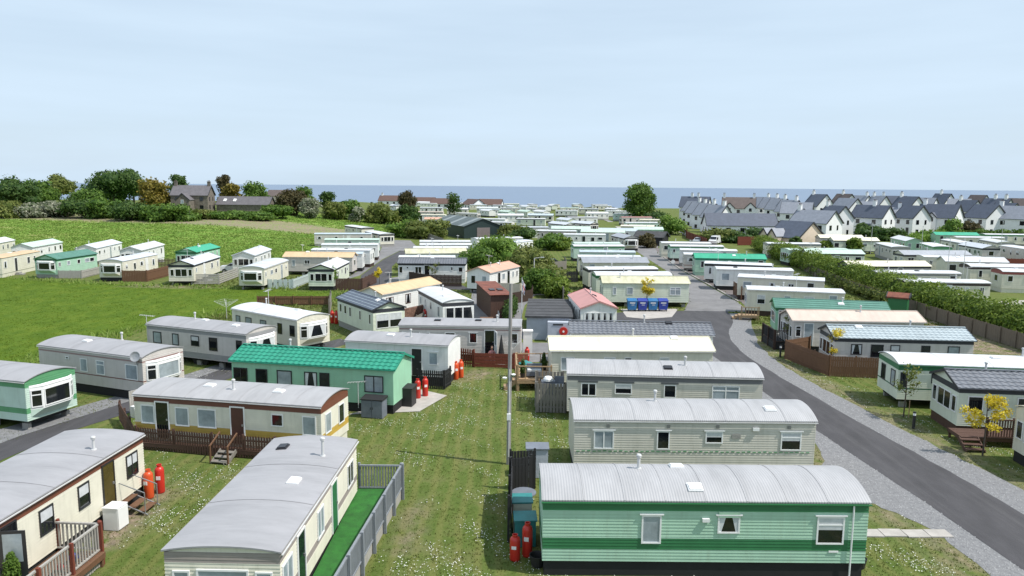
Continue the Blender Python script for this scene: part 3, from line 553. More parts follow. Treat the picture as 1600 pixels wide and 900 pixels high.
    for sp in spec:
        xx = -hx + sp[0] * L
        if sp[1] == 'w': window(root, xx, yn, 2.22 - sp[3] / 2 - 0.02, sp[2], sp[3], 0, fr, sp[4])
        elif sp[1] == 'D':
            d_ = door(root, xx, yn, FLOOR + 0.03, 0, fr, sp[2])
            if mid and idn not in ('N7', 'N8', 'N9', 'N15', 'R2'):
                if 'dstep' not in _cache: _cache['dstep'] = MB().box(-.45, .45, -.95, -.5, 0, .17).box(-.45, .45, -.5, -.06, 0, .36).mesh('doorstep', M['block'])
                obj('doorstep', _cache['dstep'], root, (xx, yn, 0))
        elif sp[1] == 'O':
            d_ = door(root, xx, yn, FLOOR + 0.03, 0, fr, 'pane_dark', 0.8)  # dark panel fills the open doorway, painting the unlit room behind
            lf = MB().box(0, 0.76, -0.02, 0.02, 0, 1.8); lf.box(0.1, 0.66, -0.028, 0.028, 0.8, 1.7, 1)
            obj('door_leaf', lf.mesh('door_leaf', [M[sp[2]], M['pane_curtain']]), d_, (0.40 if idn == 'N18' else -0.40, -0.05, 0.02), R(-75) if idn == 'N18' else R(-80))
    if near or mid:   # the far side has openings too
        for p in (0.2, 0.5, 0.8): window(root, -hx + p * L, hy + 0.014, 1.75, 0.7, 0.75, math.pi, fr, 'd')
    if roof in ('slate_stripe', 'darkgreen_roof', 'greymetal') and mid:      # raised sheet ribs running along the roof
        for s in (-1, 1):
            for q in (.12, .34, .56, .78):
                yy = s * (hy + ov) * (1 - q); MB().bar((-xe, yy, EAVE + rise * q * (1 + ov / hy) - ov * rise / hy + th + .012), (xe, yy, EAVE + rise * q * (1 + ov / hy) - ov * rise / hy + th + .012), .05, .03).build('roof_rib', M['r_bluegrey'] if roof == 'slate_stripe' else M['r_' + roof], rf)
    if mid and not near and rnd.random() < .4: aerial(root, rnd.uniform(-.4, .4) * L, hy * .9, EAVE, 1.5, rnd.uniform(0, 6))
    ea, eb = ENDS.get(idn, (rnd.choice(['pair', 'win', 'front', '']), rnd.choice(['pair', 'win', 'front', ''])))
    if idn[0] == 'F': ea = 'bay' if idn in ('F2', 'F6', 'F9') else 'front'
    if ea: end_windows(root, 'A', ea, L, W, fr if ea != 'front' else 'white', idn)
    if eb: end_windows(root, 'B', eb, L, W, fr if eb == 'pair' else 'white', idn)
    # roof furniture
    def rz_at(yy):
        for (y0, z0), (y1, z1) in zip(pr, pr[1:]):
            if y0 <= yy <= y1: return z0 + (z1 - z0) * (yy - y0) / (y1 - y0) + th
        return EAVE
    def tilt_at(yy): return math.atan((rz_at(yy + .1) - rz_at(yy - .1)) / .2)
    fl = {'N1': [(.32, .3)], 'N2': [(.36, .1)], 'N3': [(.62, -.5)], 'N7': [(.77, -.9)], 'N8': [(.80, -1.0)], 'N9': [(.49, -.6)], 'N11': [(.5, .9)], 'N15': [(.6, -.6)], 'N16': [(.6, .2)], 'N17': [(.35, .2)], 'N20': [(.3, -.4), (.6, -.4)], 'N10': [(.28, .3)], 'N13': [(.2, .6)], 'N18': [(.8, -.5)]}
    for p, yy in fl.get(idn, [(rnd.uniform(.2, .8), rnd.uniform(-.6, .6))] if (mid or rnd.random() < .6) else []): flue(root, -hx + p * L, yy, rz_at(yy), 0.42 if idn != 'N7' else 0.62)
    vt = {'N1': [(.475, -1.05), (.45, .6)], 'N2': [(.83, -.8)], 'N3': [(.525, -.9)], 'N7': [(.5, -.6), (.86, .9)], 'N8': [(.45, .9)], 'N9': [(.34, -.3), (.73, -.5)], 'N11': [(.33, -.4)], 'N12': [(.42, .2), (.8, -.5)], 'N18': [(.3, -.4), (.64, -.2)]}
    for p, yy in vt.get(idn, [(rnd.uniform(.2, .8), rnd.uniform(-.7, .5))] if mid else []): roof_vent(root, -hx + p * L, yy, rz_at(yy), tilt_at(yy), idn in ('N3',) or rnd.random() < .2)

    return root
CARAVANS = [
    ('N1', 6.51, 24.8, 0.0, 10.82, 3.1, 'lightgreen', 'grey_ribbed', 'barrelx', 'darkgreen', 'darkgreen', 'light green caravan with dark green bands in the right foreground'),
    ('N2', 8.25, 33.34, 0.0, 10.79, 3.1, 'beige', 'grey_ribbed', 'barrelx', None, None, 'beige clapboard caravan directly behind the foreground light green one'),
    ('N3', 8.56, 41.16, -3.4, 10.67, 3.1, 'beige', 'grey_ribbed', 'barrelx', 'darkgrey', None, 'beige caravan with dark grey fascia beside the grey board deck'),
    ('N4', 7.72, 47.7, 1.1, 10.36, 3.1, 'cream', 'cream', 'pitch', None, None, 'cream caravan with plain cream roof, behind the dark grey fascia one'),
    ('N5', 9.35, 53.05, -2.5, 10, 3.1, 'white', 'tile_grey', 'pitch', None, None, 'caravan with dark grey tiled roof in front of the road junction'),
    ('N6', 7.3, 66.6, -86.6, 7.77, 3.1, 'white', 'pink', 'pitch', None, None, 'caravan with pink pitched roof and glazed sunroom end by the bins'),
    ('N7', -8.06, 24.24, 88.7, 9.23, 3.3, 'cream', 'grey', 'flat', 'greybrown', 'greybrown', 'grey-roofed caravan end-on in the foreground, beside the artificial turf deck'),
    ('N8', -17.24, 23.98, 86.8, 11, 3.3, 'cream', 'grey', 'flat', 'brown', None, 'cream caravan with brown fascia at bottom left, its door standing open'),
    ('N9', -13.48, 35.83, -10.8, 9.88, 3.1, 'cream', 'grey_seam', 'barrel', 'brown', 'yellow', 'cream caravan with yellow waist band and brown fascia'),
    ('N10', -11.37, 43.27, -11.3, 10.11, 3.1, 'green', 'tile_green', 'pitch', None, None, 'green clad caravan with bright green tiled roof'),
    ('N11', -25.59, 45.95, -21.5, 8.87, 3.1, 'pinkbeige', 'grey', 'barrel', 'pinkline', 'brownline', 'beige caravan with thin brown stripes and a satellite dish on its corner'),
    ('N12', -22.12, 53.22, -22.1, 9.3, 3.1, 'pinkbeige', 'grey', 'barrel', 'midgrey', 'midgrey', 'pale caravan with grey bands beside the mown field and green sheet'),
    ('N13', -19.02, 59.38, -36.4, 8.6, 3.1, 'cream', 'white', 'barrel', None, None, 'cream caravan with bow front at the corner of the mown field'),
    ('N14', -29.52, 40.08, -15.8, 9.5, 3.1, 'palegreen', 'grey', 'barrel', 'midgreen', 'midgreen', 'green caravan with white bay window cut by the left edge'),
    ('N15', -7.33, 49.12, -10.8, 7.09, 3.1, 'white', 'grey', 'barrel', None, None, 'white caravan with black picket fence and dark door, curved grey roof'),
    ('N16', -12.7, 64.96, -55.5, 8.0, 2.9, 'creamgreen', 'slate_stripe', 'pitch', 'black', None, 'cream caravan with dark striped roof and glazed gable end'),
    ('N17', -6.38, 69.07, -68.2, 8.6, 2.9, 'white', 'white', 'barrel', 'black', None, 'white caravan with black fascia and grey slatted terrace'),
    ('N18', -3.8, 55.33, -2.1, 9.07, 3.1, 'pinkbeige', 'grey', 'flat', 'pinkline', None, 'long pinkish caravan with open door behind the red-brown fence'),
    ('N19', -11.35, 74.72, 60.3, 9.6, 2.9, 'white', 'tan', 'pitch', None, None, 'white caravan with tan pitched roof and brown framed windows'),
    ('N20', -2.31, 92.63, 64.1, 8.28, 3.1, 'white', 'salmon', 'pitch', None, None, 'white caravan with salmon roof and two roof flues near the tall shed'),
    ('R1', 28.08, 64.49, -11.9, 9.2, 3.1, 'green', 'darkgreen_roof', 'pitch', 'darkgreen', None, 'green caravan with dark green roof right of the road'),
    ('R2', 27.55, 58.99, -2.1, 10.18, 3.1, 'pinkbeige', 'peach', 'pitch', None, None, 'beige caravan with peach roof right of the road'),
    ('R3', 27.57, 52.07, -4.4, 9.36, 3.1, 'pinkbeige', 'tile_blue', 'pitch', 'black', None, 'beige caravan with pale blue tiled roof behind brown board fence'),
    ('R4', 28.5, 43.77, -6.6, 10.5, 3.1, 'creamgreen', 'white', 'barrel', 'darkgreen', 'greenline', 'cream caravan with dark green lines right of the road'),
    ('R5', 29.15, 38.9, -6.1, 10.5, 3.1, 'creamgreen', 'tile_grey', 'pitch', 'black', None, 'cream caravan with dark tiled roof and brown veranda at the right edge'),
    ('R6', 28.77, 32.53, -4.2, 9, 3.1, 'cream', 'cream', 'barrel', None, None, 'cream caravan end just showing at the right edge of the picture'),
    ('R7', 29.06, 75.27, -13.8, 9.27, 3.1, 'cream', 'white', 'flat', None, None, 'cream caravan with bird ornament, first behind the dark green roof'),
    ('R8', 31.42, 85.43, -22.3, 9.35, 3.1, 'cream', 'white', 'flat', None, None, 'cream caravan, second behind the dark green roof, right of the road'),
    ('R9', 31.11, 94.59, -9.1, 9.4, 3.1, 'white', 'white', 'flat', None, None, 'white caravan with brown side fence, third behind the dark green roof'),
    ('R10', 31.14, 101.06, -17.6, 8.74, 3.1, 'white', 'white', 'flat', 'black', None, 'white caravan with black fascia just in front of the bright green roof'),
    ('R11', 32.53, 110.19, -6.2, 10.17, 3.1, 'lightgreen', 'green_roof', 'pitch', 'green_roof', None, 'pale green caravan with bright green roof right of the old road'),
    ('R12', 31.34, 115.17, -9.0, 8.76, 3.1, 'pinkbeige', 'white', 'flat', None, 'pinkline', 'pinkish caravan just behind the bright green roof, right of the road'),
    ('R13', 32.81, 123.27, -10.0, 9.16, 3.1, 'white', 'white', 'flat', None, None, 'white caravan, second behind the bright green roof, right of the road'),
    ('R14', 32.84, 131.78, -2.8, 9.31, 3.1, 'palegreen', 'white', 'flat', 'midgreen', None, 'pale green caravan, third behind the bright green roof'),
    ('R15', 32.65, 139.12, -3.7, 9.1, 3.1, 'cream', 'white', 'flat', None, None, 'cream caravan at the far end of the row right of the road'),
    ('C1', 14.64, 81.11, 0.3, 9.36, 3.1, 'creamgreen', 'cream_stain', 'pitch', None, None, 'pale green caravan with stained cream roof behind the blue bins'),
    ('C2', 14.31, 87.74, 3.9, 9.03, 3.1, 'creamgreen', 'white', 'barrel', 'darkgreen', None, 'white-roofed caravan directly behind the stained cream roof'),
    ('C3', 13.86, 94.08, 8.7, 9.05, 3.1, 'cream', 'white', 'flat', 'black', None, 'cream caravan with black fascia, second behind the stained cream roof'),
    ('C4', 14.29, 103.2, 4.6, 9.1, 3.1, 'cream', 'greymetal', 'pitch', None, None, 'cream caravan with grey roof, third behind the stained cream roof'),
    ('C5', 14.49, 110.15, -1.2, 9.26, 3.1, 'cream', 'white', 'flat', None, None, 'cream caravan, fourth behind the stained cream roof'),
    ('C6', 15.28, 118.72, -2.1, 8.85, 3.1, 'palegreen', 'bluegrey', 'flat', None, None, 'caravan with blue-grey roof, fifth behind the stained cream roof'),
    ('C7', 15.15, 130.71, 5.8, 9.04, 3.1, 'palegreen', 'white', 'flat', 'midgreen', None, 'pale green caravan, sixth behind the stained cream roof'),
    ('C8', 15.53, 136.55, 6.0, 8.61, 3.1, 'palegreen', 'palegreen_roof', 'flat', None, None, 'caravan with pale green roof, farthest of the row left of the old road'),
    ('M1', -10.8, 99.93, -0.7, 9.04, 3.1, 'white', 'tile_grey', 'pitch', 'black', None, 'white caravan with dark grey tiled roof behind the dark board fence'),
    ('M2', -12.44, 107.37, 4.9, 8.08, 3.1, 'white', 'white', 'flat', 'black', None, 'white-roofed caravan directly behind the dark grey tiled one'),
    ('M3', -12.02, 115.1, 12.0, 9.32, 3.1, 'creamgreen', 'cream_stain', 'pitch', None, None, 'caravan with weathered cream roof, second behind the dark grey tiled one'),
    ('M4', -12.09, 123.99, 5.6, 9.03, 3.1, 'cream', 'white', 'flat', None, None, 'white-roofed caravan, third behind the dark grey tiled one'),
    ('M5', -11.85, 130.75, 5.9, 9.08, 3.1, 'white', 'white', 'flat', None, None, 'white caravan, fourth behind the dark grey tiled one'),
    ('M6', -12.65, 138.17, 6.2, 9.36, 3.1, 'white', 'white', 'flat', None, None, 'white caravan in front of the dark green barn'),
    ('L1', -28.09, 107.47, -0.7, 9.93, 3.1, 'pinkbeige', 'tan', 'pitch', None, None, 'beige caravan with tan roof left of the dark side road'),
    ('L2', -27.79, 112.06, 5.1, 9.95, 3.1, 'white', 'bluegrey', 'flat', None, None, 'white caravan directly behind the tan roof left of the side road'),
    ('L3', -27.27, 118.23, -1.7, 9.43, 3.1, 'white', 'white', 'flat', None, None, 'white caravan with end window, second behind the tan roof'),
    ('L4', -28.41, 129.04, 5.9, 9.61, 3.1, 'white', 'white', 'flat', None, None, 'white caravan, third behind the tan roof left of the side road'),
    ('L5', -30.64, 141.06, 6.5, 10.14, 3.1, 'palegreen', 'palegreen_roof', 'flat', None, None, 'pale green caravan, fourth behind the tan roof left of the side road'),
    ('L6', -36.07, 157.29, 7.2, 11.8, 3.1, 'pinkbeige', 'bluegrey', 'flat', None, None, 'caravan with grey roof at the back of the row by the rough field'),
    ('L7', -29.37, 162.32, -62.0, 11, 3.1, 'cream', 'white', 'flat', 'black', None, 'long low caravan angled away at the end of the side road'),
    ('L8', -38.13, 183.04, -58.0, 12, 3.1, 'cream', 'white', 'flat', 'black', None, 'low caravan angled away farthest up the side road'),
    ('F1', -23.68, 94.89, 91.0, 9.31, 3.1, 'creamgreen', 'white', 'pitch', 'black', None, 'cream end-on caravan with black gable edge by the side road fence'),
    ('F2', -32.29, 95.46, 90.6, 10.28, 3.1, 'cream', 'greyblue', 'barrel', None, None, 'cream end-on caravan with pale blue-green terrace by the mown field'),
    ('F3', -39.89, 112.63, 95.3, 10.5, 3.1, 'white', 'greyblue', 'pitch', None, None, 'white end-on caravan behind the parked white car'),
    ('F4', -43.03, 99.47, 95.3, 11.24, 3.1, 'cream', 'greyblue', 'pitch', 'black', None, 'cream end-on caravan with slatted wooden terrace by the mown field'),
    ('F5', -49.88, 116.62, 90.9, 9.53, 3.1, 'green', 'green_roof', 'pitch', 'darkgreen', None, 'green end-on caravan with bright green roof by the rough field'),
    ('F6', -53.4, 102.23, 91.0, 10.13, 3.1, 'cream', 'greyblue', 'barrel', None, None, 'cream end-on caravan with brown board fence by the mown field'),
    ('F7', -60.28, 119.76, 98.6, 11.4, 3.1, 'white', 'white', 'pitch', None, None, 'white end-on caravan left of the small bright green roof, back row'),
    ('F8', -69.03, 122.77, 100.4, 12.09, 3.1, 'white', 'greyblue', 'pitch', None, None, 'white caravan in the back row behind the dark green roofed one'),
    ('F9', -63.35, 104.26, 86.1, 8.75, 3.1, 'lightgreen', 'darkgreen_roof', 'pitch', 'darkgreen', None, 'green end-on caravan with dark green roof by the mown field'),
    ('F10', -79.91, 123.66, 99.0, 10.97, 3.1, 'white', 'palegreen_roof', 'pitch', None, None, 'white caravan with pale green roof in the back row at the left'),
    ('F11', -72.1, 105.15, 98.8, 11, 3.1, 'cream', 'tan', 'flat', None, None, 'cream caravan with tan roof at the left edge of the picture'),
    ('F12', -89.86, 126.71, 105.1, 11.76, 3.1, 'cream', 'white', 'pitch', None, None, 'cream caravan cut by the left edge in the back row'),
    ('P1', 49.04, 83.54, -3.2, 9.27, 3.1, 'cream', 'white', 'flat', 'brownblack', None, 'cream caravan with dark brown fascia right behind the long hedge'),
    ('P2', 50.68, 92.52, 0.3, 10.37, 3.1, 'cream', 'white', 'flat', 'midgrey', None, 'white-roofed caravan behind the hedge, second from its near end'),
    ('P3', 67.52, 100.68, -4.7, 10.14, 3.1, 'cream', 'white', 'barrel', 'brownblack', None, 'cream caravan with dark brown curved fascia near the right edge'),
    ('P3b', 67.42, 94.37, -9.1, 9, 3.1, 'cream', 'white', 'barrel', 'redbrown', None, 'cream caravan with red-brown curved fascia at the right edge'),
    ('P4', 51.32, 101.07, 4.4, 11.52, 3.1, 'pinkbeige', 'cream', 'pitch', 'black', None, 'caravan with black gable edge behind the hedge, third from its near end'),
    ('P5', 67.91, 108.37, -8.0, 8.4, 3.1, 'cream', 'white', 'pitch', None, None, 'cream caravan with paired windows behind the dark brown curved fascia'),
    ('P6', 68.07, 114.18, -8.9, 8.56, 3.1, 'cream', 'white', 'flat', None, None, 'cream white-roofed caravan in the middle of the park beyond the hedge'),
    ('P7', 68.23, 119.36, 3.0, 11.11, 3.1, 'cream', 'greymetal', 'pitch', 'black', None, 'caravan with long grey roof and black gable edge beyond the hedge'),
    ('P8', 52.22, 119.81, -2.0, 9.04, 3.1, 'creamgreen', 'palegreen_roof', 'pitch', 'black', None, 'pale green caravan with three dark windows behind the hedge'),
    ('P9', 52.03, 126.38, 5.4, 10.69, 3.1, 'palegreen', 'palegreen_roof', 'flat', None, None, 'caravan with pale green roof behind the hedge beside the round tree'),
    ('P10', 53.1, 139.73, -3.0, 9.8, 3.1, 'cream', 'white', 'flat', 'midgrey', None, 'white-roofed caravan at the far end of the long hedge'),
    ('P11', 69.85, 157.31, -3.0, 9, 3.1, 'pinkbeige', 'cream', 'pitch', 'midgrey', None, 'beige caravan in front of the grey-walled house beyond the hedge'),
    ('P12', 69.45, 149.94, -2.0, 9, 3.1, 'creamgreen', 'cream', 'pitch', 'midgrey', None, 'cream caravan behind the small round tree beyond the hedge'),
    ('P13', 82.8, 154.79, -100.8, 10, 3.1, 'lightgreen', 'white', 'pitch', None, None, 'light green caravan with white roof near the house shrubs'),
    ('P14', 70.89, 137.19, -100.6, 10, 3.1, 'pinkbeige', 'white', 'flat', 'midgrey', None, 'beige angled caravan behind the dark car beyond the hedge'),
    ('P15', 79.48, 138.12, -106.0, 10, 3.1, 'lightgreen', 'white', 'flat', 'midgreen', None, 'light green angled caravan in the middle of the far park'),
    ('P16', 86.44, 136.17, -97.0, 8.97, 3.1, 'pinkbeige', 'greyblue', 'pitch', 'black', None, 'grey caravan with wide gable in front of red-brown fence, right park'),
    ('P17', 90.86, 149.88, -100.3, 10, 3.1, 'cream', 'white', 'flat', 'midgrey', None, 'white-roofed angled caravan before the green-roofed one, right park'),
    ('P18', 99.24, 150.85, -104.1, 10, 3.1, 'cream', 'white', 'barrel', 'midgrey', None, 'white-roofed angled caravan with dark bowed end, right park'),
    ('P19', 102.87, 171.46, -6.7, 9.3, 3.1, 'lightgreen', 'green_roof', 'pitch', None, None, 'green-roofed caravan under the house hedge, right park'),
    ('P20', 102.75, 162.93, -5.0, 10, 3.1, 'cream', 'white', 'flat', None, None, 'white-roofed caravan just in front of the house hedge, right park'),
    ('P21', 115.32, 173.15, -5.0, 9.5, 3.1, 'cream', 'white', 'flat', 'midgreen', None, 'farthest white-roofed caravan by the house hedge near the right edge'),
    ('P22', 92.69, 133.25, -96.4, 10, 3.1, 'pinkbeige', 'white', 'flat', None, None, 'pale caravan angled away beside the dark bin at the right edge'),
    ('Za', -2.54, 302.38, -62.0, 9, 3.1, 'palegreen', 'palegreen_roof', 'pitch', None, None, 'pale green end-on caravan on the far lawn near the sea'),
    ('Zb1', -10.65, 315.11, -62.0, 9, 3.1, 'white', 'white', 'pitch', None, None, 'white end-on caravan on the far lawn, left of the pale green one'),
    ('Zc1', 5.31, 307.23, -62.0, 9, 3.1, 'creamgreen', 'palegreen_roof', 'pitch', None, None, 'cream end-on caravan on the far lawn, right of the pale green one'),
    ('Zd1', 11.92, 308.8, -62.0, 9, 3.1, 'white', 'white', 'pitch', None, None, 'white end-on caravan on the far lawn with a blue cover before it'),
    ('Ze1', 6.81, 383.31, -70.0, 9, 3.1, 'white', 'greyblue', 'pitch', None, None, 'tall-looking white caravan in the far row nearest the sea'),
    ('Ze2', -0.4, 387.15, -70.0, 9, 3.1, 'creamgreen', 'greyblue', 'pitch', None, None, 'cream caravan in the row nearest the sea, left of the tall-looking one'),
    ('Ze3', 16.76, 386.26, -70.0, 9, 3.1, 'white', 'greyblue', 'pitch', None, None, 'pale caravan in the row nearest the sea, right of the tall-looking one'),
    ('Ze4', 28.24, 369.26, 3.0, 9, 3.1, 'cream', 'palegreen_roof', 'flat', None, None, 'cream caravan side-on in the row nearest the sea'),
    ('Zf1', 23.62, 323.37, -8.0, 9.5, 3.1, 'white', 'white', 'flat', None, None, 'white side-on caravan at the right end of the far lawn'),
    ('Zg1', -6.35, 234.17, -19.7, 9.5, 3.1, 'white', 'white', 'flat', None, None, 'white caravan with dark windows behind the barn roof'),
    ('Zg2', -4.42, 213.63, -17.6, 9.5, 3.1, 'white', 'white', 'flat', 'pinkline', None, 'white caravan with pink line just behind the dark green barn'),
    ('Zc', 5.15, 190.44, 8.5, 7.82, 3.1, 'white', 'greyblue', 'flat', 'midgrey', None, 'long white caravan in front of the far lawn'),
    ('Ze5', 10.53, 173.73, -6.0, 9, 3.1, 'pinkbeige', 'white', 'flat', 'pinkline', None, 'pinkish caravan behind the dark bushes in the centre'),
    ('Zf', 14.65, 184.82, -6.0, 9.5, 3.1, 'palegreen', 'palegreen_roof', 'pitch', None, None, 'pale green caravan with light green roof in the centre distance'),
    ('Zg', 13.75, 207.75, -60.0, 9, 3.1, 'white', 'greyblue', 'pitch', 'black', None, 'small gabled white caravan with four end windows, centre distance'),
    ('Zh', 23.64, 252.31, 11.0, 10.37, 3.1, 'white', 'white', 'flat', 'midgrey', None, 'long white caravan side-on above the grey gabled one'),
    ('Zi', 20.52, 212.27, -55.0, 9, 3.1, 'pinkbeige', 'greyblue', 'pitch', 'black', None, 'grey gabled caravan left of the far park lane'),
    ('Zj', 33.7, 296.41, 10.0, 9, 3.1, 'white', 'white', 'pitch', None, None, 'small white caravan at the top of the far park lane'),
    ('Zk', 15.71, 160.89, -3.0, 9, 3.1, 'white', 'white', 'flat', None, None, 'white caravan with row of dark windows behind the pale green roof'),
    ('Zl', 21.2, 172.08, -11.6, 10, 3.1, 'cream', 'palegreen_roof', 'pitch', None, None, 'cream caravan with green roof left of the bay-fronted one'),
    ('Zm', 25.3, 177.01, -6.0, 9, 3.1, 'white', 'bluegrey', 'pitch', None, None, 'caravan with blue-grey roof behind the bay-fronted one'),
    ('Zn', 23.68, 155.47, -80.0, 8.5, 3.1, 'pinkbeige', 'greymetal', 'pitch', 'black', None, 'bay-fronted grey caravan facing the camera at the end of the old road'),
    ('Zo', 33.58, 182.72, 0.0, 7, 3.1, 'lightgreen', 'palegreen_roof', 'pitch', None, None, 'small pale green caravan right behind the bay-fronted one'),
    ('Zp', 33.26, 196.06, -12.1, 8.67, 3.1, 'cream', 'cream', 'barrel', None, None, 'cream caravan right of the far park lane, nearest of its row'),
    ('Zq', 38.17, 218.68, 2.0, 9.8, 3.1, 'palegreen', 'white', 'flat', None, None, 'pale caravan right of the far park lane, second of its row'),
    ('Zu', 45.85, 238.78, 2.0, 10, 3.1, 'cream', 'cream', 'flat', None, None, 'cream-roofed caravan right of the far park lane, third of its row'),
    ('Zr', 42.62, 256.0, 11.0, 10.91, 3.1, 'pinkbeige', 'pink', 'flat', None, None, 'caravan with dull pink roof right of the far park lane'),
    ('Zs', 44.33, 287.79, 2.0, 10, 3.1, 'palegreen', 'white', 'flat', None, None, 'white-roofed caravan just behind the dull pink roof'),
    ('Zt', 45.59, 321.28, 2.0, 10, 3.1, 'white', 'white', 'flat', None, None, 'farthest white caravan left of the big round tree'),
    ('Y1', -37.76, 344.68, -2.0, 10.5, 3.1, 'white', 'greyblue', 'flat', 'midgrey', None, 'long pale caravan under the brown-roofed bungalows, farthest back'),
    ('Y2', -32.47, 294.29, -2.0, 10, 3.1, 'pinkbeige', 'peach', 'flat', None, None, 'beige caravan with peach roof behind the hedge trees'),
    ('Y3', -28.62, 262.4, -2.0, 10, 3.1, 'white', 'cream', 'flat', None, None, 'cream caravan in front of the peach-roofed one by the hedge trees'),
    ('Y4', -23.09, 232.66, -2.0, 9, 3.1, 'white', 'salmon', 'pitch', None, None, 'small caravan with salmon roof behind the barn bushes'),
    ('Y5', -17.0, 282.39, -20.0, 9, 3.1, 'pinkbeige', 'white', 'flat', None, None, 'grey raised caravan right of the thin tree'),
    ('Y6', -11.99, 352.17, 0.0, 10, 3.1, 'creamgreen', 'greyblue', 'pitch', None, None, 'pale caravan below the bungalows right of the thin tree'),
    ('S1', -3.09, 147.44, 25.0, 10, 3.1, 'white', 'white', 'flat', None, None, 'white caravan half hidden behind the central bush'),
    ('S2', 0.32, 137.94, 59.3, 9, 3.1, 'white', 'greyblue', 'flat', None, None, 'grey-white caravan half hidden right behind the central bush'),
    ('K0_0', -51.91, 436.52, -5, 9.2, 3.1, 'creamgreen', 'white', 'pitch', None, None, 'distant caravan, first from the left in the row along the shore'),
    ('K0_1', -39.24, 436.94, -75, 8.6, 3.1, 'creamgreen', 'bluegrey', 'flat', 'black', None, 'distant caravan, second from the left in the row along the shore'),
    ('K0_2', -27.27, 436.61, -5, 9.2, 3.1, 'creamgreen', 'white', 'pitch', None, None, 'distant caravan, third from the left in the row along the shore'),
    ('K0_3', -13.74, 438.36, -5, 9.2, 3.1, 'cream', 'white', 'flat', 'black', None, 'distant caravan, fourth from the left in the row along the shore'),
    ('K0_4', -0.78, 439.52, 4, 9.2, 3.1, 'creamgreen', 'cream', 'flat', None, None, 'distant caravan, fifth from the left in the row along the shore'),
    ('K0_5', 11.6, 436.54, -70, 8.6, 3.1, 'white', 'white', 'flat', 'midgrey', None, 'distant caravan, sixth from the left in the row along the shore'),
    ('K0_6', 25.01, 437.54, -75, 8.6, 3.1, 'cream', 'bluegrey', 'flat', None, None, 'distant caravan, seventh from the left in the row along the shore'),
    ('K0_7', 38.18, 439.72, -70, 8.6, 3.1, 'cream', 'bluegrey', 'pitch', 'midgrey', None, 'distant caravan, eighth from the left in the row along the shore'),
    ('K0_8', 51.4, 438.28, 4, 9.2, 3.1, 'white', 'white', 'flat', 'midgrey', None, 'distant caravan, ninth from the left in the row along the shore'),
    ('K1_0', -46.44, 409.42, 0, 9.2, 3.1, 'creamgreen', 'white', 'flat', None, None, 'distant caravan, first from the left in the row just behind the shore row'),
    ('K1_1', -32.6, 406.08, -75, 8.6, 3.1, 'creamgreen', 'cream', 'pitch', None, None, 'distant caravan, second from the left in the row just behind the shore row'),
    ('K1_2', -18.89, 406.18, 4, 9.2, 3.1, 'cream', 'bluegrey', 'flat', None, None, 'distant caravan, third from the left in the row just behind the shore row'),
    ('K1_3', -6.19, 406.31, 0, 9.2, 3.1, 'white', 'greyblue', 'flat', 'midgrey', None, 'distant caravan, fourth from the left in the row just behind the shore row'),
    ('K1_4', 8.76, 408.76, 4, 9.2, 3.1, 'cream', 'white', 'flat', None, None, 'distant caravan, fifth from the left in the row just behind the shore row'),
    ('K1_5', 21.88, 409.48, -75, 8.6, 3.1, 'creamgreen', 'white', 'pitch', 'midgrey', None, 'distant caravan, sixth from the left in the row just behind the shore row'),
    ('K1_6', 36.13, 408.86, -75, 8.6, 3.1, 'cream', 'cream', 'flat', 'midgrey', None, 'distant caravan, seventh from the left in the row just behind the shore row'),
    ('K1_7', 49.84, 409.15, 4, 9.2, 3.1, 'cream', 'white', 'flat', None, None, 'distant caravan, eighth from the left in the row just behind the shore row'),
    ('K2_0', -0.87, 351.33, -4, 9.2, 3.1, 'cream', 'white', 'flat', 'midgrey', None, 'distant caravan, first from the left in the short row before the shore rows'),
    ('K2_1', 10.52, 350.24, -68, 8.6, 3.1, 'white', 'white', 'flat', 'black', None, 'distant caravan, second from the left in the short row before the shore rows'),
    ('K2_2', 36.09, 351.28, -8, 9.2, 3.1, 'cream', 'greyblue', 'flat', 'midgrey', None, 'distant caravan, third from the left in the short row before the shore rows'),
    ('K2_3', 47.76, 353.15, -60, 8.6, 3.1, 'white', 'white', 'pitch', 'midgrey', None, 'distant caravan, fourth from the left in the short row before the shore rows'),
    ('K3_0', -52.28, 331.22, -60, 8.6, 3.1, 'white', 'white', 'pitch', 'black', None, 'distant caravan, first from the left in the far row below the bungalows'),
    ('K3_1', -24.4, 329.29, -4, 9.2, 3.1, 'cream', 'white', 'pitch', 'black', None, 'distant caravan, second from the left in the far row below the bungalows'),
    ('K3_2', -10.42, 330.97, 3, 9.2, 3.1, 'white', 'bluegrey', 'flat', 'midgrey', None, 'distant caravan, third from the left in the far row below the bungalows'),
    ('K4_0', -0.71, 268.14, 3, 9.2, 3.1, 'white', 'white', 'pitch', 'midgrey', None, 'distant caravan, first from the left in the pair on the far lawn front'),
    ('K4_1', 10.31, 270.57, -8, 9.2, 3.1, 'cream', 'bluegrey', 'pitch', 'black', None, 'distant caravan, second from the left in the pair on the far lawn front'),
    ('K5_0', 6.02, 237.4, -8, 9.2, 3.1, 'creamgreen', 'white', 'flat', 'midgrey', None, 'distant caravan, first from the left in the pair left of the far park lane'),
    ('K5_1', 17.07, 234.14, -68, 8.6, 3.1, 'creamgreen', 'greyblue', 'pitch', None, None, 'distant caravan, second from the left in the pair left of the far park lane'),
]

for row in CARAVANS: caravan(*row)
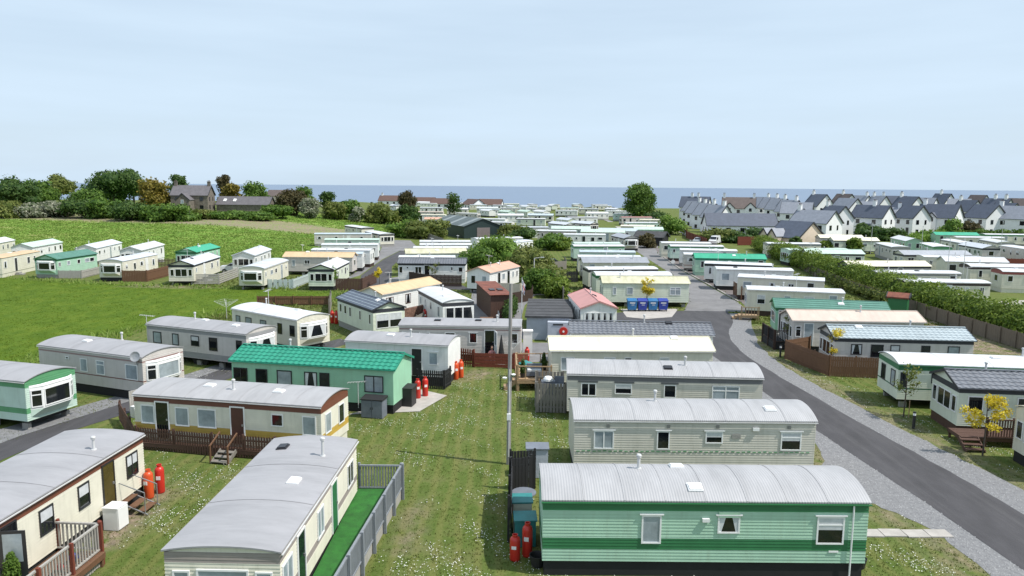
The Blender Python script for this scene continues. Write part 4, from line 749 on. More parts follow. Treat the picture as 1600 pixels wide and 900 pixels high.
# extra fittings on single caravans
r = CAR['N1']; L = 10.82
MB().box(-.12, .12, -.08, 0, -.06, .06).build('outlet_box', M['frame_white'], r, (L * 0.0, -1.57, 2.05))
MB().tube((0, 0, 0.1), (0, 0, 2.6), 0.03, n=8).build('downpipe', M['frame_white'], r, (L * 0.452, -1.62, 0))
MB().box(-.16, .16, -.02, 0, -.03, .03).build('name_plate', M['frame_white'], r, (L * 0.40, -1.57, 0.96))
MB().box(-.35, .35, -.05, 0, -.1, .1).build('window_board', M['w_lightgreen'], r, (L * 0.072, -1.57, 2.25))
r = CAR['N2']
dsh = MB()
for k in range(44): dsh.box(-5.3 + k * 0.24, -5.3 + k * 0.24 + 0.15, -1.585, -1.568, 1.22 + 0.012 * (k % 3), 1.255 + 0.012 * (k % 3))
tag(dsh.build('trim_dashes', M['t_midgreen'], r), kind='stuff')
MB().box(-.2, .2, -.02, 0, -.1, .1).build('name_plate', M['block'], r, (1.85, -1.568, 1.98))
for xx in (-3.9, -1.2, 1.0, 4.2): MB().box(-.07, .07, -.05, 0, -.07, .07).build('wall_vent', M['block'], r, (xx, -1.568, 2.42))
MB().box(-.14, .14, -.1, 0, -.07, .07).build('outlet_box', M['frame_white'], r, (2.7, -1.57, 2.33))
r = CAR['N3']
for xx, w in ((-4.2, 1.1), (-2.2, 1.1), (.3, .95)): MB().box(-w / 2, w / 2, -.03, 0, -.05, .05).build('window_hood', M['t_darkgrey'], r, (xx, -1.568, 2.28))
def dish(parent, x, y, z, rz):
    mb = MB(); mb.lathe([(0.02, 0), (0.2, 0.03), (0.32, 0.09), (0.3, 0.095), (0.18, 0.045), (0.02, 0.02)], 14)
    o = obj('satellite_dish', mb.mesh('satellite_dish', M['metal_grey']), parent, (x, y, z), rot=(R(72), 0, rz))
    obj('bracket', MB().bar((0, 0, 0), (0, -0.45, -0.25), 0.04).bar((0, -0.45, -.25), (0, -.45, -.8), .04).mesh('bracket', M['metal_grey']), o); return o
dish(CAR['N11'], 4.1, -1.7, 2.75, R(20)); aerial(CAR['N12'], -4.55, -1.62, 0.6, 2.75, R(200)); aerial(CAR['N10'], 3.0, -1.75, 0.3, 1.55, R(10)); aerial(CAR['R5'], -1.5, -1.7, .3, 2.3, R(30)); aerial(CAR['N13'], -3.4, 1.4, 2.7, 1.3, R(120))
# ------------------------------------------------------------ houses
M['render_white'] = mat('render_white', (0.82, 0.82, 0.83), 0.85, 0.04, 1, grime=0.12, gcol=(0.4, 0.4, 0.36)); M['render_cream'] = mat('render_cream', (0.66, 0.55, 0.44), 0.85, 0.05, 1)
M['slate_old'] = mat('slate_old', (0.14, 0.13, 0.14), 0.7, 0.15, 1.2, 0.4, 5); M['stone'] = mat('stone_wall', (0.20, 0.17, 0.145), 0.9, 0.25, 1.6, 0.6, 4)
M['slate_dark'] = mat('slate_dark', (0.085, 0.10, 0.14), 0.6, 0.15, 1.2, 0.4, 5); M['slate_light'] = mat('slate_light', (0.25, 0.268, 0.315), 0.6, 0.12, 1.2, 0.4, 5)
M['tile_brown'] = mat('tile_brown', (0.13, 0.10, 0.092), 0.7, 0.15, 1.2, 0.4, 5); M['tile_redbrown'] = mat('tile_redbrown', (0.13, 0.075, 0.06), 0.7, 0.15, 1.2, 0.4, 5)
M['verge'] = mat('verge_dark', (0.035, 0.038, 0.045), 0.6)
def gable_block(root, L, Wd, ev, rise, wm, rm, ov=0.25, x0=0.0, y0=0.0, rz=0.0, roofname='roof', wallname='wall', thick=0.14):
    """walls + pitched roof, ridge along local x"""
    hx, hy = L / 2, Wd / 2; w = MB()
    w.add([(-hx, -hy, -1), (hx, -hy, -1), (hx, hy, -1), (-hx, hy, -1), (-hx, -hy, ev), (hx, -hy, ev), (hx, hy, ev), (-hx, hy, ev), (-hx, 0, ev + rise), (hx, 0, ev + rise)],
          [(0, 1, 5, 4), (2, 3, 7, 6), (1, 2, 6, 9, 5), (3, 0, 4, 8, 7)])
    wo = w.build(wallname, wm, root, (x0, y0, 0), rz)
    r_ = MB(); sl = rise / hy; e = hy + ov
    for s in (-1, 1):
        a = [(-hx - ov, s * e, ev - ov * sl), (hx + ov, s * e, ev - ov * sl), (hx + ov, 0, ev + rise), (-hx - ov, 0, ev + rise)]
        b_ = [(p[0], p[1], p[2] + thick) for p in a]
        r_.add(a + b_, [(0, 1, 2, 3), (7, 6, 5, 4), (0, 4, 5, 1), (1, 5, 6, 2), (3, 7, 4, 0)] if s > 0 else [(3, 2, 1, 0), (4, 5, 6, 7), (1, 5, 4, 0), (2, 6, 5, 1), (0, 4, 7, 3)])
    ro = r_.build(roofname, rm, root, (x0, y0, 0.02), rz)
    for sx in (-1, 1):
        for s in (-1, 1): MB().bar((sx * (hx + ov + .03), s * e, ev - ov * sl + .05), (sx * (hx + ov + .03), 0, ev + rise + .05), 0.08, 0.28).build('verge', M['verge'], ro)
    return wo, ro
def chimney(ro, x, z, wm, y=0.0):
    c = MB().box(-.45, .45, -.35, .35, -1.6, 1.2); c.box(-.52, .52, -.42, .42, 1.2, 1.35)
    o = c.build('chimney', wm, ro, (x, y, z)); 
    for dx in (-.2, .2): MB().tube((dx, 0, 1.35), (dx, 0, 1.75), .13, .11, 8).build('chimney_pot', M['tile_brown'], o)
    return o
def house(name, label, px_, D, hd, L, Wd, ev, rise, wall, roof, chim=(), gables=(), wins=True, group='houses of the estate by the sea', cat='house', floors=2, y_off=0.0, porch=False):
    x = (px_ - 800) * D / F_PX; y = D; z = G(x, y)
    if name == 'detached_house': ev += 0.5; rise -= 0.1
    root = empty(name, (x, y, z), R(hd)); tag(root, label, cat, group)
    wm, rm = M[wall], M[roof]; wo, ro = gable_block(root, L, Wd, ev, rise, wm, rm)
    for cx in chim: chimney(ro, cx * (L / 2 - .5), ev + rise, wm)
    for gx, gw in gables:   # cross gables towards the viewer
        gable_block(root, 2.6, gw, ev + 0.1, gw * 0.5, wm, rm, 0.18, gx * L / 2, -Wd / 2 + 1.1 - 0.25, R(90), 'cross_roof', 'cross_wall', 0.1)
        window(root, gx * L / 2, -Wd / 2 - 0.47, ev - 0.55, 0.9, 1.15, 0, 'black', 'd')
    if wins:
        fl = [ev - 1.15] if floors == 1 else [ev - 1.15, ev - 3.7]
        for zz in fl:
            if zz < 0.7: continue
            n = max(2, int(L / 3.2))
            for k in range(n):
                xx = -L / 2 + L * (k + .5) / n
                if any(abs(xx - gx * L / 2) < gw / 2 + .4 for gx, gw in gables): continue
                if k == n // 2 and zz == fl[-1] and floors > 1: door(root, xx, -Wd / 2 - .012, 0.05, 0, 'black', 'plastic_black', 1.0, 2.1)
                else: window(root, xx, -Wd / 2 - .012, zz, 1.1, 1.15, 0, 'black', 'm')
            for sx in (-1, 1):
                for yy in (-Wd * .23, Wd * .2): window(root, sx * (L / 2 + .012), yy, zz, .9 if yy < 0 else .6, 1.2, R(90) * sx, 'black', 'd')
    if porch:
        pb = MB(); pb.box(-1.6, 1.6, -1.5, 0, 2.3, 2.42); pb.box(-1.5, -1.35, -1.4, -1.25, 0, 2.3); pb.box(1.35, 1.5, -1.4, -1.25, 0, 2.3)
        pb.add([(-1.7, -1.6, 2.42), (1.7, -1.6, 2.42), (1.7, 0, 3.1), (-1.7, 0, 3.1)], [(0, 1, 2, 3)]); pb.build('porch', [rm], root, (0, -Wd / 2, 0))
    return root
H = house
H('terraced_house', 'long low white house with dark slate roof behind the bushes', 1153, 192, -4, 17.6, 8.0, 3.6, 2.9, 'render_white', 'slate_dark', (), (), floors=1)
r = H('bungalow', 'cream rendered bungalow with grey slate roof and wide gable', 1243, 165, -62, 8.5, 8.4, 2.3, 3.3, 'render_cream', 'slate_dark', (), (), wins=False, floors=1)
gable_block(r, 3.4, 2.4, 2.5, 1.5, M['render_cream'], M['slate_light'], .15, -1.2, -4.6, R(90), 'wing_roof', 'wing_wall'); gable_block(r, 3.4, 2.4, 2.5, 1.5, M['render_cream'], M['slate_light'], .15, -3.6, -4.6, R(90), 'wing_roof', 'wing_wall')
HS = [  # px, distance, heading, length, width, eave, rise, roof, chimneys, gablets, porch, label
 (1272, 186, -33, 10.5, 6.6, 4.4, 3.0, 'slate_light', (-1,), (), 0, 'white house with long grey side wall right of the cream bungalow'),
 (1302, 203, -48, 7.5, 6.0, 4.6, 3.3, 'slate_dark', (-1,), (), 0, 'white gabled house with dark roof right behind the long grey side wall'),
 (1360, 206, -34, 9.5, 6.2, 4.6, 3.3, 'slate_dark', (.1,), (), 1, 'white house with broad dark roof beside the dark porch, middle of the front row'),
 (1401, 211, -20, 6, 5.2, 4.5, 2.5, 'slate_light', (0,), (), 1, 'white house with pale roof linking two dark-roofed gables'),
 (1422, 205, -52, 7, 6.0, 4.6, 3.3, 'slate_dark', (), (), 0, 'white house with dark gable end at the middle of the front row'),
 (1464, 208, -28, 10, 6.8, 4.6, 3.6, 'slate_dark', (-.9,), ((-.1, 2.4),), 0, 'white house with long dark roof and small central gablet'),
 (1536, 208, -56, 7.5, 7.4, 4.6, 3.6, 'slate_dark', (), (), 0, 'broad white gable-fronted house behind the long garden hedge'),
 (1586, 204, -30, 9.5, 7, 4.6, 3.4, 'slate_light', (-1,), (), 0, 'white house with blank wall and tall chimney at the right edge'),
 (1320, 236, -52, 8.5, 7.0, 4.8, 3.9, 'slate_light', (), (), 0, 'pale gabled house behind the front row, right of the dark-roofed gable'),
 (1347, 244, -25, 6.5, 6.0, 4.4, 3.0, 'slate_light', (), (), 0, 'pale low-roofed house peeping above the broad dark roof'),
 (1414, 243, -52, 8, 7.4, 5.0, 4.2, 'slate_dark', (-.9,), (), 0, 'white house with tall dark gable in the second row'),
 (1242, 232, -20, 9, 6.4, 4.6, 3.3, 'slate_light', (), ((.55, 2.6),), 0, 'white house with pale slate roof and gablet above the grey side wall'),
 (1275, 268, -50, 8, 7.6, 5.0, 4.3, 'slate_dark', (-.9,), (), 0, 'white gable-ended house with dark roof high above the pale gablet'),
 (1314, 285, -50, 8, 7.2, 5.0, 4.3, 'tile_brown', (-.2,), (), 0, 'white house with brownish dark roof and white chimney, back row'),
 (1340, 300, -45, 7.5, 6.6, 5.0, 3.7, 'slate_light', (.9,), (), 0, 'small pale-roofed gable in the back row right of the brownish roof'),
 (1368, 282, -48, 7, 6.4, 4.8, 3.9, 'slate_light', (-.9,), (), 0, 'pale gabled house in the back row with a chimney, left of the low dark roof'),
 (1390, 296, -25, 9, 7, 4.8, 3.9, 'slate_dark', (-.9,), (), 0, 'low dark-roofed house in the back row above the pale linking roof'),
 (1441, 272, -30, 7, 6.6, 4.6, 3.6, 'slate_light', (), (), 0, 'house with pale grey roof in the back row beside the tall dark gable'),
 (1467, 296, -50, 7.5, 7, 5.0, 4.6, 'slate_dark', (-.3,), (), 0, 'white gable in the back row above the long dark roof'),
 (1493, 268, -25, 7, 6.4, 4.6, 3.4, 'slate_light', (), (), 0, 'pale low roof in the back row right of the long dark roof'),
 (1507, 240, -54, 7, 6.2, 4.8, 3.5, 'slate_dark', (-1,), (), 0, 'white gabled house with tall white chimney in the second row'),
 (1522, 292, -48, 7, 6.8, 5.0, 4.2, 'tile_brown', (), (), 0, 'brown-roofed gable in the back row behind the tall white chimney'),
 (1552, 256, -40, 8.5, 7, 4.6, 3.9, 'slate_dark', (-.2, .75), (), 0, 'dark-roofed house with two white chimneys near the right edge'),
 (1566, 228, -54, 7, 6.2, 4.6, 3.4, 'slate_dark', (), (), 0, 'white gable between the broad gable-fronted house and the right edge'),
 (1588, 268, -35, 8, 7, 4.8, 3.6, 'tile_brown', (), (), 0, 'brown-roofed house in the back row at the right edge'),
 (1151, 272, -10, 11.5, 7.5, 4.8, 3.9, 'tile_brown', (-1, 1), ((-.55, 3.6), (.72, 3.8)), 0, 'white house with brown roof and two white front gables'),
 (1084, 296, -20, 11, 7.5, 5.0, 4.0, 'slate_dark', (-.3, .2), ((.2, 3),), 0, 'dark-roofed house at the seaward left end of the estate')]
for px_, D, hd, L_, Wd, ev, ri, rf_, chm, gb, pch, lab in HS: H('detached_house', lab, px_, D, -76 if hd <= -48 else hd - 24 if hd <= -28 else hd - 8, L_, Wd, ev - .3, ri, 'render_white', rf_, chm, gb, porch=bool(pch))
for i, (px_, D, lab) in enumerate([(1082, 274, 'farthest'), (1090, 254, 'third'), (1103, 235, 'second'), (1118, 216, 'nearest')]):
    H('terraced_house', 'pale slate-roofed terrace house left of the brown-roofed house, %s of four' % lab, px_, D, -60, 7, 6.2, 4.5, 3.4, 'render_white', 'slate_light', (.9,), ())
for i, (px_, D, lab) in enumerate([(1188, 290, 'farthest'), (1201, 274, 'third'), (1213, 258, 'second'), (1230, 244, 'nearest')]):
    H('terraced_house', 'pale slate-roofed terrace house right of the brown-roofed house, %s of four' % lab, px_, D, -60, 6.8, 6.2, 4.6, 3.6, 'render_white', 'slate_light', (.9,), ())
for px_, D, L_, lab in ((614, 430, 15, 'leftmost brown-roofed bungalow by the sea, behind the hedge trees'), (663, 440, 13, 'brown-roofed bungalow by the sea with white gable'), (693, 425, 14, 'brown-roofed bungalow behind the thin tree'),
                       (739, 415, 13, 'bungalow with front gable right of the thin tree'), (766, 420, 13, 'rightmost brown-roofed bungalow by the sea')):
    H('bungalow', lab, px_, D, -8 if px_ != 739 else -60, L_, 8, 2.7, 2.9, 'render_white', 'tile_redbrown', (-.9,) if px_ == 614 else (), (), floors=1, group='bungalows by the sea')
fh = H('farmhouse', 'old grey stone farmhouse with two chimneys among the left trees', 304, 235, 4, 11.2, 7, 5.4, 2.9, 'stone', 'slate_old', (-1, 1), (), group=None)
gable_block(fh, 5, 4.2, 4.0, 1.9, M['stone'], M['slate_old'], .15, -.6, -5.2, R(90), 'wing_roof', 'wing_wall'); window(fh, -.6, -7.72, 3.4, .9, 1.3, 0, 'white', 'c')
ob = H('outbuilding', 'long low stone outbuilding with two roof lights beside the farmhouse', 386, 240, -2, 17, 6, 2.4, 2.4, 'stone', 'slate_old', (), (), wins=False, group=None, cat='outbuilding')
for xx in (-6.2, -3): MB().box(-.45, .45, -.6, .6, -.05, .12).build('roof_light', M['frame_white'], ob, (xx, -1.6, 3.75)).rotation_euler = (math.atan(2.4 / 3), 0, 0)
H('bungalow', 'white gable end of a house peeping between the left trees', 129, 330, -50, 9, 7, 2.6, 3.0, 'render_white', 'slate_light', (), (), floors=1, group=None)
H('detached_house', 'pink-walled house roof showing behind the dark hedgerow tree', 438, 330, -8, 9, 7, 3.2, 2.6, 'render_cream', 'tile_brown', (), (), floors=1, group=None)

# dark green barn
M['barn_wall'] = mat('barn_wall', (0.022, 0.042, 0.042), 0.5, 0.1, 1, stretch=(3, 3, .2)); M['barn_roof'] = mat('barn_roof', (0.10, 0.125, 0.125), 0.55, 0.15, .6); M['barn_strip'] = mat('barn_roof_light', (0.26, 0.29, 0.29), 0.5)
M['roller'] = mat('roller_door', (0.24, 0.20, 0.20), 0.6)
bn = empty('barn', (-7.4, 184, 0), R(25)); tag(bn, 'dark green metal barn with roller door in the middle distance', 'barn')
# ridge runs along local y (away), gable to viewer
w = MB(); w.add([(-5, 0, 0), (5, 0, 0), (5, 24, 0), (-5, 24, 0), (-5, 0, 3.1), (5, 0, 3.1), (5, 24, 3.1), (-5, 24, 3.1), (0, 0, 4.9), (0, 24, 4.9)], [(0, 1, 5, 8, 4), (1, 2, 6, 5), (2, 3, 7, 9, 6), (3, 0, 4, 7)]); w.build('wall', M['barn_wall'], bn)
for s in (-1, 1):
    for k in range(12):
        pan = MB(); y0, y1 = -0.3 + k * 2.05, -0.3 + (k + 1) * 2.05 - 0.02; up_ = 0.012 * (k % 2)
        q = [(s * 5.25, y0, 3.02 + up_), (s * 5.25, y1, 3.02 + up_), (0, y1, 4.93 + up_), (0, y0, 4.93 + up_)]; q += [(p[0], p[1], p[2] + .08) for p in q]
        pan.add(q, [(0, 1, 2, 3), (7, 6, 5, 4), (0, 4, 5, 1), (1, 5, 6, 2), (2, 6, 7, 3), (3, 7, 4, 0)]); pan.build('roof_panel', M['barn_strip'] if k % 4 == 1 else M['barn_roof'], bn)
dr = MB().box(-1.6, 1.9, -.06, -.01, 0, 2.7).build('roller_door', M['roller'], bn)
for k in range(9): MB().box(-1.6, 1.9, -.085, -.06, .1 + k * .29, .34 + k * .29).build('slat', M['roller'], dr)

# flat-roofed grey block
M['blockwork'] = mat('painted_blockwork', (0.44, 0.47, 0.54), 0.85, 0.08, 2, .3, 8); M['felt'] = mat('roofing_felt', (0.07, 0.07, 0.075), 0.85, 0.2, 1.5, .3, 10)
bk = empty('utility_building', (3.4, 66.2, 0), R(-3)); tag(bk, 'pale grey flat-roofed utility block with black felt roof', 'building')
MB().box(-1.9, 1.9, -4.4, 4.4, 0, 1.97).build('wall', M['blockwork'], bk)
rf = MB(); rf.add([(-2.05, -4.6, 1.92), (2.05, -4.6, 1.92), (2.05, 4.6, 2.02), (-2.05, 4.6, 2.02), (-2.05, -4.6, 2.08), (2.05, -4.6, 2.08), (2.05, 4.6, 2.18), (-2.05, 4.6, 2.18)], [(3, 2, 1, 0), (4, 5, 6, 7), (0, 1, 5, 4), (1, 2, 6, 5), (2, 3, 7, 6), (3, 0, 4, 7)])
ro = rf.build('roof', M['felt'], bk)
for k in range(6): MB().box(-2.05, 2.05, -.04, .04, 0, .02).build('felt_lap', M['felt'], ro, (0, -3.8 + k * 1.5, 2.085 + (k * 1.5 + .8) * .0109))
MB().box(-.1, 1.92, -5.3, -4.41, 0, 1.7).build('porch', M['blockwork'], bk); MB().box(.35, 1.2, -5.33, -5.29, 1.45, 1.57).build('vent', M['frame_black'], bk)
hr = MB(); hr.tube((0, 0, 0), (0, -.16, 0), .36, n=20); hr.tube((0, -.161, 0), (0, -.2, 0), .09, n=12, m=1)
o = hr.build('hose_reel', [M['gas_red'], M['frame_white']], None, (3.4 + .95, 66.2 - 5.32, .95)); tag(o, 'red fire hose reel on the front of the grey block', 'hose reel')

# rust-red shed
sh = empty('shed', (-2.0, 75.8, 0), R(12)); tag(sh, 'tall brown board shed with rusty red sheet roof', 'shed')
M['rust'] = mat('rust_roof', (0.24, 0.075, 0.045), 0.75, 0.3, 1.5)
bd = MB().box(-.095, .095, -.015, .015, 0, 2.35).mesh('board', M['wood_chocolate'])
MB().box(-.95, .95, -4.35, 4.35, 0, 2.3).build('wall', M['wood_dark'], sh)
for k in range(43): obj('board', bd, sh, (-.97, -4.3 + k * .205, 0), R(90))
for k in range(10): obj('board', bd, sh, (-.92 + k * .205, -4.37, 0))
rs = MB(); rs.add([(-1.15, -4.6, 2.42), (1.15, -4.6, 2.42), (1.15, 4.6, 2.58), (-1.15, 4.6, 2.58), (-1.15, -4.6, 2.47), (1.15, -4.6, 2.47), (1.15, 4.6, 2.63), (-1.15, 4.6, 2.63)], [(3, 2, 1, 0), (4, 5, 6, 7), (0, 1, 5, 4), (1, 2, 6, 5), (2, 3, 7, 6), (3, 0, 4, 7)])
ro = rs.build('roof', M['rust'], sh)
for dx in (-.4, .4): MB().box(-.26, .26, -.55, .55, 0, .08).build('roof_window', M['frame_black'], ro, (dx, -1.6, 2.54))

# ------------------------------------------------------------ foliage
def leaf_mat(name, c1, c2, tr=0.35):
    m = bpy.data.materials.new(name); m.use_nodes = True; nt = m.node_tree; b = nt.nodes['Principled BSDF']
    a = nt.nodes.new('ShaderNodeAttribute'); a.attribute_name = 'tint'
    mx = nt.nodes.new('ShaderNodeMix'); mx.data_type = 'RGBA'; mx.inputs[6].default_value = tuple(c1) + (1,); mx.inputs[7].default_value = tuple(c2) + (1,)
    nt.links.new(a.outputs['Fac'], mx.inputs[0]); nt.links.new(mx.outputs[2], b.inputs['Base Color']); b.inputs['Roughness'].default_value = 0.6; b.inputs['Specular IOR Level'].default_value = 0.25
    t = nt.nodes.new('ShaderNodeBsdfTranslucent'); nt.links.new(mx.outputs[2], t.inputs[0]); s = nt.nodes.new('ShaderNodeMixShader'); s.inputs[0].default_value = tr
    nt.links.new(b.outputs[0], s.inputs[1]); nt.links.new(t.outputs[0], s.inputs[2]); nt.links.new(s.outputs[0], nt.nodes['Material Output'].inputs[0]); return m
LEAF = {'green': leaf_mat('leaf_green', (0.055, 0.12, 0.017), (0.15, 0.235, 0.04)), 'dark': leaf_mat('leaf_dark', (0.034, 0.08, 0.018), (0.10, 0.16, 0.034)),
        'bright': leaf_mat('leaf_bright', (0.095, 0.185, 0.025), (0.22, 0.32, 0.06)), 'gold': leaf_mat('leaf_gold', (0.12, 0.105, 0.015), (0.27, 0.21, 0.035)),
        'rust': leaf_mat('leaf_rust', (0.05, 0.048, 0.018), (0.125, 0.10, 0.04)), 'hedge': leaf_mat('leaf_hedge', (0.068, 0.125, 0.014), (0.21, 0.275, 0.042)),
        'yellow': leaf_mat('leaf_yellow', (0.52, 0.40, 0.02), (0.76, 0.64, 0.07)), 'blossom': leaf_mat('leaf_blossom', (0.065, 0.10, 0.03), (0.46, 0.45, 0.36)),
        'olive': leaf_mat('leaf_olive', (0.09, 0.125, 0.025), (0.23, 0.25, 0.065)), 'grass': leaf_mat('blade_green', (0.075, 0.11, 0.016), (0.19, 0.20, 0.06)), 'field': leaf_mat('blade_field', (0.13, 0.23, 0.03), (0.30, 0.36, 0.10))}
M['bark'] = mat('bark', (0.10, 0.08, 0.065), 0.9, 0.2, 4, .5, 10); M['bark_grey'] = mat('bark_grey', (0.22, 0.20, 0.18), 0.9, 0.2, 4, .5, 10)
def leaves(blobs, n, size, flat=0.0, aspect=1.7, shell=0.45):
    """blobs: (cx,cy,cz,rx,ry,rz); returns verts, quads, tint of leaf-sized faces spread through the outer part of the blobs"""
    bl = np.array(blobs, float); vol = bl[:, 3] * bl[:, 4] + bl[:, 3] * bl[:, 5] + bl[:, 4] * bl[:, 5]
    idx = rng.choice(len(bl), n, p=vol / vol.sum()); b = bl[idx]
    d = rng.normal(size=(n, 3)); d /= np.linalg.norm(d, axis=1)[:, None]
    rad = 1.06 - shell * rng.random(n) ** 1.8
    lump = 1 + 0.13 * np.sin(d[:, 0] * 6 + idx * 1.7) * np.sin(d[:, 1] * 5 + idx) + 0.10 * np.sin(d[:, 2] * 8 + idx * 2.1)
    c = b[:, :3] + d * b[:, 3:] * (rad * lump)[:, None]
    nn = d + rng.normal(size=(n, 3)) * 0.7; nn[:, 2] += 0.25; nn /= np.linalg.norm(nn, axis=1)[:, None]
    t = np.cross(nn, rng.normal(size=(n, 3))); t /= np.linalg.norm(t, axis=1)[:, None]; u = np.cross(nn, t)
    s = size * rng.uniform(0.6, 1.4, n)[:, None]; t = t * s * aspect / 2; u = u * s / 2
    v = np.stack([c - t, c + u * 0.9 - t * 0.1, c + t, c - u * 0.9 + t * 0.1], 1).reshape(-1, 3)
    f = np.arange(4 * n).reshape(n, 4)
    tint = np.clip(rng.normal(0.45, 0.22, n) + 0.18 * np.sin(c[:, 0] * 1.3) * np.sin(c[:, 1] * 1.1 + c[:, 2] * 1.5), 0, 1)
    return v, f, np.repeat(tint, 4)
def cores(blobs, k=0.72):  # unseen inner shells, added to block light through the foliage
    v = []; f = []; n = 8
    for cx, cy, cz, rx, ry, rz in blobs:
        b = len(v)
        for i in range(1, 6):
            th = math.pi * i / 6
            for j in range(n):
                ph = 2 * math.pi * j / n; q = k * random.uniform(.85, 1.1)
                v.append((cx + rx * q * math.sin(th) * math.cos(ph), cy + ry * q * math.sin(th) * math.sin(ph), cz + rz * q * math.cos(th)))
        for i in range(4):
            for j in range(n): f.append((b + i * n + j, b + (i + 1) * n + j, b + (i + 1) * n + (j + 1) % n, b + i * n + (j + 1) % n))
    return np.array(v), np.array(f)
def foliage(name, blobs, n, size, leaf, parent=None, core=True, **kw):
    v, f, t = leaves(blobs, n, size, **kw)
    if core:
        cv, cf = cores(blobs); f = np.concatenate([f, cf + len(v)]); v = np.concatenate([v, cv]); t = np.concatenate([t, np.full(len(cv), 0.1)])  # low tint paints the inner shade onto the added shells
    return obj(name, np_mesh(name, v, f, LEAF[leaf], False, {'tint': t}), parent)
def blobs_for(w, h, z0, k, seed, round_=True):
    rd = random.Random(seed); o = []
    for i in range(k):
        a = rd.uniform(0, 6.28); zz = rd.uniform(0.12, 0.88); prof = math.sqrt(max(0.05, 1 - (2 * zz - 0.9) ** 2)); r0 = w / 2 * prof * rd.uniform(.35, .68)
        s = w * rd.uniform(.19, .3); o.append((r0 * math.cos(a), r0 * math.sin(a), z0 + h * zz * 0.9, s, s, min(s * .8, h * .3)))
    o.append((0, 0, z0 + h * .5, w * .3, w * .3, h * .36)); return o
def tree(name, label, x, y, w, h, leaf, trunk=0.25, k=11, n=2600, size=0.4, seed=1, group=None, bark='bark', core=True, cat='tree'):
    z = G(x, y); root = empty(name, (x, y, z)); tag(root, label, cat, group)
    z0 = h * trunk; bl = blobs_for(w, h - z0, z0, k, seed)
    tr = MB(); rr = max(0.05, h * 0.022); tr.tube((0, 0, -.2), (0, 0, z0 + (h - z0) * .45), rr * 1.3, rr * .5, 8)
    for b_ in bl[:min(8, k)]: tr.tube((0, 0, z0 * .7 + (h - z0) * .15), (b_[0] * .8, b_[1] * .8, b_[2]), rr * .5, rr * .15, 6)
    tr.build('trunk', M[bark], root); foliage('crown', bl, n, size, leaf, root, core); return root
def P(px_, D): return ((px_ - 800) * D / F_PX, D)
TG = 'trees of the left hedgerow'
for px_, D, w, h, leaf, tk, nm, lab, n in [
    (25, 225, 15, 11.5, 'dark', .12, 'oak_tree', 'dark broad tree at the left edge behind the rough field', 4200), (62, 240, 11, 10, 'green', .1, 'sycamore_tree', 'rounded green tree, second from the left edge', 3000),
    (96, 275, 11, 12, 'olive', .3, 'pine_tree', 'pale open pine with the sea behind it, left side', 2200), (180, 250, 17, 14.5, 'dark', .2, 'pine_tree', 'big dark flat-topped pine, tallest of the left trees', 5200),
    (140, 232, 10, 7, 'green', .08, 'ash_tree', 'low green tree below and left of the big dark pine', 2400), (212, 258, 8, 14.5, 'dark', .3, 'pine_tree', 'narrow dark pine between the big pine and the golden tree', 2000),
    (244, 236, 11, 11.2, 'gold', .1, 'maple_tree', 'golden leaved tree left of the stone farmhouse', 3600), (352, 265, 7, 13, 'rust', .2, 'pine_tree', 'tall dark tree behind the right chimney of the farmhouse', 2200),
    (361, 250, 9, 9.0, 'gold', .1, 'maple_tree', 'golden tree right of the stone farmhouse', 2400), (284, 285, 9, 13, 'dark', .2, 'pine_tree', 'dark tree top behind the farmhouse roof', 1800),
    (400, 262, 10, 8.8, 'green', .1, 'ash_tree', 'bright green tree behind the long outbuilding', 2400), (459, 238, 10, 8.5, 'rust', .05, 'copper_beech', 'dark reddish tree in the hedgerow right of the outbuilding', 3400),
    (474, 262, 8, 9.8, 'green', .1, 'ash_tree', 'green tree rising behind the dark reddish one', 2000), (511, 262, 6, 8.2, 'dark', .1, 'holly_tree', 'small dark tree in the hedgerow below the sea line', 1500),
    (484, 232, 7.5, 6.2, 'blossom', .05, 'hawthorn', 'white flowering hawthorn nearest the dark reddish tree', 2400), (523, 238, 8, 6, 'olive', .05, 'hawthorn', 'dull green hawthorn in the middle of the hedgerow', 2200),
    (549, 245, 10, 7.6, 'green', .05, 'hawthorn', 'green hawthorn right of the dull green one', 2600), (558, 236, 5, 5, 'blossom', .05, 'hawthorn', 'smaller white flowering hawthorn in the hedgerow', 1300),
    (597, 242, 12, 6.4, 'olive', .05, 'hawthorn', 'wide hawthorn towards the right end of the hedgerow', 3000), (634, 246, 9, 6.8, 'dark', .05, 'hawthorn', 'dark hawthorn at the right end of the hedgerow', 2600),
    (636, 330, 8, 11, 'rust', .15, 'cypress_tree', 'dark upright tree before the brown-roofed bungalows', 2400), (709, 285, 7, 10.5, 'dark', .3, 'ash_tree', 'thin open tree among the far caravans', 1100)]:
    x, y = P(px_, D); tree(nm, lab, x, y, w, h, leaf, tk, 14 if w > 10 else 10, int(n * 1.1), 0.55 if w > 8 else 0.45, px_, TG if px_ < 640 else None, core=px_ != 709)
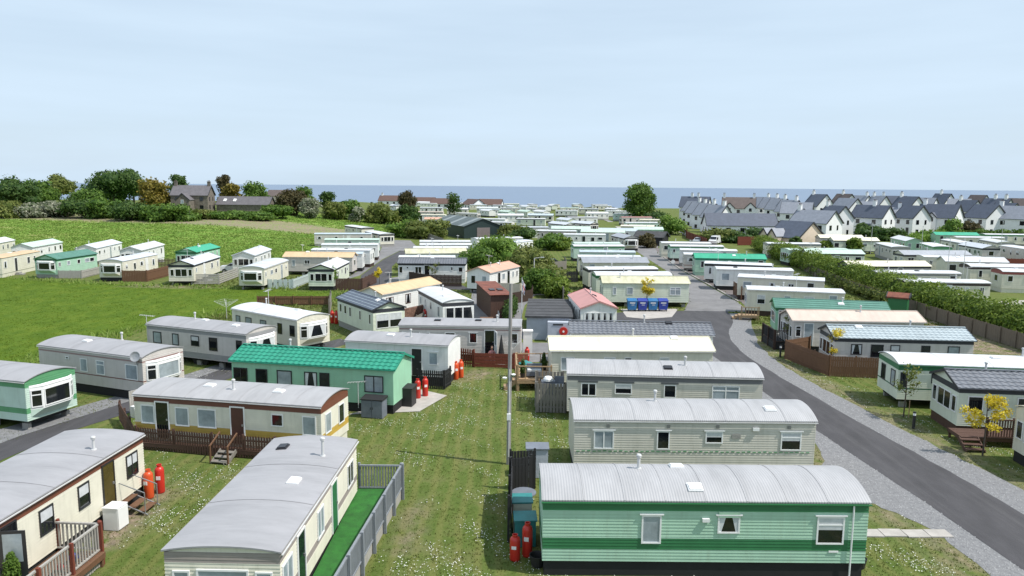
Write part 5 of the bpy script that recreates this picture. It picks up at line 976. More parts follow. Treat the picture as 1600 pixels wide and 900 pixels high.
for i, (px_, D, w, h, lf, lab) in enumerate([(10, 212, 14, 4.5, 'olive', 'low olive bush at the left edge of the rough field'), (60, 214, 12, 4, 'blossom', 'pale flowering bush, second along the field edge'), (92, 216, 11, 4.4, 'blossom', 'pale flowering bush, third along the field edge'),
    (128, 212, 12, 5.2, 'dark', 'dark bush below the low green tree'), (165, 210, 13, 5.6, 'green', 'green bush under the big dark pine'), (205, 208, 13, 5, 'dark', 'dark bush left of the golden tree'), (243, 206, 12, 4.4, 'green', 'green bush under the golden tree'),
    (282, 206, 12, 4.6, 'green', 'green bush before the farmhouse wing'), (318, 212, 8, 2.6, 'olive', 'low bush right of the farmhouse wing'), (360, 214, 12, 2.4, 'green', 'low bush before the outbuilding'), (400, 214, 12, 2.2, 'green', 'low green bush right along the outbuilding'), (435, 222, 10, 4, 'green', 'bush at the right end of the outbuilding')]):
    x, y = P(px_, D); tree('bush', lab, x, y, w, h, lf, 0.02, 10, 2200, 0.5, 40 + i, 'bushes along the rough field', cat='bush')
x, y = P(997, 285); tree('sycamore_tree', 'large lone round dark green tree against the sea', x, y, 12.8, 14.6, 'green', .17, 26, 9000, 0.5, 5)
for i, (px_, D, w, h, lf, lab) in enumerate([(765, 122, 9, 4.6, 'bright', 'large bright green bush in the centre, left half'), (792, 120, 8.5, 4.9, 'bright', 'large bright green bush in the centre, right half'), (745, 112, 6, 3.6, 'green', 'green bush beside the dark grey tiled caravan'), (823, 112, 6, 4.0, 'olive', 'olive bush right of the bright central bushes'),
    (838, 101, 6.5, 4.2, 'olive', 'flowering olive bush above the street lamp'), (856, 92, 6, 3.6, 'olive', 'olive bush left of the row by the old road'), (868, 87, 4, 2.4, 'hedge', 'low bush at the corner of the stained roof caravan'), (842, 90, 4.5, 3.0, 'green', 'dark green bush beside the street lamp'),
    (632, 185, 10, 4.2, 'bright', 'bright bush at the end of the side road'), (660, 182, 10, 4.5, 'olive', 'brownish bush left of the dark green barn'), (682, 182, 8, 4.6, 'olive', 'brownish bush touching the dark green barn'), (802, 182, 8, 3.7, 'olive', 'olive bush right of the dark green barn'), (818, 170, 7, 3.4, 'dark', 'dark bush right of the barn, lower one'), (857, 152, 7, 3.3, 'green', 'green bush before the pinkish central caravan'), (872, 152, 6, 2.6, 'hedge', 'low bush beside the centre row'),
    (1010, 160, 5, 3.0, 'rust', 'brownish bush beside the bay-fronted caravan'), (1048, 205, 9, 5.4, 'bright', 'bright green shrub at the far board fence'), (1022, 262, 10, 5.0, 'dark', 'dark shrub below the big round tree'), (1125, 180, 11, 3.2, 'olive', 'olive shrub left before the long low house'), (1150, 178, 11, 2.9, 'dark', 'dark shrub before the long low house'), (1186, 178, 9, 3.6, 'dark', 'dark shrub at the right end of the long low house'), (1243, 158, 3, 2.9, 'dark', 'round dark bush against the cream bungalow'),
    (1335, 148, 3.4, 3.6, 'hedge', 'small round yellow-green tree beyond the hedge'), (1298, 150, 4.5, 2.4, 'hedge', 'low bush beyond the hedge beside the round tree'), (1360, 190, 7, 3.4, 'dark', 'dark shrub left of the dark house porch'), (1385, 186, 8, 3.2, 'dark', 'dark green shrub below the pale linking roof'), (1345, 196, 5, 3.6, 'dark', 'small dark tree before the broad dark roof'), (1450, 185, 9, 2.8, 'bright', 'bright green shrub at the end of the garden hedge'), (1483, 190, 6, 5.6, 'bright', 'pale green tree before the white gablet house'), (1513, 195, 5.5, 4.6, 'rust', 'reddish shrub right of the pale green tree'), (1590, 186, 8, 2.2, 'rust', 'low reddish shrubs at the right edge below the houses')]):
    x, y = P(px_, D); tree('bush', lab, x, y, w, h, lf, 0.04, 12, 3200 if D < 130 else 1500, 0.26 if D < 130 else 0.42, 80 + i, None, cat='bush')
# hedges
def hedge(label, line, wd, h, leaf, n, size, seed, wav=0.25):
    rd = random.Random(seed); x0, y0 = line[0]; root = empty('hedge', (x0, y0, G(x0, y0))); tag(root, label, 'hedge'); bl = []
    for (ax, ay), (bx, by) in zip(line, line[1:]):
        ln = math.hypot(bx - ax, by - ay); k = max(1, int(ln / (wd * .55)))
        for i in range(k):
            t = (i + rd.random() * .6) / k; hh = h * (1 + rd.uniform(-wav, wav) * .6)
            x_, y_ = ax + (bx - ax) * t + rd.uniform(-.2, .2), ay + (by - ay) * t; bl.append((x_ - x0, y_ - y0, hh * .48, wd * .62, wd * .62, hh * .54))
    foliage('leaves', bl, n, size, leaf, root)
    st = MB()
    for i in range(0, len(bl), 2): st.tube((bl[i][0], bl[i][1], -.1), (bl[i][0], bl[i][1], bl[i][2]), .06, .03, 5)
    st.build('stem', M['bark'], root); return root
hedge('long clipped hedge running up the right side behind the board fence', [(44.2, 52), (44.5, 70), (45.1, 84), (46.5, 103), (50.6, 142), (53.4, 158)], 3.4, 3.0, 'hedge', 90000, 0.17, 3, .1)
hedge('garden hedge below the houses at the right', [P(1500, 192), P(1555, 192), P(1600, 190), P(1640, 188)], 3, 2.6, 'green', 4500, 0.4, 4)
hedge('rough green bank of shrubs beyond the caravans at the right', [P(1425, 172), P(1450, 178), P(1480, 186)], 4, 2.4, 'bright', 3200, 0.4, 6)
hedge('low scrub along the inside of the right board fence', [(42.6, 80), (43.2, 92), (45.6, 108)], 1.5, 1.5, 'olive', 3500, 0.2, 8)
hedge('clipped green hedge screen on the side of the brown shed', [(-0.4, 69.5), (0.2, 75.5)], 0.7, 2.0, 'dark', 3000, 0.12, 9, .08)
# young trees by the road
def sapling(label, x, y, h, leaf, n, size, spread, seed, stake=True):
    rd = random.Random(seed); root = empty('young_tree', (x, y, 0)); tag(root, label, 'tree', 'young trees planted along the park roads')
    t = MB(); t.tube((0, 0, -.1), (.04, 0, h * .55), .045, .03, 7); t.tube((.04, 0, h * .55), (0, .03, h * .95), .03, .012, 6); bl = []
    for k in range(9):
        a = rd.uniform(0, 6.28); z0 = h * rd.uniform(.42, .8); e = (spread * math.cos(a) * rd.uniform(.5, 1), spread * math.sin(a) * rd.uniform(.5, 1), z0 + h * rd.uniform(.06, .22)); t.tube((.03, 0, z0), e, .016, .006, 5)
        for q in (.55, 1.0): bl.append((e[0] * q, e[1] * q, z0 + (e[2] - z0) * q, .27, .27, .2))
    bl.append((0, 0, h * .93, .2, .2, .25)); t.build('trunk', M['bark'], root); foliage('crown', bl, n, size, leaf, root, False, shell=1.0)
    if stake: MB().tube((.3, 0, 0), (.3, 0, 1.0), .03, n=6).build('stake', M['wood_tan'], root)
sapling('young tree with bright yellow leaves nearest the right edge', 23.3, 34.9, 3.1, 'yellow', 1500, .08, 1.1, 1, False)
sapling('slender bare-looking green young tree before the green-lined caravan', 22.6, 41.0, 3.0, 'olive', 420, .09, .8, 2)
sapling('young tree with bright yellow leaves by the brown board fence', 22.9, 51.2, 3.2, 'yellow', 1500, .08, .6, 3)
sapling('thin green young tree beside the dark veranda', 22.6, 58.6, 3.0, 'olive', 260, .09, .5, 4)
sapling('yellow young tree behind the blue bins', 14.6, 78.9, 3.4, 'yellow', 800, .13, .8, 5, False)
sapling('small yellow young tree by the side road fence', -17.0, 93.4, 2.6, 'yellow', 600, .12, .6, 6, False)
sapling('thin green young tree beside the cream end-on caravan', -22.2, 90.6, 3.2, 'bright', 600, .12, .5, 7, False)
sapling('thin young tree before the dark grey tiled caravan', -10.3, 97.4, 2.8, 'olive', 260, .1, .8, 8, False)
# ------------------------------------------------------------ fences, decks
def fence(label, pts, h, style, wood, bw=0.14, gap=0.012, z0=0.0, joined=False, name='fence', group=None, post=True, rails=None, both=False, postw=.09, cat='fence'):
    x0, y0 = pts[0]; root = empty(name, (x0, y0, G(x0, y0))); tag(root, label, cat, group); wm = M['wood_' + wood]
    key = ('bd', style, h, bw, wood)
    if key not in _cache:
        b = MB(); b.box(-bw / 2, bw / 2, -.012, .012, .04, h)
        if style == 'picket': b.add([(-bw / 2, -.012, h), (bw / 2, -.012, h), (bw / 2, .012, h), (-bw / 2, .012, h), (0, -.012, h + bw * .5), (0, .012, h + bw * .5)], [(0, 1, 4), (2, 3, 5), (1, 2, 5, 4), (3, 0, 4, 5)])
        _cache[key] = b.mesh('board', wm)
    bm = _cache[key]; jm = MB()
    for (ax, ay), (bx, by) in zip(pts, pts[1:]):
        ln = math.hypot(bx - ax, by - ay); ux, uy = (bx - ax) / ln, (by - ay) / ln; rz = math.atan2(uy, ux); pitch_ = bw + gap; n = max(1, int(ln / pitch_))
        zb = lambda t: z0 + G(ax + ux * t, ay + uy * t) - G(x0, y0)
        for i in range(n):
            t = (i + .5) * ln / n; hz = random.uniform(-.012, .012)
            if style == 'slats': continue
            if joined:
                c = len(jm.v); q = MB().box(-bw / 2, bw / 2, -.012, .012, .04, h); cs, sn = math.cos(rz), math.sin(rz)
                jm.v += [(ax - x0 + ux * t + p[0] * cs - p[1] * sn, ay - y0 + uy * t + p[0] * sn + p[1] * cs, p[2] + zb(t) + hz) for p in q.v]; jm.f += [tuple(c + k for k in f) for f in q.f]; jm.m += [0] * 6
            else: obj('board' if style != 'picket' else 'picket', bm, root, (ax - x0 + ux * t, ay - y0 + uy * t, zb(t) + hz), rz)
        if style == 'slats':
            k = max(2, int(h / (bw + gap)))
            for j in range(k):
                zz = .06 + (j + .5) * (h - .06) / k; sb = MB(); sb.box(0, ln, -.012, .012, -bw / 2, bw / 2); obj('slat', sb.mesh('slat', wm), root, (ax - x0, ay - y0, zb(0) + zz), rz)
        off = .026
        for rzh in (rails if rails is not None else ((h * .2, h * .8) if style != 'slats' else ())):
            rb_ = MB().box(0, ln, -.018, .018, -.04, .04); obj('rail', rb_.mesh('rail', wm), root, (ax - x0 - uy * off * -1 * 1, ay - y0 + ux * off, zb(0) + rzh), rz)
        if post:
            k = max(1, round(ln / 2.0)); pm = MB().box(-postw / 2, postw / 2, -postw / 2, postw / 2, -.05 - z0, h + .07).mesh('post', wm)
            for j in range(k + 1):
                t = ln * j / k; obj('post', pm, root, (ax - x0 + ux * t - uy * .075, ay - y0 + uy * t + ux * .075, zb(t)), rz)
    if joined and jm.v: tag(jm.build('boards', wm, root), kind='stuff')
    return root
def railing(label, pts, z0, h, wood, bal, n_per_m=7, postwood=None, name='railing', cat='railing'):
    x0, y0 = pts[0]; root = empty(name, (x0, y0, 0)); tag(root, label, cat); wm = M['wood_' + wood]; bmt = M['wood_' + bal]; pw = M['wood_' + (postwood or wood)]
    bm = MB().box(-.028, .028, -.016, .016, .08, h - .04).mesh('baluster', bmt); pm = MB().box(-.05, .05, -.05, .05, -z0, h + .06).mesh('post', pw)
    for (ax, ay), (bx, by) in zip(pts, pts[1:]):
        ln = math.hypot(bx - ax, by - ay); ux, uy = (bx - ax) / ln, (by - ay) / ln; rz = math.atan2(uy, ux); n = int(ln * n_per_m)
        for i in range(n): t = (i + .5) * ln / n; obj('baluster', bm, root, (ax - x0 + ux * t, ay - y0 + uy * t, z0), rz)
        for zz, th in ((.07, .05), (h - .03, .06)): obj('rail', MB().box(0, ln, -.04, .04, -th / 2, th / 2).mesh('rail', wm), root, (ax - x0, ay - y0, z0 + zz), rz)
        k = max(1, round(ln / 1.6))
        for j in range(k + 1): t = ln * j / k; obj('post', pm, root, (ax - x0 + ux * t - uy * .07, ay - y0 + uy * t + ux * .07, z0), rz)
    return root
def deck(label, x, y, rz, lx, ly, h, wood, name='deck', plank=.145, cat='deck', skirt=True):
    root = empty(name, (x, y, 0), rz); tag(root, label, cat); wm = M['wood_' + wood]; n = int(ly / plank); pm = MB().box(-lx / 2, lx / 2, -plank / 2 + .006, plank / 2 - .006, h - .03, h).mesh('plank', wm)
    for i in range(n): obj('plank', pm, root, (0, -ly / 2 + (i + .5) * plank, random.uniform(-.003, .003)))
    fm = MB()
    for s in (-1, 1): fm.box(-lx / 2, lx / 2, s * (ly / 2 - .03) - .02, s * (ly / 2 - .03) + .02, h - .2, h - .031); fm.box(s * (lx / 2 - .03) - .02, s * (lx / 2 - .03) + .02, -ly / 2 + .06, ly / 2 - .06, h - .2, h - .031)
    fm.build('joist_frame', wm, root); lg = MB().box(-.05, .05, -.05, .05, 0, h - .2).mesh('leg', wm)
    for sx in (-1, 1):
        for sy in (-1, 1): obj('leg', lg, root, (sx * (lx / 2 - .1), sy * (ly / 2 - .1), 0))
    return root
def steps(parent, x, y, rz, n, rise, w, wood):
    m_ = MB().box(-w / 2, w / 2, -.14, .14, -.04, 0).mesh('tread', M['wood_' + wood]); st = obj('steps', MB().bar((-w / 2, 0, n * rise), (-w / 2, -.28 * n, 0), .04, .2).bar((w / 2, 0, n * rise), (w / 2, -.28 * n, 0), .04, .2).mesh('steps', M['wood_' + wood]), parent, (x, y, 0), rz)
    for k in range(n): obj('tread', m_, st, (0, -.28 * (n - k) + .1, rise * (k + 1)))
    return st
# foreground left: turf deck beside N7
td = empty('turf_deck', (-5.5, 24.5, 0)); tag(td, 'raised terrace with bright green artificial turf beside the foreground caravan', 'terrace')
tp = [(-.88, -6), (.15, -6), (.95, 4.85), (-.85, 4.85)]; MB().prism(tp, 0.43, 0.47).build('artificial_turf', M['turf'], td)
MB().prism([(tp[1][0], tp[1][1]), (tp[2][0], tp[2][1]), (tp[2][0] - .06, tp[2][1]), (tp[1][0] - .06, tp[1][1])], 0, .428).build('side_board', M['wood_lightgrey'], td); MB().prism([(-.85, 4.80), (.9, 4.80), (.9, 4.85), (-.85, 4.85)], 0, .428).build('side_board', M['wood_lightgrey'], td)
railing('grey slatted railing along the artificial turf terrace', [(-6.3, 29.25), (-4.55, 29.25), (-5.32, 18.6)], .45, 1.05, 'slate', 'slate', 9)
# foreground left: picket balustrade before N9, with veranda steps
f9 = fence('dark brown picket fence along the front of the yellow-banded caravan', [(-18.5, 34.9), (-14.4, 34.0), (-11.2, 33.5)], 1.1, 'picket', 'chocolate', .085, .05)
fence('dark brown picket fence rising beside the left lane', [(-21.6, 39.2), (-18.6, 35.0)], 1.1, 'picket', 'chocolate', .085, .05)
d9 = deck('low dark veranda deck in front of the yellow-banded caravan', -14.6, 34.35, R(-10.8), 7.4, .55, .4, 'chocolate'); steps(d9, 1.2, -.35, 0, 3, .13, .8, 'grey')
for sx in (.75, 1.65): MB().bar((sx, -1.15, .85), (sx, -.3, 1.25), .06).bar((sx, -1.15, 0), (sx, -1.15, .87), .07).build('handrail', M['wood_brown'], d9)
# N8: deck with toys, planter, open steps, white box
d8 = deck('brown timber deck at the open door of the bottom left caravan', -14.85, 20.65, R(86.8), 6.2, 1.7, .5, 'brown')
MB().box(-1.2, 1.4, -.2, .55, .502, .512).build('turf_mat', M['turf'], d8)
railing('weathered grey and brown railing around the bottom left deck', [(-15.55, 23.85), (-14.05, 23.75), (-14.35, 17.6)], .5, 1.0, 'lightgrey', 'lightgrey', 7, 'red')
fence('grey board skirting under the bottom left deck', [(-13.98, 23.7), (-14.28, 17.6)], .46, 'boards', 'lightgrey', .1, .02, post=False, rails=(.2,), name='skirting')
pl = empty('planter', (-15.3, 21.2, .512)); tag(pl, 'clipped conical evergreen in a square grey tub on the bottom left deck', 'plant')
MB().lathe([(.2, 0), (.24, .45), (.22, .45), (.2, .4)], 4).build('tub', M['plastic_grey'], pl, rz=R(45)); foliage('shrub', [(0, 0, .6, .24, .24, .25), (0, 0, .85, .19, .19, .25), (0, 0, 1.08, .11, .11, .2)], 1500, .06, 'green', pl)
for i, (dx, dy, r_, mm, lab) in enumerate([(-14.6, 22.4, .13, 'gas_red', 'small red toy ball'), (-14.5, 23.0, .16, 'bin_blue', 'blue toy ball'), (-14.8, 23.4, .12, 'turf', 'small green toy ball')]):
    tag(MB().lathe([(.01, -r_), (r_ * .7, -r_ * .7), (r_, 0), (r_ * .7, r_ * .7), (.01, r_)], 12).build('ball', M[mm], None, (dx, dy, .505 + r_), smooth=True), lab + ' on the bottom left deck', 'toy')
st = empty('caravan_steps', (-14.95, 28.0, 0), R(86.8)); tag(st, 'metal framed steps with brown treads lying outside the bottom left caravan', 'steps')
MB().add; sb = MB()
for s in (-.45, .45): sb.bar((s, .55, .55), (s, -.7, .05), .04).bar((s, .5, .55), (s, .5, 1.35), .03).bar((s, .5, 1.35), (s, -.6, .95), .03).bar((s, -.6, .95), (s, -.6, .05), .03)
sb.build('frame', M['metal_grey'], st)
for k in range(3): MB().box(-.44, .44, -.16, .16, -.03, 0).build('tread', M['wood_brown'], st, (0, .35 - k * .38, .5 - k * .16))
wb = empty('fridge', (-15.0, 26.5, 0), R(84)); tag(wb, 'white box fridge standing outside the bottom left caravan', 'fridge'); MB().box(-.3, .3, -.29, .29, .03, .88).build('body', M['frame_white'], wb); MB().box(-.29, .29, -.33, -.292, .06, .85).build('door', M['frame_white'], wb); MB().box(-.32, .32, -.32, .31, .882, .91).build('top', M['frame_white'], wb)
# gas bottles
def bottle(label, x, y, col, h=1.25, r_=.185, z=0.0):
    key = ('gas', col, h)
    if key not in _cache:
        b = MB().lathe([(r_ * .9, 0), (r_, .06), (r_, h * .80), (r_ * .86, h * .87), (r_ * .5, h * .92), (r_ * .3, h * .93)], 16)
        c = MB().lathe([(r_ * .52, h * .92), (r_ * .55, h), (r_ * .45, h), (r_ * .42, h * .93)], 12); l_ = MB().box(-r_ * .45, r_ * .45, -r_ - .006, -r_ * .9, h * .5, h * .62)
        _cache[key] = (b.mesh('cylinder', M[col], True), c.mesh('collar', M[col]), l_.mesh('sticker', M['frame_white']))
    b, c, l_ = _cache[key]; root = empty('gas_bottle', (x, y, z), R(random.uniform(-30, 30))); tag(root, label, 'gas bottle', 'tall gas bottles beside the caravans')
    obj('cylinder', b, root); obj('collar', c, root); obj('sticker', l_, root)
for a in [('orange gas bottle in front, at the end of the bottom left caravan', -15.05, 29.2, 'gas_orange'), ('red gas bottle behind the orange one at the bottom left caravan', -14.85, 29.75, 'gas_red'),
          ('front red gas bottle on the pad by the green-tiled caravan', -5.75, 44.0, 'gas_red'), ('rear red gas bottle on the pad by the green-tiled caravan', -5.35, 44.5, 'gas_red'),
          ('front orange gas bottle at the end of the white curved-roof caravan', -3.75, 48.6, 'gas_orange'), ('rear orange gas bottle at the end of the white curved-roof caravan', -3.45, 49.1, 'gas_orange'),
          ('red gas bottle left of the cream caravan with striped roof', -17.0, 68.6, 'gas_red'), ('red gas bottle beside it at the striped roof caravan', -16.55, 68.4, 'gas_red'), ('red gas bottle beside the white black-edged caravan', -8.35, 69.6, 'gas_red'),
          ('red gas bottle by the timber terrace, standing upright at its back', 1.15, 53.2, 'gas_red'), ('taller red gas bottle left of the foreground green caravan', .62, 24.6, 'gas_red'), ('shorter red gas bottle left of the foreground green caravan', .18, 24.3, 'gas_red', .95),
          ('upper red gas bottle at the end of the dark grey tiled caravan', -5.7, 101.3, 'gas_red'), ('lower red gas bottle at the end of the dark grey tiled caravan', -5.6, 98.7, 'gas_red'), ('left red gas bottle by the red-brown fence in the right park', 92.2, 127.4, 'gas_red'), ('right red gas bottle by the red-brown fence in the right park', 92.8, 127.6, 'gas_red')]: bottle(*a)
# storage boxes
def chest(name, label, x, y, rz, w, d, h, body, lid, doors=True):
    root = empty(name, (x, y, 0), rz); tag(root, label, 'storage box'); MB().box(-w / 2, w / 2, -d / 2, d / 2, .02, h).build('body', M[body], root)
    l_ = MB(); l_.add([(-w / 2 - .05, -d / 2 - .05, h), (w / 2 + .05, -d / 2 - .05, h), (w / 2 + .05, d / 2 + .05, h), (-w / 2 - .05, d / 2 + .05, h), (-w / 2 - .05, -d / 2 - .05, h + .05), (w / 2 + .05, -d / 2 - .05, h + .05), (w / 2 + .05, d / 2 + .05, h + .12), (-w / 2 - .05, d / 2 + .05, h + .12)], [(3, 2, 1, 0), (4, 5, 6, 7), (0, 1, 5, 4), (1, 2, 6, 5), (2, 3, 7, 6), (3, 0, 4, 7)]); l_.build('lid', M[lid], root)
    if doors:
        for s in (-1, 1): dd = MB().box(s * w / 4 - w / 4 + .02, s * w / 4 + w / 4 - .02, -d / 2 - .03, -d / 2 - .002, .06, h - .04).build('door', M[body], root); MB().box(-s * .06 + s * .0 - .02, -s * .06 + .02, -.05, -.03, h * .5, h * .62).build('handle', M['frame_black'], dd, (s * .12, -d / 2, 0))
    return root
chest('storage_box', 'blue-grey plastic two-door storage box by the green-tiled caravan', -7.75, 40.35, R(-11), 1.25, .75, 1.05, 'plastic_grey', 'plastic_black'); chest('storage_box', 'black plastic storage box beside the blue-grey one', -6.25, 42.6, R(-11), .95, .85, 1.1, 'plastic_black', 'plastic_black', False)
chest('storage_box', 'tall grey metal cabinet behind the foreground green caravan', 1.2, 31.9, 0, .95, .6, 1.35, 'blockwork', 'plastic_grey', False)
M['teal'] = mat('teal_plastic', (0.03, 0.22, 0.22), .5); chest('storage_box', 'beige storage box with teal lid left of the foreground green caravan', .45, 26.6, R(3), .7, .6, 1.2, 'w_cream', 'teal', False); chest('storage_box', 'green storage box with slatted lid left of the foreground green caravan', .55, 25.5, R(3), .75, .6, 1.0, 'teal', 'teal', False)
fence('black round-topped board fence left of the foreground green caravan', [(.02, 25.6), (.05, 29.4), (.9, 29.7)], 1.75, 'boards', 'black', .12, .01)
fence('second black board fence behind the foreground green caravan', [(.0, 30.3), (1.05, 30.4)], 1.75, 'boards', 'black', .12, .01)
tb = empty('garden_table', (.55, 28.4, 0)); tag(tb, 'round grey plastic table behind the black fence', 'table'); MB().tube((0, 0, .7), (0, 0, .74), .5, n=20).build('top', M['plastic_grey'], tb)
for a in range(4): MB().bar((.3 * math.cos(a * 1.57), .3 * math.sin(a * 1.57), 0), (.2 * math.cos(a * 1.57), .2 * math.sin(a * 1.57), .7), .04).build('leg', M['plastic_grey'], tb)
tubp = MB().lathe([(.2, 0), (.27, .35), (.25, .35), (.2, .05)], 14).build('bucket', M['plastic_black'], None, (12.1, 24.0, 0)); tag(tubp, 'black bucket at the corner of the foreground green caravan', 'bucket')
tag(MB().lathe([(.2, 0), (.28, .42), (.26, .42), (.2, .05)], 14).build('bucket', M['plastic_black'], None, (.95, 23.9, 0)), 'black tub beside the red gas bottles in the foreground', 'bucket')
# N3 deck and terrace by N4
d3 = deck('weathered grey timber deck beside the dark grey fascia caravan', 2.35, 42.6, R(-3), 1.8, 2.6, .75, 'grey')
fence('tall grey board screen around the weathered deck', [(1.45, 41.3), (3.15, 41.2)], 1.75, 'boards', 'grey', .15, .03); fence('grey board side of the weathered deck', [(3.2, 44.05), (1.5, 44.1), (1.42, 41.4)], 1.75, 'boards', 'grey', .15, .05)
bq = empty('barbecue', (2.2, 42.7, .75)); tag(bq, 'silver hooded gas barbecue on the weathered deck', 'barbecue'); MB().box(-.4, .4, -.22, .22, 0, .8).build('cart', M['plastic_grey'], bq); MB().lathe([(.3, 0), (.29, .12), (.2, .24), (.02, .28)], 12).build('hood', M['frame_white'], bq, (0, 0, .8))
ch = empty('garden_chair', (2.9, 42.9, .75)); tag(ch, 'grey garden chair with white cushion on the weathered deck', 'chair'); MB().box(-.28, .28, -.28, .28, .32, .42).build('seat', M['plastic_black'], ch); MB().box(-.26, .26, -.26, .2, .42, .5).build('cushion', M['frame_white'], ch); MB().box(-.28, .28, .24, .3, .42, .95).build('backrest', M['plastic_grey'], ch)
for sx in (-1, 1):
    for sy in (-1, 1): MB().box(sx * .25 - .02, sx * .25 + .02, sy * .25 - .02, sy * .25 + .02, 0, .32).build('leg', M['plastic_grey'], ch)
d4 = deck('light timber terrace between the tall pole and the cream-roofed caravan', 1.45, 47.6, R(2), 2.3, 3.6, .7, 'tan'); steps(d4, -1.1, -1.2, R(-90), 3, .22, .8, 'tan')
railing('light timber rail round the terrace beside the tall pole', [(2.55, 49.5), (.3, 49.4), (.35, 45.85), (2.55, 45.8)], .7, .95, 'tan', 'tan', 1.2)
for i, (dx, dy) in enumerate([(.75, 46.6), (1.5, 46.9), (2.2, 48.6)]):
    c = empty('garden_sofa' if i == 1 else 'potted_plant', (dx, dy, .7)); tag(c, ['dark potted conifer at the front of the light timber terrace', 'grey garden sofa on the light timber terrace', 'dark potted shrub at the back of the light timber terrace'][i], 'sofa' if i == 1 else 'plant')
    if i == 1: MB().box(-.5, .5, -.3, .3, .1, .38).build('seat', M['plastic_grey'], c); MB().box(-.5, .5, .2, .32, .38, .8).build('backrest', M['plastic_grey'], c); MB().box(-.45, .45, -.28, .18, .38, .48).build('cushion', M['blind'], c)
    else: MB().lathe([(.14, 0), (.2, .3), (.17, .3), (.14, .05)], 12).build('pot', M['plastic_black'], c); foliage('shrub', [(0, 0, .55, .2, .2, .3), (0, 0, .9, .12, .12, .3)], 500, .08, 'dark', c)
tag(MB().lathe([(.35, 0), (.55, .25), (.5, .55), (.02, .75)], 14).build('covered_barbecue', M['teal'], None, (1.0, 51.2, 0)), 'dark green covered garden kettle before the red gas bottle', 'cover')
# N18: red-brown fence, person, parasol
fence('red-brown slatted fence panels before the long pinkish caravan', [(-2.7, 51.9), (.2, 51.5), (1.2, 52.3)], 1.1, 'slats', 'red', .24, .02)
fence('red-brown picket gate left of the slatted panels', [(-3.9, 52.6), (-2.75, 52.0)], 1.25, 'picket', 'red', .11, .06)
pa = empty('parasol', (-.75, 52.7, 0)); tag(pa, 'closed dark parasol behind the red-brown fence', 'parasol'); MB().tube((0, 0, 0), (0, 0, 2.3), .025, n=8).build('pole', M['metal_grey'], pa); MB().lathe([(.05, .75), (.22, .85), (.14, 1.5), (.03, 2.25)], 10).build('canopy', M['plastic_black'], pa); MB().lathe([(.3, 0), (.28, .1), (.05, .14)], 12).build('base', M['block'], pa)
ad = empty('clothes_dryer', (.1, 52.75, 0)); ad.scale = (.62, .62, .95); tag(ad, 'rotary clothes dryer behind the red-brown fence', 'clothes dryer'); MB().tube((0, 0, 0), (0, 0, 1.9), .025, n=8).build('pole', M['flue'], ad); am = MB()
for a in range(4): am.bar((0, 0, 1.2), (1.1 * math.cos(a * 1.57 + .5), 1.1 * math.sin(a * 1.57 + .5), 1.85), .025)
am.build('arm', M['flue'], ad); ln = MB()
for q in (.4, .6, .8, 1.0):
    for a in range(4): p0 = [(1.1 * q * math.cos(k * 1.57 + .5), 1.1 * q * math.sin(k * 1.57 + .5), 1.2 + .65 * q) for k in (a, a + 1)]; ln.bar(p0[0], p0[1], .008)
ln.build('line', M['frame_white'], ad)
ad2 = empty('clothes_dryer', (-27.6, 70.2, 0)); tag(ad2, 'rotary clothes dryer at the edge of the mown field', 'clothes dryer'); MB().tube((0, 0, 0), (0, 0, 1.9), .025, n=8).build('pole', M['flue'], ad2); obj('arm', am.mesh('arm', M['flue']), ad2); obj('line', ln.mesh('line', M['frame_white']), ad2)
# seated person behind the fence
M['skin'] = mat('skin', (0.50, 0.27, 0.19), .55); M['hair'] = mat('hair', (0.05, 0.03, 0.02), .7); M['shirt'] = mat('shirt_pink', (0.55, 0.25, 0.24), .8); M['trousers'] = mat('trousers', (0.05, 0.06, 0.09), .8)
pe = empty('person', (-1.45, 52.95, 0), R(10)); tag(pe, 'person with dark hair and pinkish top sitting behind the red-brown fence', 'person')
jv = [(0, 0, .50), (0, .02, .72), (0, .03, .95), (0, .01, 1.05), (0, -.01, 1.13), (0, -.02, 1.24), (.09, -.02, .48), (.12, -.42, .50), (.13, -.44, .08), (.13, -.58, .05), (-.09, -.02, .48), (-.12, -.42, .50), (-.13, -.44, .08), (-.13, -.58, .05), (.19, .02, .96), (.25, -.02, .70), (.17, -.24, .60), (.13, -.33, .58), (-.19, .02, .96), (-.25, -.02, .70), (-.17, -.24, .60), (-.13, -.33, .58)]
je = [(0, 1), (1, 2), (2, 3), (3, 4), (4, 5), (0, 6), (6, 7), (7, 8), (8, 9), (0, 10), (10, 11), (11, 12), (12, 13), (2, 14), (14, 15), (15, 16), (16, 17), (2, 18), (18, 19), (19, 20), (20, 21)]
jr = [.15, .14, .13, .055, .08, .09, .09, .065, .045, .035, .09, .065, .045, .035, .06, .045, .035, .03, .06, .045, .035, .03]
pm = bpy.data.meshes.new('body'); pm.from_pydata(jv, je, []); po = obj('body', pm, pe); md = po.modifiers.new('skin', 'SKIN'); pm.materials.append(M['shirt'])
for sv, q in zip(pm.skin_vertices[0].data, jr): sv.radius = (q, q * .85)
pm.skin_vertices[0].data[0].use_root = True; po.modifiers.new('sub', 'SUBSURF').levels = 1; po.modifiers['sub'].render_levels = 2
obj('head', MB().lathe([(.01, -.12), (.06, -.10), (.085, -.02), (.088, .05), (.06, .11), (.01, .13)], 14).mesh('head', M['skin'], True), pe, (0, -.03, 1.24)); obj('hair', MB().lathe([(.095, -.02), (.1, .05), (.07, .125), (.01, .145)], 14).mesh('hair', M['hair'], True), pe, (0, -.012, 1.245))
hm = MB()
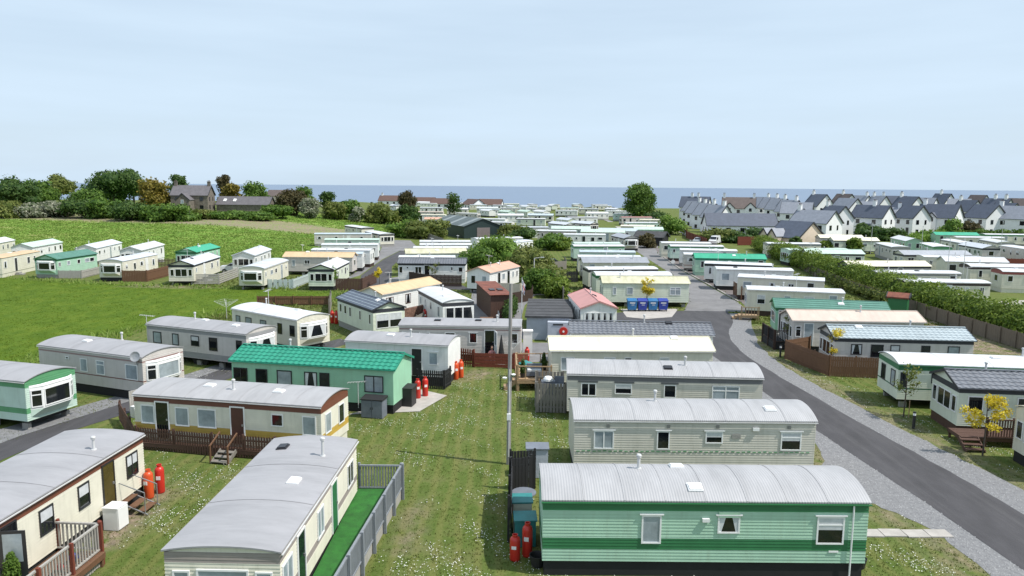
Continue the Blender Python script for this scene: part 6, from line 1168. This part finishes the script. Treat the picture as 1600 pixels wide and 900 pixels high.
for s in (-1, 1):
    hm.lathe([(.012, 0), (.035, .02), (.03, .05), (.012, .06)], 8, 0, (s * .12, -.36, .55))
    for k in range(5): hm.tube((s * (.10 + .012 * k), -.38, .575), (s * (.10 + .012 * k), -.43 - .01 * (k == 2), .555), .008, .006, 5)
obj('hand', hm.mesh('hand', M['skin']), pe); obj('trousers', MB().tube((.1, 0, .5), (.12, -.43, .51), .1, .075).tube((-.1, 0, .5), (-.12, -.43, .51), .1, .075).tube((.12, -.43, .52), (.13, -.45, .1), .075, .055).tube((-.12, -.43, .52), (-.13, -.45, .1), .075, .055).mesh('trousers', M['trousers'], True), pe)
sc = empty('garden_chair', (-1.45, 53.0, 0), R(10)); tag(sc, 'dark folding chair under the sitting person', 'chair'); MB().box(-.24, .24, -.24, .24, .38, .41).build('seat', M['plastic_black'], sc); MB().box(-.24, .24, .22, .25, .41, .85).build('backrest', M['plastic_black'], sc)
for sx in (-1, 1): MB().bar((sx * .22, -.22, 0), (sx * .22, .2, .4), .03).bar((sx * .22, .22, 0), (sx * .22, -.2, .4), .03).build('leg', M['metal_grey'], sc)
# N15 black picket fence; N16/17 fences; brick-brown wall
fence('black picket fence at the door of the white curved-roof caravan', [(-6.1, 46.3), (-4.3, 46.0), (-3.95, 47.2)], 1.2, 'picket', 'black', .09, .05)
fence('weathered grey board fence beside the glazed striped roof caravan', [(-11.5, 61.0), (-9.0, 64.2), (-8.2, 68.0)], 1.25, 'boards', 'grey', .16, .01); fence('grey board fence at the back of the mown field corner', [(-18.3, 73.0), (-19.6, 79)], 1.6, 'boards', 'grey', .2, .01)
fence('brown board fence along the back of the mown field', [(-19.9, 79.2), (-27.5, 78.6)], 1.0, 'boards', 'brown', .2, .01)
M['brick'] = mat('rough_brick', (0.27, 0.15, 0.11), .9, .3, 3, .6, 8); wl = empty('wall', (-8.6, 70.3, 0), R(60)); tag(wl, 'rough brown garden wall before the tan-roofed caravan', 'wall')
bmh = MB().box(-.31, .31, -.1, .1, -.085, .085).mesh('block', M['brick'])
for k in range(8):
    for j in range(9): obj('block', bmh, wl, (-1.2 - 0 + (j - 3) * .64 + .32 * (k % 2), .35, .095 + k * .185), R(random.uniform(-.6, .6)))
fence('grey slatted terrace fence before the white black-edged caravan', [(-4.7, 62.6), (-2.0, 62.9), (-1.2, 64.5), (-1.2, 68.0)], 1.0, 'boards', 'slate', .14, .05, z0=0.35); dk = deck('light deck of the white black-edged caravan', -2.7, 65.4, R(3), 2.7, 4.4, .35, 'lightgrey')
tbl = empty('garden_table', (-2.3, 66.2, .35)); tag(tbl, 'brown timber table on the light terrace deck', 'table'); MB().box(-.6, .6, -.4, .4, .68, .74).build('top', M['wood_brown'], tbl)
for sx in (-1, 1):
    for sy in (-1, 1): MB().box(sx * .52 - .04, sx * .52 + .04, sy * .32 - .04, sy * .32 + .04, 0, .68).build('leg', M['wood_brown'], tbl)
pu = empty('parasol', (-3.6, 63.6, .35)); tag(pu, 'closed dark parasol on the light terrace deck', 'parasol'); MB().tube((0, 0, 0), (0, 0, 2.2), .025, n=8).build('pole', M['metal_grey'], pu); MB().lathe([(.05, .7), (.2, .8), (.13, 1.45), (.03, 2.15)], 10).build('canopy', M['plastic_black'], pu)
fence('cream boarded terrace wall beside the salmon-roofed caravan', [(-2.2, 88.6), (1.0, 87.6), (3.1, 95)], 1.4, 'boards', 'cream', .2, .004); fence('dark board fence in front of the street lamp', [(-.2, 80.5), (2.3, 83.5), (2.5, 87)], 1.3, 'boards', 'dark', .18, .01)
fence('grey board fence right of the street lamp', [(5.9, 82.6), (6.2, 90.5)], 1.5, 'boards', 'grey', .2, .01); fence('grey board fence end left of the stained roof caravan', [(6.3, 80.6), (8.6, 80.5)], 1.4, 'boards', 'lightgrey', .2, .01)
fence('dark board fence before the dark grey tiled caravan', [(-14.4, 99.0), (-11.0, 95.2), (-6.6, 94.8)], 1.5, 'boards', 'dark', .16, .01)
fence('dark board fence beside the cream end-on caravan by the side road', [(-21.9, 90.6), (-18.6, 90.6), (-18.2, 98)], 1.5, 'boards', 'chocolate', .18, .01)
fence('curved grey board fence at the top of the side road', [(-24.6, 184), (-20, 178), (-15.5, 164), (-14.5, 152)], 1.4, 'boards', 'grey', .25, .01)
fence('brown board fence beside the left row, at the cream caravan', [(-51.8, 97.0), (-48.6, 97.2), (-48.6, 106)], 1.5, 'boards', 'brown', .2, .01)
fence('pale slatted timber terrace fence in the left row', [(-41.6, 94.6), (-38.2, 95.2), (-38.6, 103)], 1.4, 'slats', 'lightgrey', .2, .06); fence('pale grey terrace fence at the dark green roofed caravan', [(-62.0, 99.8), (-58.9, 100), (-59.5, 108)], 1.1, 'boards', 'lightgrey', .16, .02)
fence('pale blue-green panelled terrace fence by the mown field', [(-30.6, 91.4), (-27.5, 91.6), (-27.2, 100)], 1.2, 'boards', 'paleblue', .5, .02); fence('dark green mesh-like fence beside the small green-roofed caravan', [(-58.3, 114), (-52.6, 117)], 1.2, 'boards', 'dark', .1, .1)
fence('brown fence in the left back row', [(-60.5, 109.5), (-54, 111)], 1.3, 'boards', 'brown', .2, .01); fence('grey fence between left row and tan-roofed caravan', [(-35.6, 106), (-34.5, 122)], 1.2, 'boards', 'grey', .25, .01)
fence('grey board fence left of the centre row', [(4.8, 112.5), (8.6, 116), (8.8, 122)], 1.4, 'boards', 'grey', .22, .01); fence('black board fence at the left ends of the centre row', [(7.0, 100.2), (9.0, 100.4), (9.2, 104)], 1.5, 'boards', 'black', .22, .01)
fence('long weathered board fence under the right-hand hedge', [(41.9, 50), (41.9, 58), (42.0, 68), (42.4, 78), (43.0, 92), (45.0, 108), (47.6, 122)], 1.4, 'boards', 'weathered', .28, .008, rails=(.4, 1.2))
fence('dark brown board fence at the top of the right-hand row', [(43.6, 165), (45, 190), (50, 212)], 1.8, 'boards', 'red', .35, .01, joined=True); fence('grey board fence up towards the big round tree', [(50, 212), (60, 285), (70, 360)], 1.8, 'boards', 'grey', .5, .01, joined=True)
fence('dark red-brown fence section beside the hedge end', [(51.5, 168), (57, 169)], 2.0, 'boards', 'red', .3, .01)
# right side: board fence R3, decks R1 & R5
fence('brown board terrace fence before the pale blue tiled caravan', [(23.5, 57.0), (21.0, 55.4), (22.2, 50.2), (27.4, 49.4)], 1.45, 'boards', 'brown', .14, .012)
d1 = deck('dark veranda deck of the peach-roofed caravan', 22.7, 60.2, R(-4), 2.6, 3.0, .6, 'black'); railing('dark railing round the veranda of the peach-roofed caravan', [(24.0, 58.5), (21.4, 58.7), (21.5, 61.8)], .6, 1.0, 'dark', 'black', 8); fence('black board skirting under the dark veranda', [(24.0, 58.45), (21.35, 58.65), (21.45, 61.8)], .56, 'boards', 'black', .14, .005, post=False, rails=())
d5 = deck('dark brown veranda of the tiled-roof caravan at the right edge', 25.0, 36.8, R(-6), 3.8, 1.5, .5, 'chocolate'); railing('dark brown railing of the veranda at the right edge', [(24.2, 36.1), (26.8, 35.85)], .5, 1.0, 'chocolate', 'chocolate', 8); steps(d5, -1.6, -.8, 0, 3, .16, .9, 'chocolate')
st7 = deck('small timber step deck at the cream caravan with bird ornament', 23.6, 72.6, R(-14), 1.8, 1.4, .45, 'tan'); railing('small timber rail beside the step deck', [(22.8, 72.1), (24.4, 71.7)], .45, .9, 'tan', 'tan', 4); steps(st7, -.9, 0, R(-90), 2, .18, .8, 'tan')
fence('brown board windbreak beside the third caravan of the right row', [(26.9, 85.2), (27.3, 89.6)], 1.6, 'boards', 'brown', .2, .01); fence('red-brown fence in front of the wide grey gable, right park', [(83.5, 128), (90.6, 127.6), (91.5, 130)], 1.2, 'boards', 'red', .25, .01)
bo = CAR['R7']; bird = MB(); bird.add([(0, 0, 0), (.5, -.02, .35), (.15, -.02, .1), (-.45, -.02, .4), (-.1, -.02, -.05), (.1, -.02, -.35)], [(0, 1, 2), (0, 2, 4), (4, 3, 0), (4, 2, 5)]); bird.build('bird_ornament', M['frame_black'], bo, (.4, -1.6, 1.6))
# bollard lights
for x, y, lab in ((22.1, 39.0, 'black bollard light with white top nearest the right edge'), (20.9, 56.0, 'black bollard light with white top by the dark veranda')):
    o = empty('bollard_light', (x, y, 0)); tag(o, lab, 'bollard'); MB().tube((0, 0, 0), (0, 0, .75), .08, n=12).build('post', M['frame_black'], o); MB().tube((0, 0, .75), (0, 0, .88), .075, n=12).build('lens', M['frame_white'], o); MB().tube((0, 0, .88), (0, 0, .95), .085, n=12).build('cap', M['frame_black'], o)
# poles
po = empty('utility_pole', (-.1, 33.3, 0)); tag(po, 'tall grey timber pole standing in the middle of the lawn', 'pole'); MB().tube((0, 0, -.3), (.05, 0, 8.6), .11, .075, 14).build('shaft', M['pole_wood'], po)
MB().tube((.0, -.1, .4), (.02, -.1, 4.6), .03, n=8).build('conduit', M['flue'], po); MB().box(-.09, .09, -.2, -.1, 2.2, 2.5).build('meter_box', M['frame_white'], po)
for sx in (-1, 1): MB().lathe([(.02, 0), (.1, .06), (.11, .1), (.02, .13)], 10).build('lamp_head', M['frame_white'], po, (sx * .2, -.08, 4.2 + .08 * sx))
la = empty('street_lamp', (2.8, 93.0, 0)); tag(la, 'pale grey street lamp post with short arm behind the shed', 'street lamp'); MB().tube((0, 0, 0), (0, 0, 4.0), .07, .05, 10).build('post', M['flue'], la); MB().bar((0, 0, 3.98), (1.0, 0, 4.1), .06).build('arm', M['flue'], la); MB().box(.8, 1.25, -.1, .1, 4.05, 4.15).build('lamp_head', M['flue'], la)
for i, (px_, D, h) in enumerate([(1361, 148, 6.2), (1440, 128, 6.6), (1484, 106, 6.0), (1509, 98, 6.0), (1564, 126, 7.6)]):
    x, y = P(px_, D); o = empty('lamp_post', (x, y, 0)); tag(o, 'thin grey post beyond the hedge, ' + ['first from the left', 'second from the left', 'third from the left', 'fourth from the left', 'rightmost'][i], 'post', 'thin posts in the right park'); MB().tube((0, 0, 0), (0, 0, h), .05, .035, 8).build('post', M['flue'], o); MB().tube((0, 0, h), (0, 0, h + .18), .08, .06, 8).build('cap', M['flue'], o)
sg = empty('road_sign', (26.0, 118.5, 0)); tag(sg, 'small white sign on a post beside the old road', 'sign'); MB().tube((0, 0, 0), (0, 0, 2.3), .035, n=8).build('post', M['flue'], sg); MB().tube((0, -.04, 1.1), (0, -.06, 1.1), .33, n=18).build('plate', M['frame_white'], sg)
fl_ = empty('flagpole', (.95, 69.6, 0)); tag(fl_, 'white flagpole beside the flat-roofed block', 'flagpole'); MB().tube((0, 0, 0), (0, 0, 4.4), .035, .025, 8).build('pole', M['frame_white'], fl_)
M['flag_red'] = mat('flag_red', (0.55, 0.03, 0.05), .8); M['flag_blue'] = mat('flag_blue', (0.02, 0.03, 0.22), .8); fg = MB(); rw, cl = 9, 7   # limp flag hanging in folds
for i in range(rw + 1):
    for j in range(cl + 1): u_ = j / cl; v_ = i / rw; fg.v.append((.04 + .30 * u_ * (1 - .35 * v_) + .0, .07 * math.sin(u_ * 9 + v_ * 3), 4.2 - 1.15 * v_ - .55 * u_ * (1 - .3 * v_)))
for i in range(rw):
    for j in range(cl):
        a = i * (cl + 1) + j; d_ = abs((i - 4) / 4.5 * 3 - (j - 3)) < .8 or abs((i - 4) / 4.5 * 3 + (j - 3)) < .8; cr = i in (4,) or j == 3; wh = i in (3, 5) or j in (2, 4)
        fg.f.append((a, a + 1, a + cl + 2, a + cl + 1)); fg.m.append(0 if cr else 1 if wh or d_ else 2)
tag(fg.build('flag', [M['flag_red'], M['frame_white'], M['flag_blue']], None, (.95, 69.6, 0)), 'limp red, white and blue flag on the white flagpole', 'flag')
ch_ = MB().box(-.35, .35, -.3, .3, 0, 1.9).build('body', M['frame_white']); cw = empty('water_cabinet', (1.25, 56.0, 0)); ch_.parent = cw; tag(cw, 'white cabinet at the end of the long pinkish caravan', 'cabinet'); MB().box(-.4, .4, -.35, .35, 1.9, 1.98).build('lid', M['frame_white'], cw)
# wheelie bins
def bin4(label, x, y, col):
    o = empty('waste_bin', (x, y, .02)); tag(o, label, 'bin', 'blue waste bins on the concrete pad'); b = MB(); z0, z1 = .18, 1.12
    b.add([(-.42, -.34, z0), (.42, -.34, z0), (.42, .34, z0), (-.42, .34, z0), (-.5, -.42, z1), (.5, -.42, z1), (.5, .42, z1), (-.5, .42, z1)], [(3, 2, 1, 0), (4, 5, 6, 7), (0, 1, 5, 4), (1, 2, 6, 5), (2, 3, 7, 6), (3, 0, 4, 7)]); b.build('body', M[col], o)
    l_ = MB(); l_.add([(-.54, -.47, 1.12), (.54, -.47, 1.12), (.54, .46, 1.12), (-.54, .46, 1.12), (-.5, -.42, 1.2), (.5, -.42, 1.2), (.5, .42, 1.32), (-.5, .42, 1.32)], [(3, 2, 1, 0), (4, 5, 6, 7), (0, 1, 5, 4), (1, 2, 6, 5), (2, 3, 7, 6), (3, 0, 4, 7)]); l_.build('lid', M[col], o)
    MB().box(-.28, .28, -.425, -.395, .86, .98).box(-.12, .2, -.41, -.375, .68, .72).build('sticker', M['frame_white'], o)
    for sx in (-.36, .36):
        for sy in (-.28, .28): MB().tube((sx - .03, sy, .09), (sx + .03, sy, .09), .09, n=10).build('wheel', M['rubber'], o)
for i, (c_, lab) in enumerate((('bin_cyan', 'leftmost, lighter blue bin of the four'), ('bin_blue', 'second, deep blue bin of the four'), ('bin_cyan', 'third, lighter blue bin of the four'), ('bin_blue', 'rightmost, deep blue bin of the four'))): bin4(lab, 12.7 + i * 1.1, 76.9 + .05 * i, c_)
# cars and van
M['car_white'] = mat('car_white', (0.75, 0.76, 0.78), .25, .02, coat=.6); M['car_dark'] = mat('car_dark', (0.02, 0.025, 0.04), .25, .02, coat=.6); M['car_silver'] = mat('car_silver', (0.40, 0.42, 0.45), .3, .02, coat=.6)
def car(name, label, x, y, rz, paint, van=False, cat='car'):
    o = empty(name, (x, y, G(x, y)), rz); tag(o, label, cat); hw = .86
    pf = [(-2.1, .35), (-2.12, .75), (-1.9, .98), (-1.05, 1.02), (-.45, 1.42), (.75, 1.46), (1.55, 1.12), (2.05, 1.0), (2.1, .35)] if not van else [(-2.3, .35), (-2.3, .95), (-1.7, 1.15), (-1.15, 1.85), (-.8, 1.98), (2.25, 1.98), (2.3, .35)]
    b = MB(); n = len(pf); s_ = lambda z: hw * (1 - .16 * max(0, (z - .95)) / .55)
    b.add([(p[0], -s_(p[1]), p[1]) for p in pf] + [(p[0], s_(p[1]), p[1]) for p in pf], [tuple(range(n))[::-1], tuple(range(n, 2 * n))] + [(i, (i + 1) % n, n + (i + 1) % n, n + i) for i in range(n)]); b.build('body', M[paint], o)
    g_ = MB()
    if not van:
        for s in (-1, 1):
            q = [(-.95, 1.04), (-.42, 1.36), (.7, 1.40), (1.3, 1.10)]; g_.add([(p[0], s * (s_(p[1]) + .006), p[1]) for p in q], [(0, 1, 2, 3)[::s]])
        g_.add([(-1.03, -.7, 1.06), (-1.03, .7, 1.06), (-.5, .68, 1.405), (-.5, -.68, 1.405)], [(0, 1, 2, 3)]); g_.add([(1.5, -.66, 1.165), (1.5, .66, 1.165), (.82, .66, 1.45), (.82, -.66, 1.45)], [(3, 2, 1, 0)])
    else: g_.add([(-1.69, -.72, 1.2), (-1.69, .72, 1.2), (-1.19, .68, 1.83), (-1.19, -.68, 1.83)], [(0, 1, 2, 3)]); [g_.add([(-1.5, s * .87, 1.2), (-1.1, s * .82, 1.75), (-.4, s * .82, 1.75), (-.4, s * .87, 1.2)], [(0, 1, 2, 3)[::s]]) for s in (-1, 1)]
    g_.build('window', M['pane_dark'], o)
    for sx in (-1.3, 1.3):
        for sy in (-1, 1): w_ = MB().tube((0, -.1, 0), (0, .1, 0), .32, n=14).build('wheel', M['rubber'], o, (sx, sy * .78, .32)); MB().tube((0, sy * .1, 0), (0, sy * .112, 0), .19, n=10).build('rim', M['metal_grey'], w_)
    for sy in (-.6, .6): MB().box(-.03, .02, -.16, .16, -.07, .07).build('headlight', M['frame_white'], o, (-2.1 if not van else -2.3, sy, .72))
car('parked_car', 'white parked car between the left rows', -41.2, 108.6, R(8), 'car_white'); car('parked_car', 'dark parked car beyond the hedge', 57.2, 119.5, R(100), 'car_dark')
car('parked_van', 'white van at the top of the right row', 47.2, 171.5, R(60), 'car_white', True, 'van'); car('parked_car', 'silver car left of the white van', 43.8, 173, R(60), 'car_silver'); car('parked_car', 'dark blue parked car at the left of the centre row', 6.0, 118.5, R(70), 'car_dark'); car('parked_car', 'dark parked car at the right edge of the far park', 106.5, 139, R(20), 'car_dark')
x, y = P(1516, 100); chest('storage_box', 'dark green bin store behind the brown fascia caravan', x, y + 3, R(-10), 1.8, 1.0, 1.3, 'teal', 'plastic_grey', False); x, y = P(1549, 88); chest('storage_box', 'dark green metal store at the corner of the red-brown fascia caravan', x, y + 2.6, R(-10), 1.8, 1.4, 1.5, 'barn_wall', 'barn_roof', False); chest('storage_box', 'dark grey bin store at the right edge beyond the lawn', 99.5, 126.5, R(-10), 2.0, 1.2, 1.3, 'plastic_grey', 'plastic_grey', False)
sm_ = MB(); sm_.add([(-1.6, -.4, .9), (0, -.6, 1.1), (1.7, -.3, 1.35), (1.7, .5, .9), (0, .3, .7), (-1.6, .4, .5)], [(0, 1, 4, 5), (1, 2, 3, 4)])
gs = empty('windbreak', (-26.2, 58.9, 0), R(-15)); tag(gs, 'dark green sheet windbreak behind the pale grey-banded caravan', 'windbreak'); sm_.build('sheet', M['t_darkgreen'], gs)
for dx in (-1.6, 0, 1.7): MB().tube((dx, 0, 0), (dx, 0, 1.25), .03, n=6).build('stake', M['wood_brown'], gs)
s14 = empty('caravan_steps', (-20.9, 40.2, 0), R(66)); tag(s14, 'white steps with grey board screen at the left green caravan', 'steps')
for k in range(4): MB().box(-.5, .5, -.16, .16, 0, .16 * (k + 1)).build('tread', M['frame_white'], s14, (0, -.9 + k * .32, 0))
for k in range(5): MB().box(-.06, .06, -.02, .02, 0, 1.4).build('board', M['wood_lightgrey'], s14, (-.25 + k * .13, .5, 0))
sh2 = empty('shed', (31.8, 168, 0), R(-30)); tag(sh2, 'black timber hut with low gable at the end of the old road', 'shed'); gable_block(sh2, 6.5, 4.2, 1.9, 1.1, M['frame_black'], M['felt'], .3); window(sh2, .2, -2.12, 1.4, .7, .5, 0, 'white', 'c'); window(sh2, -1.4, -2.12, 1.4, .5, .5, 0, 'white', 'c')
rd_ = empty('shed', (40.6, 76.4, 0), R(-35)); tag(rd_, 'small green shed with red roof by the board fence', 'shed'); gable_block(rd_, 1.8, 1.5, 1.8, .35, M['t_darkgreen'], M['rust'], .15)
# ------------------------------------------------------------ grass, clover, gravel stones
foot = []
for row in CARAVANS:
    u = (math.cos(R(row[3])), math.sin(R(row[3]))); foot.append((row[1], row[2], u[0], u[1], row[4] / 2 + .05, row[5] / 2 + .05))
def free(x, y):
    ok = np.ones(len(x), bool)
    for cx, cy, ux, uy, a, b_ in foot:
        if cy > 130: continue
        dx, dy = x - cx, y - cy; ok &= ~((np.abs(dx * ux + dy * uy) < a) & (np.abs(-dx * uy + dy * ux) < b_))
    for poly in ROADS + GRAV + [[(-27, 20), (-26.6, 31), (-22.9, 43), (-13.4, 61.2), (-12.8, 60), (-21, 41.5), (-23.9, 33), (-24, 20)], [(-6.5, 18), (-5.4, 18), (-4.5, 29.4), (-6.4, 29.4)], [(-9.3, 40.6), (-5.3, 41.3), (-4.0, 44.6), (-5.9, 46.0)], [(13.2, 26.1), (16.9, 26.1), (16.9, 26.9), (13.2, 26.9)], OLD,
                 [(11.6, 72.2), (11.7, 78.2), (18, 78.5), (16.2, 73)], [(-3.4, 62), (-5, 92), (4, 92), (6.4, 62)], [(.8, 53.5), (.7, 62), (6, 62), (6, 54)], [(-16.0, 17), (-16, 25), (-14, 25), (-14, 17)], [(-19.4, 92), (-23.2, 100), (-24, 130), (-18, 150), (-19.4, 118), (-16, 105), (-13, 97.4), (-7, 97.4), (-5, 92)], [(25, 77), (26.4, 84), (27.2, 125), (36, 125), (36, 90), (30, 77)]]: ok &= ~pip(x, y, poly)
    return ok
def tufts(name, label, n, x0, x1, y0, y1, h, w, leaf, filt=None, nb=3):
    d = np.sqrt(rng.random(n)); yy = y0 + (y1 - y0) * rng.random(n) ** 1.5; xx = rng.uniform(x0, x1, n); k = free(xx, yy) & (np.abs(xx) < yy * .74 + 3)
    if filt is not None: k &= filt(xx, yy)
    xx, yy = xx[k], yy[k]; n = len(xx); zz = gz(xx, yy); V = []; T = []
    patch = .5 + .5 * np.sin(xx * .55 + 1.3 * np.sin(yy * .4)) * np.sin(yy * .7 + xx * .2)
    for b_ in range(nb):
        a = rng.uniform(0, 6.28, n); ww = w * rng.uniform(.6, 1.3, n); hh = h * rng.uniform(.4, 1.3, n) * (.6 + .6 * patch); lx, ly = rng.normal(0, .45, n) * hh, rng.normal(0, .45, n) * hh
        c, s = np.cos(a) * ww / 2, np.sin(a) * ww / 2; ox, oy = rng.normal(0, w, n), rng.normal(0, w, n)
        V.append(np.stack([np.stack([xx + ox - c, yy + oy - s, zz - .01], 1), np.stack([xx + ox + c, yy + oy + s, zz - .01], 1), np.stack([xx + ox + lx, yy + oy + ly, zz + hh], 1)], 1)); T.append(np.repeat(np.clip(rng.normal(.4, .22, n) + .25 * (patch - .5), 0, 1), 3))
    v = np.concatenate(V).reshape(-1, 3); o = obj(name, np_mesh(name, v, np.arange(len(v)).reshape(-1, 3), LEAF[leaf], False, {'tint': np.concatenate(T)})); tag(o, label, 'grass', kind='stuff'); return o
tufts('lawn_grass', 'short patchy lawn grass between the caravans', 100000, -34, 44, 17, 72, .055, .05, 'grass', lambda x, y: pweight(x, y, MOWN, .1) < .5)
tufts('lawn_grass', 'rougher grass around the middle rows', 30000, -45, 45, 70, 125, .16, .14, 'grass', lambda x, y: pweight(x, y, MOWN, .1) < .5)
tufts('field_grass', 'long rough grass of the left field', 60000, -190, -26, 108, 250, .22, .45, 'field', lambda x, y: (pweight(x, y, ROUGH, .1) > .5) & (pweight(x, y, DIRTS[4], 6) < rng.random(len(x))))
tufts('field_grass', 'long grass along the edges of the mown field', 9000, -80, -19, 44, 104, .4, .2, 'field', lambda x, y: np.abs(pweight(x, y, MOWN, 5.0) - .5) < .3)
LEAF['mown'] = leaf_mat('blade_mown', (0.075, 0.128, 0.009), (0.135, 0.185, 0.022))
tufts('field_grass', 'short close-mown grass of the smooth field', 60000, -100, -19, 42, 104, .045, .11, 'mown', lambda x, y: pweight(x, y, MOWN, .1) > .5)
# clover and daisy heads in drifts
n = 150000; xx = rng.uniform(-22, 32, n); yy = 18 + 52 * rng.random(n) ** 1.6
dr_ = np.sin(xx * .9 + 2 * np.sin(yy * .55)) * np.sin(yy * .8 + 1.5 * np.sin(xx * .6)) + .5 * np.sin(xx * 2.7 + yy * 2.1)
k = free(xx, yy) & (np.abs(xx) < yy * .74 + 2) & (dr_ + rng.normal(0, .35, n) > .55) & (pweight(xx, yy, MOWN, .1) < .5) & (np.max([pweight(xx, yy, d, .3) for d in DIRTS[:3]], 0) < .5); xx, yy = xx[k], yy[k]; n = len(xx)
s = rng.uniform(.011, .027, n); hz = rng.uniform(.05, .09, n); ang = rng.uniform(0, 6.28, n); q = []
for j in range(4): q.append(np.stack([xx + s * np.cos(ang + j * 1.57), yy + s * np.sin(ang + j * 1.57), hz + .35 * s * np.sin(ang * 3 + j)], 1))
M['clover'] = mat('clover_white', (0.72, 0.72, 0.66), .8); tag(obj('clover_flowers', np_mesh('clover_flowers', np.stack(q, 1).reshape(-1, 3), np.arange(4 * n).reshape(n, 4), M['clover'])), 'white clover heads scattered over the lawns', 'flowers', kind='stuff')
n = 26000; xx = rng.uniform(14, 24.5, n); yy = 20 + 50 * rng.random(n) ** 1.4; k = (pip(xx, yy, GRAV[0]) | pip(xx, yy, GRAV[1])) & ~pip(xx, yy, ROADS[0]); xx, yy = xx[k], yy[k]; n = len(xx); s = rng.uniform(.02, .055, n); a = rng.uniform(0, 6.28, n); P4 = []
for j in range(3): P4.append(np.stack([xx + s * np.cos(a + j * 2.1), yy + s * np.sin(a + j * 2.1), np.full(n, .006)], 1))
P4.append(np.stack([xx, yy, .008 + s * .9], 1)); V = np.stack(P4, 1).reshape(-1, 3); b_ = np.arange(n)[:, None] * 4; Fc = np.concatenate([b_ + np.array([0, 1, 3]), b_ + np.array([1, 2, 3]), b_ + np.array([2, 0, 3])])
M['stones'] = mat('stones', (0.33, 0.335, 0.345), .9, .3, 14, col2=(.14, .14, .15)); tag(obj('gravel_stones', np_mesh('gravel_stones', V, Fc, M['stones'])), 'loose grey stones on the gravel verges', 'gravel', kind='stuff')
